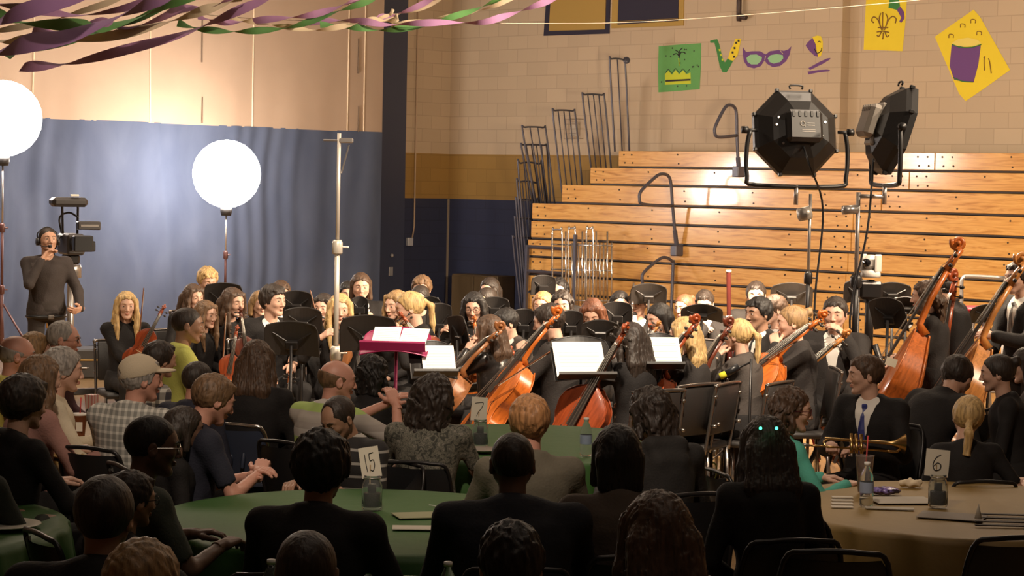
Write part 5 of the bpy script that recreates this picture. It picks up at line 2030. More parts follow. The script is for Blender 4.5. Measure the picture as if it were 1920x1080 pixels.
streamer('violet', [(-20, 0), (0, 7), (40, 14), (74, 19), (120, 26), (159, 28), (222, 18), (280, 2), (330, -12)], 10, 11, 'pale lilac streamer along the upper corner', 5.0, .05)
streamer('cream', [(-20, 60), (30, 52), (90, 40), (150, 22), (200, 6), (240, -12)], 11, 11.6, 'short cream streamer near the upper corner', 6.0, .035)
streamer('violet', [(60, 60), (120, 62), (190, 42), (240, 52), (300, 34), (340, 16), (400, 12), (440, -10)], 10.5, 12, 'lilac streamer tangled with the wide green one', 6.0, .05)
streamer('green', [(333, 43), (360, 50), (389, 56), (444, 59), (500, 56), (556, 48), (630, 22), (685, 4), (710, -10)], 14, 15, 'green streamer rising past the end of the curtain', 9.0, .048)
streamer('violet', [(370, 30), (410, 40), (444, 41), (537, 33), (593, 26), (648, 7), (680, -10)], 14, 15, 'lilac streamer rising past the end of the curtain', 9.0, .048)
streamer('cream', [(426, 26), (450, 36), (481, 41), (537, 50), (593, 56), (648, 48), (696, 37), (740, 40)], 14, 15.5, 'cream streamer tied into the knot on the wire', 9.0, .042)
streamer('green', [(600, 46), (640, 48), (680, 53), (712, 56), (750, 54), (805, 46), (847, 32), (888, 19), (935, -2), (960, -14)], 15, 15.8, 'green streamer sagging beneath the wire knot', 8.5, .048)
streamer('violet', [(560, 44), (620, 38), (680, 40), (722, 46), (770, 44), (835, 42), (902, 42), (944, 31), (1000, 12), (1032, 0), (1060, -14)], 15, 15.8, 'longest lilac streamer reaching the gold banner', 7.5, .05)
streamer('cream', [(700, 44), (735, 46), (771, 42), (813, 36), (863, 28), (924, 12), (955, -2), (980, -14)], 15.3, 15.8, 'cream streamer leaving the wire knot with the green one', 8.5, .04)
streamer('violet', [(676, 44), (697, 42), (715, 32), (736, 28), (771, 17), (797, 5), (820, -10)], 15.3, 15.8, 'short lilac streamer climbing from the wire knot', 8.0, .045)
streamer('cream', [(700, 40), (725, 32), (750, 25), (791, 14), (824, 0), (845, -12)], 15.4, 15.9, 'short cream streamer climbing from the wire knot', 8.0, .042)
wp = [at(px, py, d) for px, py, d in ((330, 22, 15.9), (500, 36, 15.8), (740, 41, 15.6), (1025, 44, 15.6), (1200, 41, 15.9), (1400, 28, 16.4), (1640, 8, 17.0), (1800, -8, 17.4))]
o = MB().tube(smooth_path(wp, 5), .003, 5).build('hanging_wire', mat('wire_pale', (.62, .52, .40), .4, .3), None, True)
tag(o, 'thin pale wire stretched across the hall above the streamers', 'wire')
P = at(739, 36, 15.55)
mb = MB()
for k in range(5):
    mb.tube([P + Vector((.03 * math.cos(k * 2.3), .02 * math.sin(k), .02 * math.sin(k * 1.9))), P + Vector((-.02 * math.cos(k * 1.3), 0, -.05 + .03 * k))], .012, 6)
o = mb.build('wire_knot', CREPE['cream'], None, True)
tag(o, 'knot of cream crepe paper tied on the pale wire', 'knot')

# ------------------------------------------------------------------ tables with what stands on them


def round_table(px, d, label, clothcol, clothname, clothlabel, r=.915, drop=.30, H=.735, m=None):
    c = at(px, 800, d)
    t = thing('round_table', label, 'table', (c.x, c.y, 0))
    MB().lathe([(r, H - .03), (r + .005, H - .02), (r + .005, H - .008), (r, H - .002)], (0, 0, 0), 64).build('tabletop', mat('table_laminate', (.30, .24, .18), .5), t, True)
    for k in range(4):
        a = math.radians(45 + 90 * k)
        MB().tube([(.42 * math.cos(a), .42 * math.sin(a), H - .03), (.58 * math.cos(a), .58 * math.sin(a), .0)], .016, 8).build('leg', M_STEEL, t, True)
    n = 160
    prof = [(0.02, .0), (.5 * r, 0), (.96 * r, 0), (r + .008, -.004), (r + .018, -.03), (r + .03, -drop * .5), (r + .045, -drop)]
    vs, fs = [], []
    for i, (rr, z) in enumerate(prof):
        for k in range(n):
            a = 2 * math.pi * k / n
            f = max(0, (i - 3)) / 3
            w = f * (.030 * math.sin(a * 19 + .6 * math.sin(a * 3)) + .014 * math.sin(a * 41 + 1))
            lift = .0025 * (math.sin(a * 7 + rr * 9) * math.sin(rr * 14)) if i in (1, 2) else 0
            vs.append(((rr + w) * math.cos(a), (rr + w) * math.sin(a), H + .004 + z + lift + f * .02 * math.sin(a * 5)))
    for i in range(len(prof) - 1):
        for k in range(n):
            l = (k + 1) % n
            fs.append((i * n + k, (i + 1) * n + k, (i + 1) * n + l, i * n + l))
    fs.append(tuple(range(n)))
    me = new_mesh('tablecloth', vs, fs, m or mat(clothname, clothcol, .58, bump=.25, bscale=14, var=.08, vscale=3), True)
    o = link_obj('tablecloth', me)
    o.location = (c.x, c.y, 0)
    sd = o.modifiers.new('thick', 'SOLIDIFY')
    sd.thickness = .002
    tag(o, clothlabel, 'tablecloth', 'plastic tablecloths')
    return c


TZ = .742
GREEN = (.036, .115, .022)
TAN = (.28, .18, .055)
TBL = {}
TBL['six'] = round_table(1822, 9.82, 'round folding table with the number six card', TAN, 'tan_cloth', 'tan plastic cloth over the table with the number six card', drop=.34)
TBL['seven'] = round_table(985, 12.0, 'round folding table with the number seven card', GREEN, 'green_cloth', 'green plastic cloth under the number seven card')
TBL['fifteen'] = round_table(692, 9.15, 'round folding table with the number fifteen card', GREEN, 'green_cloth', 'green plastic cloth under the number fifteen card')
TBL['tan2'] = round_table(70, 11.7, 'round folding table behind the man in the tan cap', TAN, 'tan_cloth', 'tan plastic cloth beside the man in the tan cap')
TBL['edge'] = round_table(-300, 8.75, 'round folding table cut by the picture edge, low by the dark sleeve', GREEN, 'green_cloth', 'green plastic cloth cut by the picture edge under a white plate')
TBL['near'] = round_table(690, 6.95, 'round folding table carrying the two water bottles seen at the very bottom', GREEN, 'green_cloth', 'green plastic cloth under the two water bottles at the very bottom')


def on_table(px, py, z=TZ):
    return at_z(px, py, z)


GLASS = mat('clear_glass', (.9, .93, .92), .04, trans=.92)
GLASS.node_tree.nodes['Principled BSDF'].inputs['IOR'].default_value = 1.12
PAPER = mat('card_paper', (.74, .68, .56), .85)
INK = mat('marker_ink', (.02, .018, .02), .6)


def stroke(mb, pts, O, X, Z, w, n):
    P = [O + X * x + Z * z + n for x, z in pts]
    mb.tube(smooth_path(P, 6) if len(P) > 2 else P, w, 5)


def number_card(P, face, strokes, label, w=.105, h=.15, roll=0):
    """card standing upright with its foot at P"""
    r = thing('number_card', label, 'table number', tuple(P), -math.radians(face))
    R = Matrix.Rotation(math.radians(roll), 3, 'Y') @ Matrix.Rotation(math.radians(-6), 3, 'X')
    MB().box(R @ Vector((0, 0, h / 2)), (w, .0015, h), R).build('card', PAPER, r)
    mb = MB()
    for s_ in strokes:
        pts = [R @ Vector((x * w / 2, -.0018, h / 2 + z * h / 2)) for x, z in s_]
        mb.tube(smooth_path(pts, 6) if len(pts) > 2 else pts, w * .022, 5)
    mb.build('numeral', INK, r)
    return r


def jar(P, label, cid, fill=(.03, .015, .02), h=.15, r_=.045, white=True):
    t = thing('glass_jar', label, 'jar', (P.x, P.y, TZ + .004))
    MB().lathe([(r_ * .9, 0), (r_, .01), (r_, h * .72), (r_ * .78, h * .86), (r_ * .78, h), (r_ * .70, h), (r_ * .70, h * .86), (r_ * .92, h * .70), (r_ * .92, .012), (.001, .008)], (0, 0, 0), 24, cap=False).build('glass', GLASS, t, True)
    mb = MB().lathe([(r_ * .86, .014), (r_ * .88, h * .25), (r_ * .85, h * .48), (.001, h * .5)], (0, 0, 0), 16)
    mb.build('beads', mat('jar_beads_' + cid, fill, .3, bump=.8, bscale=110), t, True)
    if white:
        MB().lathe([(.019, h * .5), (.019, h * .74), (.001, h * .745)], (0, 0, 0), 16).build('tea_light', mat('candle_wax', (.80, .76, .64), .5, emit=(1, .8, .5), estr=.0), t, True)
    MB().tube([(r_ * .80 * math.cos(a), r_ * .80 * math.sin(a), h * .93) for a in [2 * math.pi * k / 20 for k in range(20)]], .003, 6, closed=True).build('neck_ring', M_STEEL, t, True)
    return t


D7 = [[(-.55, .45), (-.2, .52), (.45, .55), (.3, .1), (-.1, -.3), (-.25, -.62)]]
D15 = [[(-.45, .55), (-.42, -.1), (-.38, -.6)], [(.0, .55), (.02, .1), (.35, .12), (.42, -.25), (.2, -.58), (-.05, -.5)], [(0, .55), (.45, .6)]]
D6 = [[(.25, .62), (-.15, .35), (-.35, -.15), (-.15, -.55), (.25, -.45), (.3, -.12), (.0, .0), (-.28, -.25)]]
for (px, py, ty, face, S_, lab, cid, fill, roll, cw, ch) in (
        (900, 838, 782, 0, D7, 'white card numbered 7 standing on the dark jar', 'seven', (.02, .012, .018), 3, .088, .13),
        (697, 956, 906, 0, D15, 'white card numbered 15 standing askew on its jar', 'fifteen', (.28, .20, .04), -10, .088, .135),
        (1758, 952, 893, 0, D6, 'white card numbered 6 standing on the jar', 'six', (.05, .02, .07), 5, .11, .125)):
    P = on_table(px, py)
    j = jar(P, 'clear glass jar of %s with a tea light, under card %s' % ({'seven': 'dark beads', 'fifteen': 'gold beads', 'six': 'dark beads and candy'}[cid], cid), cid, fill)
    number_card(Vector((P.x + (-.012 if cid != 'fifteen' else 0), P.y, TZ + .145)), face, S_, lab, cw, ch, roll)
    st = MB().tube([(P.x - .01, P.y + .004, TZ + .02), (P.x - .01, P.y + .004, TZ + .20)], .003, 5).build('card_stick', mat('stick_wood', (.5, .35, .18), .7), None)
    tag(st, 'thin stick holding up card %s in its jar' % cid, 'stick')


def bottle(P, label, tint=(.8, .85, .85), z0=TZ + .004):
    t = thing('water_bottle', label, 'bottle', (P.x, P.y, z0), 0, 'water bottles')
    MB().lathe([(.028, 0), (.032, .006), (.032, .03), (.030, .036), (.032, .045), (.032, .125), (.028, .145), (.018, .168), (.0125, .178), (.0125, .19), (.001, .19)], (0, 0, 0), 20, cap=False).build('bottle_body', GLASS, t, True)
    MB().lathe([(.0325, .062), (.0328, .07), (.0328, .108), (.0325, .112)], (0, 0, 0), 20, cap=False).build('paper_label', mat('bottle_label', (.30, .36, .50), .6), t, True)
    MB().lathe([(.0145, .188), (.0145, .203), (.001, .204)], (0, 0, 0), 16).build('cap', mat('cap_white', (.8, .78, .74), .5), t, True)
    return t


def cup(P, label, col, h=.15, straw=None, tr=True, lid=None):
    t = thing('plastic_cup', label, 'cup', (P.x, P.y, TZ + .004))
    m = mat('cup_' + str(int(col[0] * 999)), col, .15, trans=.75 if tr else 0)
    m.node_tree.nodes['Principled BSDF'].inputs['IOR'].default_value = 1.15
    MB().lathe([(.028, 0), (.030, .004), (.044, h), (.047, h + .003), (.044, h + .004), (.041, h), (.028, .008), (.001, .006)], (0, 0, 0), 24, cap=False).build('cup_body', m, t, True)
    if lid:
        MB().lathe([(.047, h + .004), (.047, h + .012), (.03, h + .016), (.001, h + .016)], (0, 0, 0), 24).build('lid', mat('lid_white', (.7, .66, .6), .4), t, True)
    if straw:
        MB().tube([(.0, 0, .02), (.012, .0, h + .10)], .0035, 6).build('straw', mat('straw_' + straw[0], straw[1], .4), t, True)
    return t


bottle(on_table(1098, 855), 'clear water bottle on the green cloth by the number seven jar')
bottle(on_table(507, 1166), 'clear water bottle at the very bottom beside a dark head')
bottle(on_table(838, 1170), 'clear water bottle at the very bottom between two dark heads')
bottle(on_table(1624, 950), 'clear water bottle beside the tall cup with a red straw')
cup(on_table(1620, 925), 'tall clear plastic cup with a red straw', (.62, .5, .45), .175, ('red', (.6, .06, .06)))
cup(on_table(147, 833), 'cup of dark tea with a white lid and red straw on the tan cloth', (.20, .07, .03), .15, ('red', (.6, .06, .06)), False, True)
MB_l = MB().box((0, 0, 0), (.035, .002, .05)).build('paper_tag', mat('tag_white', (.75, .7, .6), .8), None)
P = on_table(151, 833)
MB_l.location = (P.x + .0, P.y - .043, TZ + .10)
tag(MB_l, 'small white paper sticker on the cup of dark tea', 'sticker')
# tall lime tumbler standing on a chair behind the dark chairs
P = at_z(1321, 915, 0)
t = thing('drink_tumbler', 'tall bright lime yellow tumbler standing on the floor among the chairs', 'tumbler', (P.x, P.y, .0))
MB().lathe([(.036, 0), (.040, .008), (.044, .20), (.044, .21), (.001, .21)], (0, 0, 0), 24).build('tumbler_body', mat('lime_tumbler', (.74, .78, .16), .35), t, True)
MB().lathe([(.046, .21), (.046, .23), (.03, .24), (.001, .24)], (0, 0, 0), 24).build('lid', mat('tumbler_lid', (.45, .55, .2), .4), t, True)
MB().tube(smooth_path([(.045, 0, .19), (.08, 0, .17), (.08, 0, .08), (.045, 0, .06)], 4), .007, 6).build('handle', mat('tumbler_lid', (.45, .55, .2), .4), t, True)


def flat(px, py, w, d_, rot, label, cat, name, m, z=0.0, th=.003, bev=0):
    P = on_table(px, py)
    o = MB().box((0, 0, 0), (w, d_, th), None, bev).build(name, m)
    o.location = (P.x, P.y, TZ + .0045 + th / 2 + z)
    o.rotation_euler = (0, 0, rot)
    return tag(o, label, cat)


wp_ = mat('leaflet_paper', (.55, .50, .42), .85)
flat(1690, 940, .29, .21, .15, 'white leaflet between the bottle and the number six jar', 'leaflet', 'leaflet', wp_)
flat(1668, 955, .22, .05, -.1, 'narrow pale paper slip in front of the white leaflet', 'paper', 'paper_slip', wp_)
flat(1785, 970, .29, .20, -.35, 'gray leaflet lying askew in front of the number six jar', 'leaflet', 'leaflet', mat('leaflet_gray', (.36, .32, .28), .85))
for k in range(4):
    flat(1579, 934 + k * 6, .10, .035, .03, 'pale ticket strip %s in the ladder of four on the tan cloth' % ('farthest back', 'second from the back', 'third from the back', 'nearest the table edge')[k], 'ticket', 'ticket', mat('ticket_paper', (.70, .64, .54), .8))
for k in range(4):
    flat(1893, 968 + k * 7, .30, .022, -.02, 'dark program strip %s in the fanned pile by the picture edge' % ('at the back', 'second', 'third', 'at the front')[k], 'program', 'program', mat('program_dark', (.05, .04, .035), .6), th=.006)
# foil snack bag
P = on_table(1656, 928)
g = Field((-.11, -.07, -.01), (.11, .07, .06), .006)
g.ell((0, 0, .018), (.09, .05, .018), amp=.008, fq=70, seed=4)
v, f = g.surf()
o = link_obj('snack_bag', new_mesh('snack_bag', v, f, ramp_mat('foil_purple', noise_fac(22), ((.4, (.05, .02, .10)), (.52, (.30, .22, .60)), (.62, (.03, .02, .03))), .22)))
o.location = (P.x, P.y, TZ + .004)
tag(o, 'crumpled purple and black foil snack bag on the tan cloth', 'snack bag')
P = on_table(1708, 914)
g = Field((-.08, -.05, -.01), (.08, .05, .06), .006)
g.ell((0, 0, .018), (.06, .035, .02), amp=.01, fq=80, seed=9)
v, f = g.surf()
o = link_obj('napkin', new_mesh('napkin', v, f, mat('napkin_paper', (.72, .60, .42), .9)))
o.location = (P.x, P.y, TZ + .004)
tag(o, 'crumpled cream napkin behind the purple snack bag', 'napkin')
P = on_table(1834, 975)
o = MB().lathe([(.018, 0), (.001, .07)], (0, 0, 0), 12).build('paper_cone', mat('ticket_paper', (.70, .64, .54), .8), None, True)
o.location = (P.x, P.y, TZ + .004)
tag(o, 'small upright cream paper cone on the tan cloth', 'paper cone')
# plates and papers on the green cloths


def plate(px, py, label, r=.12, col=(.62, .60, .52)):
    P = on_table(px, py)
    o = MB().lathe([(r * .6, 0), (r * .68, .003), (r, .014), (r * .99, .017), (r * .66, .007), (.001, .005)], (0, 0, 0), 32, cap=False).build('plate', mat('plate_%d' % int(col[0] * 99), col, .35), None, True)
    o.location = (P.x, P.y, TZ + .004)
    return tag(o, label, 'plate')


plate(8, 990, 'white plate at the picture edge under the dark sleeve', .15, (.75, .72, .62))
plate(905, 848, 'small clear plate on the green cloth in front of the number seven jar', .10, (.35, .30, .26))
plate(125, 860, 'amber glass plate on the tan cloth beside the tea cup', .09, (.40, .28, .10))
flat(795, 968, .26, .16, .3, 'pale folded paper on the green cloth beside the dark jacket', 'paper', 'folded_paper', mat('paper_greenish', (.30, .30, .18), .85))
flat(785, 992, .22, .10, .05, 'pale napkin strip nearest the edge of the green cloth', 'napkin', 'napkin', wp_)
flat(822, 952, .004, .12, .8, 'thin white straw lying on the green cloth', 'straw', 'straw', mat('straw_white', (.7, .7, .66), .5))
P = on_table(172, 778)
t = thing('snack_tin', 'striped pink and white popcorn box on the tan table', 'box', (P.x, P.y, TZ + .004), .3)
MB().lathe([(.035, 0), (.045, .12), (.001, .121)], (0, 0, 0), 4).build('carton', ramp_mat('pink_stripes', axis_stripes(0, 55), ((0, (.62, .48, .42)), (.5, (.55, .22, .20))), .6, interp='CONSTANT'), t)

# ------------------------------------------------------------------ clothes
SUIT = ('suit_charcoal', (.030, .026, .025))
SUITG = ('suit_gray', (.065, .055, .050))
BLK = ('cloth_black', (.016, .014, .014))
NAVY = ('cloth_navy', (.025, .026, .04))
AUD, ORC = 'audience at the tables', 'orchestra players'


def stripes(name, axis, freq, stops):
    return ramp_mat(name, axis_stripes(axis, freq), stops, .85, interp='CONSTANT')


LIMEPOLO = stripes('polo_lime_gray', 2, 5.2, ((0, (.38, .34, .30)), (.30, (.36, .48, .14)), (.55, (.50, .46, .42)), (.80, (.34, .30, .27))))
PLAIDSH = plaid_mat('plaid_gray_white', (.24, .24, .22), (.42, .41, .37), (.64, .62, .56), 26, 26)
PLAIDDK = plaid_mat('plaid_navy_white', (.05, .05, .06), (.25, .24, .22), (.62, .60, .54), 14, 14)
STRIPEBW = stripes('shirt_black_white', 2, 14, ((0, (.022, .020, .020)), (.80, (.34, .32, .29))))
FLORAL = ramp_mat('blouse_floral', noise_fac(26, (1, 1, 1), 4, 1.5), ((.42, (.05, .05, .04)), (.50, (.20, .19, .15)), (.58, (.07, .07, .055)), (.64, (.24, .22, .18))), .85)
SATIN = mat('black_satin', (.022, .019, .018), .28, bump=.5, bscale=18)
LAPP = dict(group=ORC)

# ------------------------------------------------------------------ the audience
person(30, 626, 'bald older man in yellow jacket with red collar and glasses', face=72, lean=2, hair='balding', hc='gray', skin='pink', outfit='polo', c1=('jacket_yellow', (.62, .55, .14)), glasses=('wire', (.3, .25, .2)), group=AUD)
person(66, 622, 'woman with streaked blonde hair, mostly hidden behind the bald man in yellow', d=13.4, face=60, sex='f', hair='bob', hc='dblonde', outfit='tee', c1=BLK, group=AUD)
person(118, 600, 'balding man with glasses and dark shirt, facing the orchestra by the camera pedestal', d=13.4, face=88, lean=3, hair='receding', hc='gray', skin='pink', outfit='shirt', c1=('shirt_wine', (.05, .018, .02)), glasses=('dark', (.03, .025, .025)), group=AUD)
person(116, 651, 'older person with short gray hair and a cream shirt', face=70, lean=4, sex='f', hair='grayshort', hc='gray', outfit='shirt', c1=('shirt_cream', (.62, .54, .40)), arms='table', group=AUD)
person(76, 665, 'woman with long light brown hair in a dusty pink top', face=48, lean=5, sex='f', hair='long', hc='lbrown', outfit='tee', c1=('top_pink', (.38, .20, .17)), arms='table', group=AUD)
person(44, 707, 'person with short dark hair and black jacket beside the tea cup', face=42, lean=4, hair='short', hc='dark', grow=1.12, outfit='hood', c1=BLK, arms='table', group=AUD, sex='f')
person(351, 575, 'man in a lime yellow zip jacket standing out before the violins', d=14.3, face=70, lean=2, hair='crop', hc='dark', skin='tan', outfit='polo', c1=('jacket_lime', (.58, .60, .15)), hyaw=12, group=AUD, wide=1.05)
person(300, 638, 'dark haired person in a navy and white plaid shirt', d=12.7, face=55, hair='short', hc='dark', skin='warm', outfit='shirt', topmat=PLAIDDK, group=AUD, sex='f')
person(262, 666, 'man in a tan baseball cap and gray plaid shirt', face=28, lean=4, hair='short', hc='gray', skin='pink', outfit='shirt', topmat=PLAIDSH, wide=1.18, hyaw=38, hpitch=-2, cap=('cap_tan', (.55, .46, .33)), arms='table', group=AUD)
person(371, 676, 'man with thinning hair seen from behind, in a dark shirt beside the capped man', d=11.7, face=35, hair='receding', hc='dark', skin='pink', outfit='shirt', c1=NAVY, group=AUD, wide=1.1)
person(482, 637, 'woman with long brown hair and black sweater in the blue chair', face=12, sex='f', hair='long', hc='brown', outfit='shirt', c1=BLK, group=AUD, chair='blue', wide=1.15)
person(411, 700, 'man with light brown hair in a dark T-shirt, head bowed', d=10.1, face=62, lean=8, hpitch=14, hair='short', hc='lbrown', skin='pink', outfit='tee', sleeve=.42, c1=NAVY, arms='clasp', armL=(.06, .34, .80), armR=(.12, .36, .82), group=AUD)
person(286, 776, 'man with close cropped black hair, pale rimmed glasses and gray green shirt', face=58, lean=8, hair='crop', hc='black', skin='brown', outfit='tee', sleeve=.45, c1=('shirt_graygreen', (.075, .085, .07)), wide=1.15, hyaw=18, glasses=('pale', (.7, .65, .6)), arms='table', group=AUD)
person(345, 790, 'person with dark hair half hidden beyond the man in pale rimmed glasses', d=9.9, face=70, sex='f', hair='bob', hc='dark', skin='brown', outfit='tee', c1=BLK, group=AUD)
person(197, 896, 'broad man with cropped hair in black at the lower edge, by glasses wearer', face=8, hair='crop', hc='dark', skin='tan', outfit='tee', c1=BLK, wide=1.3, grow=1.12, group=AUD)
person(246, 902, 'person in glasses seen past the cropped head in black', d=7.7, face=50, hair='short', hc='dark', skin='tan', outfit='tee', c1=BLK, glasses=('dark', (.03, .025, .025)), group=AUD)
person(268, 1012, 'light haired head lowest in the picture', face=25, hair='grayshort', hc='dblonde', skin='pink', outfit='tee', c1=NAVY, sex='f', group=AUD)
person(-42, 775, 'person in a dark green sleeve reaching over the plate at the picture edge', d=8.9, face=40, hair='short', hc='dark', skin='tan', outfit='shirt', c1=('shirt_darkgreen', (.03, .035, .028)), wide=1.2, arms='table', group=AUD)
person(632, 672, 'bald man in a lime and gray striped polo with hands raised', d=11.4, face=38, lean=6, hair='balding', hc='lbrown', skin='pink', outfit='polo', sleeve=.45, topmat=LIMEPOLO, hyaw=34, arms='clasp', armL=(.20, .36, 1.06), armR=(.27, .34, 1.06), wide=1.15, group=AUD)
person(700, 665, 'woman with dark curly hair between the raised hands and the magenta stand', d=12.2, face=25, sex='f', hair='wavybob', hc='black', skin='brown', outfit='tee', c1=BLK, group=AUD)
person(624, 743, 'balding man in a black shirt with thin white stripes, looking down', d=10.3, face=-140, lean=10, hpitch=22, hair='receding', hc='dark', skin='tan', outfit='tee', sleeve=.45, topmat=STRIPEBW, arms='table', wide=1.1, group=AUD)
person(604, 816, 'person with thick black hair and black shirt seen from behind', face=14, hair='messy', hc='black', skin='tan', outfit='shirt', c1=BLK, wide=1.12, grow=1.12, arms='table', group=AUD)
person(818, 706, 'woman with big dark curls in a gray patterned blouse', d=11.0, face=10, sex='f', hair='bigcurly', hc='dark', skin='warm', outfit='tee', sleeve=.42, topmat=FLORAL, wide=1.22, hyaw=10, hroll=6, arms='table', group=AUD)
person(993, 740, 'person with short sandy gray hair in an olive gray sweater', face=-8, sex='f', hair='grayshort', hc='strawb', skin='pink', outfit='shirt', c1=('sweater_olive', (.13, .115, .085)), wide=1.15, arms='table', group=AUD)
person(962, 808, 'broad man with cropped dark hair and navy shirt, back turned', face=-3, hair='crop', hc='dark', skin='brown', outfit='polo', c1=('shirt_navy', (.024, .025, .032)), wide=1.32, arms='table', group=AUD)
person(1158, 795, 'woman with a dark bob and taupe blouse', face=-10, sex='f', hair='bob', hc='black', skin='tan', outfit='tee', sleeve=.9, c1=('blouse_taupe', (.10, .075, .058)), wide=1.15, arms='table', group=AUD)
person(1213, 724, 'woman with wavy dark hair in a black jacket, head bowed', face=-22, lean=8, sex='f', hair='wavybob', hc='dark', outfit='hood', c1=('jacket_black', (.024, .022, .021)), hpitch=12, hyaw=-18, arms='table', group=AUD)
person(576, 990, 'dark cropped head with a pale rim of light at the lower edge', face=5, hair='crop', hc='dark', skin='brown', outfit='tee', c1=BLK, group=AUD)
person(960, 975, 'black haired head with curls lowest in the picture before the broad man', face=0, hair='messy', hc='black', skin='tan', outfit='tee', c1=BLK, grow=.94, group=AUD)
person(1234, 930, 'woman with long dark hair edged in gold light at the lower edge', face=-12, sex='f', hair='long', hc='brown', outfit='tee', c1=BLK, grow=1.12, group=AUD)
person(1484, 725, 'woman in glasses and a teal sweatshirt with dark lettering', d=10.5, face=72, sex='f', hair='wavybob', hc='brown', outfit='shirt', c1=('sweat_teal', (.10, .42, .33)), glasses=('wine', (.12, .02, .03)), wide=1.2, belly=.03, hyaw=20, arms='table', group=AUD)
person(1437, 779, 'woman with long dark brown hair wearing green light clips', face=-10, sex='f', hair='long', hc='dark', outfit='hood', c1=BLK, wide=1.0, grow=1.0, group=AUD)
person(1821, 744, 'girl with a blonde ponytail leaning on the tan table', d=10.9, face=-6, lean=6, sex='f', hair='lowpony', hc='blonde', grow=1.08, outfit='tee', sleeve=.42, c1=BLK, hyaw=12, hroll=8, arms='table', armR=(.42, .22, .80), armL=(-.1, .25, .66), group=AUD)
person(1803, 666, 'boy in a black suit bending forward with his back turned', d=12.9, face=58, lean=38, hair='short', hc='dark', skin='warm', outfit='suit', c1=BLK, hyaw=-20, hpitch=15, group=ORC)
person(1872, 663, 'girl with a dark bun and black top beside the bending boy', d=12.7, face=-80, lean=8, sex='f', hair='bun', hc='dark', outfit='shirt', c1=BLK, group=ORC, arms='lapwide')
person(1928, 650, 'dark haired girl cut by the picture edge', d=13.2, face=-70, sex='f', hair='bob', hc='dark', outfit='shirt', c1=BLK, group=ORC)
person(1625, 665, 'boy in a black suit and blue tie with a brass horn on his lap', d=12.3, face=-142, lean=2, hair='short', hc='brown', outfit='suit', c1=BLK, tie=('royal', (.03, .04, .20)), hyaw=44, arms='lapwide', armL=(-.12, .30, .78), armR=(.12, .30, .78), group=ORC, handR='grip')

# ------------------------------------------------------------------ the orchestra
O = lambda *a, **k: person(*a, group=ORC, chair=k.pop('chair', 'music'), **k)
O(237, 546, 'blonde girl in a black dress sitting by the curtain with an upright bow', d=17.4, face=158, lean=0, sex='f', hair='longfront', hc='blonde', outfit='dress', sleeve=.85, hyaw=6, arms='violinrest', armR=(-.06, .30, .62), armL=(-.12, .30, .66))
O(391, 501, 'fair haired player whose head shows over a music stand', d=20.3, face=150, hair='messy', hc='blonde', outfit='shirt', c1=BLK, hpitch=12)
O(363, 532, 'girl with long brown hair behind the man in lime', d=18.6, face=140, sex='f', hair='longfront', hc='brown', outfit='dress')
O(386, 563, 'girl with light brown hair gazing past the man in lime', d=17.0, face=118, sex='f', hair='longfront', hc='lbrown', outfit='dress', hyaw=8, arms='violinrest')
O(437, 539, 'girl with long brown hair resting a violin on her knee', d=17.3, face=148, sex='f', hair='longfront', hc='brown', outfit='dress', hyaw=-14, arms='violinrest')
vn5 = O(510, 535, 'boy with thick dark curls in a black suit and dark tie', d=16.9, face=150, hair='messy', hc='dark', outfit='suit', c1=BLK, tie=('black', (.01, .01, .012)), hyaw=-22, hpitch=-6, arms='violinrest')
O(527, 527, 'brown haired player behind the curly boy in the suit', d=19.6, face=165, hair='messy', hc='brown', outfit='suit', c1=SUIT)
O(487, 545, 'fair haired player half hidden by the curly boy', d=18.9, face=150, sex='f', hair='bob', hc='dblonde', outfit='dress')
O(607, 550, 'dark haired girl playing beside the silver stand', d=17.8, face=-165, sex='f', hair='longfront', hc='dark', outfit='dress', arms='wind')
O(638, 550, 'smiling blonde girl with wavy hair behind the silver stand', d=16.7, face=162, sex='f', hair='longfront', hc='blonde', outfit='dress', hyaw=10, arms='violin')
O(677, 511, 'boy with chin length brown hair and a white collar holding a black folder', d=19.4, face=172, hair='bob', hc='brown', outfit='suit', c1=BLK, arms='wind')
O(652, 527, 'dark haired player behind the silver stand', d=19.9, face=170, hair='short', hc='black', outfit='suit', c1=SUIT)
O(766, 545, 'girl with a long blonde ponytail playing a viola', d=16.2, face=-112, lean=8, sex='f', hair='pony', hc='blonde', outfit='dress', hyaw=14, hpitch=6, arms='violin', armL=(-.12, .30, 1.0))
O(744, 544, 'fair girl behind the viola player with the ponytail', d=17.2, face=-140, sex='f', hair='longfront', hc='dblonde', outfit='dress')
O(791, 517, 'sandy haired player in the rear, by the blue corner', d=20.0, face=-170, hair='messy', hc='lbrown', outfit='suit', c1=SUIT)
O(788, 534, 'dark haired player with glasses over the low music stands', d=18.7, face=-165, sex='f', hair='bun', hc='dark', outfit='dress', glasses=('dark', (.03, .025, .025)))
O(889, 547, 'girl with long black hair and glasses playing a viola', d=17.2, face=-166, sex='f', hair='longfront', hc='black', skin='fair', outfit='dress', hyaw=-6, hpitch=6, glasses=('dark', (.03, .025, .025)), arms='violin', armL=(-.03, .34, .95))
O(919, 520, 'girl with dark tied hair in the rear row against the dark wall', d=20.0, face=-150, sex='f', hair='bob', hc='dark', outfit='dress')
O(911, 538, 'dark haired player leaning in front of the rear row', d=19.2, face=-140, sex='f', hair='bun', hc='dark', outfit='dress', hpitch=8)
O(918, 590, 'cellist girl with long brown hair and shiny black blouse', d=15.2, face=-62, lean=2, sex='f', hair='long', hc='brown', outfit='blouse', topmat=SATIN, arms='cello')
O(945, 577, 'boy with short black hair in a dark suit between two cellos', d=16.4, face=-120, hair='short', hc='black', outfit='suit', c1=SUITG, hpitch=10, arms='violin')
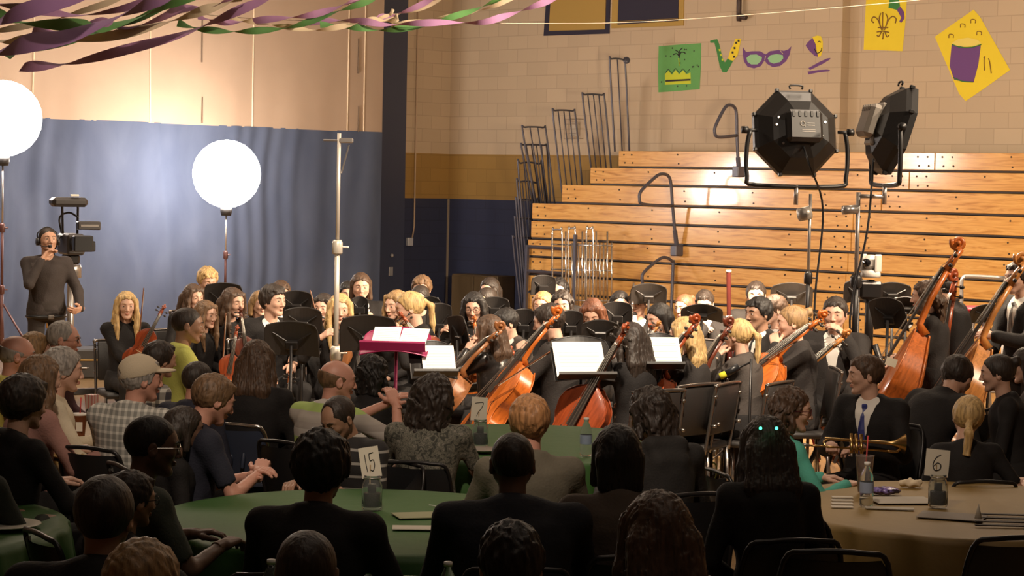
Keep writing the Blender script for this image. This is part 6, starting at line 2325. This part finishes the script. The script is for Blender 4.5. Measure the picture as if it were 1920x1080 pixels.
O(1026, 568, 'cellist boy with short dark hair in a dark suit', d=15.0, face=-72, lean=4, hair='short', hc='dark', outfit='suit', c1=SUIT, hpitch=8, arms='cello', armL=(-.12, .26, .98), hand='grip')
O(1048, 520, 'dark haired player under the black stand by the bleacher end', d=20.0, face=-170, hair='wavybob', hc='black', outfit='suit', c1=SUIT, sex='f')
O(1018, 546, 'fair haired girl half hidden by the dark haired cellist boy', d=18.4, face=-160, sex='f', hair='bob', hc='strawb', outfit='dress')
O(1054, 544, 'girl with a pale round face and curly dark hair', d=17.8, face=-166, sex='f', hair='wavybob', hc='dark', outfit='dress', hyaw=-8)
O(1110, 560, 'girl with long auburn hair looking down at her violin', d=17.0, face=-168, sex='f', hair='longfront', hc='red', outfit='dress', hpitch=20, arms='violin')
O(1163, 545, 'girl with parted black hair peering over a black stand', d=18.9, face=178, sex='f', hair='bob', hc='black', outfit='dress')
O(1197, 543, 'player with both hands raised to a clarinet', d=18.8, face=-160, hair='short', hc='dark', outfit='suit', c1=BLK, arms='flute', armL=(.02, .22, 1.10), armR=(.10, .20, 1.08))
O(1233, 568, 'black haired player bowing a small amber violin', d=16.8, face=-120, hair='bob', hc='black', outfit='suit', c1=BLK, hpitch=10, sex='f', arms='violin')
O(1284, 551, 'girl with auburn hair tied back before the bright boards', d=18.7, face=-140, sex='f', hair='bun', hc='red', outfit='dress', arms='wind')
O(1321, 543, 'dark haired boy behind the bassoon', d=19.2, face=-170, hair='short', hc='dark', outfit='suit', c1=SUIT, hpitch=12, arms='wind')
O(1183, 604, 'cellist with long dark hair seen from behind in black', d=14.2, face=-35, lean=2, sex='f', hair='long', hc='dark', outfit='shirt', c1=BLK, arms='cello', hpitch=4)
O(1284, 594, 'cellist girl with very long golden blonde hair', d=14.6, face=-62, lean=4, sex='f', hair='long', hc='blonde', outfit='shirt', c1=SUIT, arms='cello', hand='grip')
O(1386, 597, 'cellist girl with a blonde ponytail and gray jacket', d=14.9, face=-58, lean=4, sex='f', hair='pony', hc='blonde', outfit='shirt', c1=SUITG, arms='cello')
O(1418, 527, 'boy with short dark hair and black suit standing out against the boards', d=19.3, face=-172, hair='short', hc='dark', outfit='suit', c1=SUIT)
O(1424, 556, 'boy with black hair in a charcoal suit and tie looking aside', d=16.3, face=-125, lean=0, hair='messy', hc='black', skin='tan', outfit='suit', c1=SUIT, tie=('black', (.01, .01, .012)), grow=.96)
O(1452, 552, 'brown haired boy with a white collar just behind the charcoal suit', d=17.4, face=-110, hair='short', hc='brown', outfit='suit', c1=SUIT, tie=('black', (.01, .01, .012)))
O(1487, 572, 'cellist girl with a fair bun in profile', d=15.3, face=-92, lean=2, sex='f', hair='bun', hc='dblonde', outfit='shirt', c1=SUIT, arms='cello')
O(1567, 556, 'cellist boy in a white shirt and open black jacket', d=16.0, face=-162, lean=0, hair='short', hc='dark', outfit='suit', c1=SUIT, arms='cello')
bg = person(1737, 526, 'girl with curly brown hair standing with a double bass', d=14.9, face=-78, lean=4, sex='f', hair='longcurly', hc='brown', outfit='shirt', c1=SUIT, stand=True, arms='bass', armL=(-.02, .30, 1.12), armR=(.04, .34, 1.05), group=ORC)
person(1768, 511, 'dark haired bass player in black behind the curly girl', d=16.3, face=-60, lean=14, hair='short', hc='black', outfit='suit', c1=BLK, stand=True, arms='bass', group=ORC)
person(1912, 488, 'bass player in a black tuxedo and bow tie at the picture edge', d=15.2, face=-115, lean=3, hair='short', hc='dark', outfit='suit', c1=BLK, stand=True, arms='bass', armL=(-.06, .34, 1.2), armR=(-.02, .36, .98), tie=('bow', (.3, .3, .3)), group=ORC)
cm = person(88, 427, 'cameraman in black shirt and trousers raising one hand to his headset', d=19.2, face=152, lean=0, hair='crop', hc='dark', skin='warm', outfit='tee', sleeve=1.0, c1=('shirt_charcoal', (.045, .036, .034)), c2=('trousers_charcoal', (.04, .033, .03)), stand=True, hpitch=-12,
            arms='clasp', armL=(-.24, .26, .56), armR=(.10, .19, 1.0))
hs = MB()
hs.tube(smooth_path([(-.085, -.01, .0), (-.088, -.01, .08), (0, -.01, .138), (.088, -.01, .08), (.085, -.01, .0)], 5), .006, 6)
for sx in (-1, 1):
    hs.tube([(sx * .078, -.005, 0), (sx * .105, -.005, 0)], .035, 14)
hs.tube(smooth_path([(.09, 0, -.01), (.07, .08, -.06), (.03, .115, -.065)], 4), .004, 5)
hs.tube([(.03, .11, -.065), (.0, .12, -.06)], .014, 8)
ho = hs.build('headset', M_BLACKPLASTIC, cm, True)
i_ = INFO[cm.name]
ho.matrix_local = Matrix.Translation(i_['head']) @ i_['Hr'].to_4x4()
bk = MB().box((0, .155, .93), (.055, .02, .04), None, .006).build('belt_buckle', M_STEEL, cm)
bl_ = MB()
bl_.tube([(.175 * math.cos(a), .145 * math.sin(a), .93) for a in [2 * math.pi * k / 28 for k in range(28)]], .016, 6, closed=True)
bl_.build('belt', M_BLACKPLASTIC, cm, True)

# green light clips in the hair of the woman with long dark hair
for k, (px, py, lab) in enumerate(((1426, 803, 'glowing green hair clip nearer the tables'), (1456, 803, 'glowing green hair clip nearer the teal sweatshirt'))):
    P = at(px, py, INFO[[o.name for o in bpy.data.objects if o.name in INFO and o.get('label', '').endswith('green light clips')][0]]['d'] - .145)
    o = MB().lathe([(.004, -.005), (.0065, 0), (.004, .005), (.001, .006)], (0, 0, 0), 12, Matrix.Rotation(math.pi / 2, 3, 'X')).build('hair_light', mat('green_led', (.05, .6, .2), .4, emit=(.05, 1.0, .35), estr=5.0))
    o.location = P
    tag(o, lab, 'hair clip')

# ------------------------------------------------------------------ the instruments


def cello_at(px, py, dpx, dpy, d, col, facing, label, depth=0.0, kind='cello', ep=True):
    P = at(px, py, d)
    z = Vector((-dpx, -depth * 100, dpy)).normalized()
    return fiddle(kind, col, P, z, facing, label, 'cellos of the orchestra' if kind == 'cello' else ('double basses of the orchestra' if kind == 'double_bass' else 'violins and violas of the orchestra'), ep)


cello_at(960, 612, -80, 92, 14.95, 'brown', (-.75, -.15, .5), 'brown cello leaning across the girl in the shiny black blouse')
cello_at(1066, 580, -72, 104, 14.75, 'orange', (-.8, -.35, .5), 'bright orange cello of the boy with short dark hair')
cello_at(1186, 603, -62, 122, 13.9, 'red', (-.3, -.9, .3), 'dark red cello slanting down beside the white music sheets')
cello_at(1325, 594, -60, 100, 14.3, 'red', (-.8, -.4, .5), 'red cello of the girl with very long golden hair')
cello_at(1388, 597, -48, 100, 14.6, 'dark', (-.8, -.3, .5), 'dark cello of the girl with the blonde ponytail')
cello_at(1561, 590, -100, 92, 14.95, 'orange', (-.55, -.6, .6), 'glowing orange cello of the girl with the fair bun')
cello_at(1602, 622, -74, 70, 15.5, 'amber', (-.3, -.8, .6), 'amber cello of the boy in the white shirt')
cello_at(1540, 573, 20, 100, 16.6, 'orange', (.2, -1, .1), 'orange cello upright behind the fair bun', depth=-.1)
cello_at(1830, 453, -128, 265, 14.5, 'orange', (-.97, .12, .1), 'large orange double bass of the curly haired girl', kind='double_bass')
cello_at(1806, 500, -22, 265, 15.9, 'red', (-.8, -.6, .2), 'red double bass behind the curly haired girl', kind='double_bass')
cello_at(1948, 482, -112, 225, 14.75, 'amber', (-.95, .05, .2), 'brown orange double bass at the picture edge', kind='double_bass')
V_ = [(311, 568, -26, 50, 16.9, 'red', (.3, -.9, .2), 'red violin held by the long haired girl behind the man in lime'),
      (449, 572, 8, 60, 16.7, 'dark', (.3, -.9, .2), 'dark violin upright before the girl with long brown hair'),
      (446, 606, -12, 70, 16.2, 'red', (.2, -.95, .1), 'red violin resting on a knee beside the tall bow'),
      (657, 586, -8, 40, 16.2, 'brown', (.1, -.9, .4), 'brown violin under the chin of the smiling blonde girl'),
      (746, 582, 26, 30, 15.9, 'red', (-.4, -.9, .5), 'red viola at the chin of the girl with the ponytail'),
      (888, 588, 4, 50, 16.8, 'orange', (.2, -.9, .4), 'orange viola of the girl with long black hair and glasses'),
      (952, 645, 40, 60, 15.9, 'red', (-.2, -.9, .4), 'red viola beside the short dark haired boy in the suit'),
      (1241, 600, -18, 30, 16.3, 'amber', (-.2, -.9, .4), 'small amber violin near the white sheets'),
      (1212, 606, 30, 26, 16.5, 'red', (-.2, -.9, .4), 'small red violin crossing the amber one'),
      (545, 690, -6, 60, 15.8, 'orange', (.2, -.9, .3), 'orange violin hanging low below the music desk')]
for a in V_:
    cello_at(*a, kind='viola' if 'viola' in a[-1] else 'violin', ep=False)
bow(at(258, 668, 16.9), at(270, 541, 16.9), 'upright bow of the blonde girl in the black dress')
bow(at(417, 700, 16.3), at(424, 588, 16.3), 'tall bow beside the red violin on a knee')
bow(at(596, 600, 17.4), at(582, 545, 17.4), 'bow tip rising between the music desks left of the silver stand'.replace('left of', 'near'))
bow(at(1500, 636, 14.6), at(1435, 676, 14.9), 'bow crossing the glowing orange cello')
bow(at(1838, 630, 14.3), at(1778, 705, 14.2), 'pale bow held beside the double bass at the picture edge')
bow(at(1040, 655, 14.3), at(930, 725, 14.6), 'bow laid across the bright orange cello')
# bassoon
P = at(1366, 506, 18.6)
t = thing('bassoon', 'tall red brown bassoon with a white ring upright before the boards', 'bassoon', mw=Matrix.Translation(P) @ Matrix.Rotation(math.radians(-2), 4, 'Y'))
bm_ = mat('bassoon_maple', (.035, .007, .006), .9, spec=.05)
MB().tube([(0, 0, -.02), (0, 0, -.42), (0, 0, -.43), (0, 0, -1.1)], [.020, .019, .024, .026], 14).build('joint', bm_, t, True)
MB().tube([(.045, 0, -.55), (.045, 0, -1.1)], .017, 12).build('wing_joint', bm_, t, True)
MB().tube([(0, 0, 0), (0, 0, -.02)], .024, 14).build('bell_ring', mat('ivory', (.75, .68, .55), .4), t, True)
MB().tube([(0, 0, -.40), (0, 0, -.44)], .026, 14).build('white_band', mat('ivory', (.75, .68, .55), .4), t, True)
MB().tube(smooth_path([(.045, 0, -.55), (.05, -.04, -.47), (.02, .10, -.42), (-.02, .18, -.44)], 5), .004, 6).build('bocal', M_STEEL, t, True)
for k in range(5):
    MB().lathe([(.009, 0), (.009, .006), (.002, .008)], (0, -.026, -.5 - .09 * k), 10, Matrix.Rotation(math.pi / 2, 3, 'X')).build('key', M_STEEL, t, True)
# flutes
p0, p1 = at(1183, 606, 18.4), at(1190, 566, 18.5)
t = thing('clarinet', 'black clarinet in the raised hands before the bright boards', 'clarinet', mw=Matrix.Translation(p0) @ frame(p1 - p0 + Vector((0, .25, .1)), (0, -1, 0)).to_4x4())
MB().tube([(0, 0, -.08), (0, 0, -.04), (0, 0, .0), (0, 0, .45), (0, 0, .52)], [.03, .018, .013, .012, .007], 12).build('tube', mat('ebony', (.035, .028, .024), .3), t, True)
for k in range(6):
    MB().lathe([(.009, 0), (.009, .005), (.001, .006)], (0, .013, .06 + .06 * k), 10, Matrix.Rotation(-math.pi / 2, 3, 'X')).build('key', M_STEEL, t, True)
for (a, b, d, lab) in (((594, 590), (625, 603), 17.3, 'flute of the dark haired girl near the silver stand'),):
    p0, p1 = at(*a, d), at(*b, d)
    t = thing('flute', lab, 'flute', mw=Matrix.Translation(p0) @ frame(p1 - p0, (0, -1, 0)).to_4x4())
    L = .62
    MB().tube([(0, 0, 0), (0, 0, L)], .0095, 10).build('tube', M_STEEL, t, True)
    for k in range(6):
        MB().lathe([(.009, 0), (.009, .005), (.001, .006)], (0, .009, .1 + .06 * k), 10, Matrix.Rotation(-math.pi / 2, 3, 'X')).build('key', M_STEEL, t, True)
    MB().box((0, .009, L - .08), (.02, .01, .03), None, .003).build('lip_plate', M_STEEL, t)
# brass horn on the lap of the boy with the blue tie
M_BRASS = mat('brass', (.75, .50, .20), .22, 1.0)
A, B = at(1530, 836, 11.92), at(1668, 846, 11.92)
t = thing('trumpet', 'brass trumpet lying across the lap of the boy with the blue tie', 'trumpet', mw=Matrix.Translation(A) @ frame(B - A, (0, -1, .6)).to_4x4())
MB().tube([(0, 0, -.04), (0, 0, .0), (0, 0, .46)], [.006, .006, .006], 8).build('lead_pipe', M_BRASS, t, True)
MB().tube(smooth_path([(.05, 0, .05), (.05, 0, .30), (.05, 0, .42), (.05, 0, .50)], 4), [.008] * 5 + [.010] * 4 + [.02, .03, .045, .060], 16, cap=False).build('bell', M_BRASS, t, True)
MB().tube(smooth_path([(0, 0, .40), (.0, 0, .45), (.025, 0, .475), (.05, 0, .45), (.05, 0, .40)], 4), .007, 8).build('tuning_slide', M_BRASS, t, True)
for k in range(3):
    MB().tube([(-.03, 0, .20 + .028 * k), (.09, 0, .20 + .028 * k)], .0105, 10).build('valve', M_BRASS, t, True)
    MB().tube([(-.05, 0, .20 + .028 * k), (-.03, 0, .20 + .028 * k)], .006, 8).build('valve_button', M_STEEL, t, True)
MB().tube([(0, 0, -.075), (0, 0, -.055), (0, 0, -.03)], [.013, .009, .006], 12).build('mouthpiece', M_STEEL, t, True)
MB().tube(smooth_path([(.05, 0, .08), (.03, 0, .045), (.0, 0, .06), (-.0, 0, .10)], 4), .007, 8).build('rear_bow', M_BRASS, t, True)

# ------------------------------------------------------------------ music stands
MG = mat('magenta_metal', (.33, .02, .10), .35, .2)
t = music_stand(742, 640, 14.0, 184, 'magenta conductor stand with open pages between audience and strings', w=.44, h=.34, tilt=68, sheets=2, desk_mat=MG, name='conductor_stand', sheet_w=.36, sheet_h=.30, shift=-.03)
ST = [  # px, py, d, heading, label, w, h, tilt, sheets
    (421, 562, 18.2, 8, 'black music desk before the fair haired head', 0.33, 0.26, 12, 0),
    (556, 570, 18.4, 0, 'small black music desk behind the curly boy', 0.28, 0.20, 15, 0),
    (548, 637, 15.0, 6, 'black music desk with a pale rim over the curly boy', 0.38, 0.24, 22, 0),
    (568, 602, 16.6, 0, 'black music desk half hidden beside the curly boy', 0.30, 0.19, 20, 0),
    (690, 627, 14.8, -4, 'widest black music desk beside the silver stand', 0.38, 0.25, 20, 0),
    (675, 577, 18.4, 0, 'black folder desk under the long haired boy', 0.14, 0.16, 8, 0),
    (806, 570, 18.2, 4, 'black music desk by the dark haired player with glasses', 0.18, 0.10, 20, 1),
    (822, 605, 17.0, -10, 'plain black music desk behind the blonde ponytail', 0.20, 0.28, 10, 0),
    (866, 628, 15.9, 62, 'black music desk turned edge-on beside the shiny blouse', 0.30, 0.26, 14, 0),
    (928, 578, 18.2, 0, 'black music desk under the rear girls by the dark wall', 0.24, 0.16, 10, 0),
    (982, 608, 16.7, 4, 'black music desk with a curved rim behind the cellist boy', 0.20, 0.21, 12, 0),
    (1070, 610, 16.4, -4, 'black music desk below the pale round face', 0.18, 0.20, 12, 0),
    (1125, 622, 15.9, 0, 'black music desk with a pale upper rim before the auburn haired girl', 0.28, 0.15, 22, 0),
    (1018, 536, 19.2, -12, 'black music desk highest by the bleacher end', 0.22, 0.16, 12, 0),
    (1158, 592, 17.8, 6, 'black music desk with white pages seen edgewise', 0.24, 0.20, 8, 0),
    (1216, 553, 18.6, 0, 'large black music desk before the bright boards', 0.31, 0.18, 26, 0),
    (1316, 588, 17.2, 6, 'gray lit music desk before the bassoon', 0.33, 0.15, 40, 0),
    (1484, 553, 18.6, 4, 'wide black music desk raised before the boards beside the black pole', 0.36, 0.20, 30, 0),
    (1610, 548, 17.6, 8, 'black music desk directly behind the remote camera', 0.24, 0.18, 18, 0),
    (1672, 550, 17.4, -6, 'black music desk between the remote camera and the curly girl', 0.30, 0.15, 22, 0),
    (1668, 590, 16.0, 34, 'black music desk tilted beside the curly haired girl', 0.28, 0.25, 30, 0),
    (1700, 575, 16.8, 20, 'black music desk with a pale page beside the curly girl', 0.24, 0.15, 40, 1),
    (1855, 590, 16.4, 4, 'black music desk between the two big basses', 0.30, 0.16, 40, 0),
]
for px, py, d, f_, lab, w, h_, ti, sh_ in ST:
    music_stand(px, py, d, f_, lab, w=w, h=h_, tilt=ti, sheets=sh_, sheet_w=w * .8, sheet_h=h_ * .9)
music_stand(812, 676, 13.9, 168, 'music desk holding a bright page before the brown cello', w=.30, h=.26, tilt=38, sheets=1, sheet_w=.22, sheet_h=.22, shift=-.03)
music_stand(1092, 674, 13.9, 166, 'music desk holding wide bright pages before the dark red cello', w=.40, h=.31, tilt=36, sheets=1, sheet_w=.34, sheet_h=.265, shift=.03)
music_stand(1240, 662, 14.2, 170, 'music desk holding bright pages before the golden haired cellist', w=.27, h=.27, tilt=38, sheets=1, sheet_w=.25, sheet_h=.235)
# chairs that stand empty or show their backs
for px, py, d, f_, k_, lab in ((988, 720, 14.9, -48, 'music', 'empty black concert chair back with a shiny rim behind the cellist boy'), (1264, 735, 14.1, -45, 'music', 'black concert chair back behind the golden haired cellist'),
                               (1379, 722, 14.8, 52, 'music', 'black concert chair back with shiny corners beside the microphone'), (1436, 712, 15.2, 48, 'music', 'black concert chair back standing behind the one with shiny corners'),
                               (482, 790, 12.0, 4, 'blue', 'empty slate blue plastic chair with slots in its back'), (1575, 1108, 7.8, 4, 'stack', 'empty black chair with a round rim at the lowest edge'),
                               (1540, 1000, 8.6, 30, 'stack', 'empty black chair pushed under the tan cloth'), (1890, 1048, 8.2, -8, 'stack', 'black chair back low against the tan cloth at the picture edge'),
                               (1790, 800, 13.0, -55, 'stack', 'black chair back with a chrome side beside the bending boy')):
    c = at(px, py, d)
    place_chair((c.x, c.y + .28, 0), -math.radians(f_), 1.0, k_, '', lab)
# audio case and dark bags on the floor behind the boy with the trumpet
P = at_z(1690, 905, 0)
t = thing('instrument_case', 'open black instrument case on the floor beside the red wood of the bass', 'case', (P.x, P.y + .4, 0), .4)
MB().box((0, 0, .09), (.60, .28, .18), None, .03).build('shell', mat('case_black', (.03, .028, .028), .5), t)
MB().box((0, .16, .28), (.60, .04, .28), Matrix.Rotation(-.3, 3, 'X'), .02).build('lid', mat('case_black', (.03, .028, .028), .5), t)
for k in (-1, 1):
    MB().box((k * .18, -.145, .12), (.04, .012, .03), None, .003).build('latch', M_STEEL, t)

# dark lettering across the teal sweatshirt
tw = [o for o in bpy.data.objects if o.name in INFO and 'teal sweatshirt' in o.get('label', '')][0]
i_ = INFO[tw.name]
b_ = i_['N'] + Vector((0, .02, -.20))
mb = MB()
LET = {'A': [[(-.5, -1), (0, 1), (.5, -1)], [(-.28, -.2), (.28, -.2)]], 'T': [[(-.5, 1), (.5, 1)], [(0, 1), (0, -1)]], 'H': [[(-.45, 1), (-.45, -1)], [(.45, 1), (.45, -1)], [(-.45, 0), (.45, 0)]], 'S': [[(.45, .8), (-.1, 1), (-.45, .5), (.4, -.4), (.1, -1), (-.45, -.8)]]}


def chest(u, z):       # a point on the front of the sweatshirt: u metres around, z metres up
    a = u / .155
    return Vector((.175 * math.sin(a), .150 * math.cos(a) + .0, z))


for k, ch in enumerate('ATH'):
    for st_ in LET[ch]:
        pts = [chest(-.115 + .062 * k + x * .026, b_.z + zz * .028) for x, zz in st_]
        mb.tube(smooth_path(pts, 4) if len(pts) > 3 else pts, .005, 5)
for st_ in LET['S']:
    mb.tube(smooth_path([chest(-.03 + x * .02, b_.z - .07 + zz * .02) for x, zz in [st_]] if False else [chest(-.03 + x * .02, b_.z - .07 + zz * .02) for x, zz in st_], 4), .004, 5)
mb.build('sweatshirt_letters', mat('letter_navy', (.02, .03, .06), .7), tw)

# percussion frame behind the basses, a card clipped to the tripod
P = at(1803, 600, 17.6)
t = thing('percussion_frame', 'chrome tube percussion frame behind the double basses', 'frame', (P.x, P.y, 0))
pts = [at(px, py, 17.6) - Vector((P.x, P.y, 0)) for px, py in ((1803, 560), (1803, 530), (1806, 521), (1816, 518), (1885, 521))]
MB().tube([Vector((0, 0, .01))] + smooth_path(pts, 4), .016, 8).build('front_tube', M_STEEL, t, True)
q = pts[-1]
MB().tube([q, Vector((q.x, q.y, .01))], .016, 8).build('rear_tube', M_STEEL, t, True)
MB().tube([Vector((0, 0, .55)), Vector((q.x, q.y, .55))], .010, 8).build('cross_tube', M_STEEL, t, True)
P = at(1830, 574, 17.0)
t = thing('red_cushion', 'small dark red padded stool top behind the double basses', 'stool', (P.x, P.y, 0))
MB().lathe([(.13, P.z - .05), (.15, P.z - .03), (.15, P.z - .01), (.12, P.z)], (0, 0, 0), 24).build('padded_top', mat('red_vinyl', (.30, .02, .03), .5), t, True)
for k in range(3):
    a = 2.1 * k
    MB().tube([(.05 * math.cos(a), .05 * math.sin(a), P.z - .05), (.2 * math.cos(a), .2 * math.sin(a), .005)], .012, 8).build('leg', M_STEEL, t, True)
P = at(1671, 679, 14.1)
o = MB().box((0, 0, 0), (.075, .004, .055), None, 0).build('clipped_card', mat('card_offwhite', (.72, .64, .50), .8))
bass = [q_ for q_ in bpy.data.objects if q_.get('label', '').startswith('large orange double bass')][0]
o.parent = bass
o.matrix_parent_inverse = bass.matrix_world.inverted()
o.matrix_basis = Matrix.Translation(P) @ Matrix.Rotation(.3, 4, 'Y')
o['label'] = 'small square cream card'
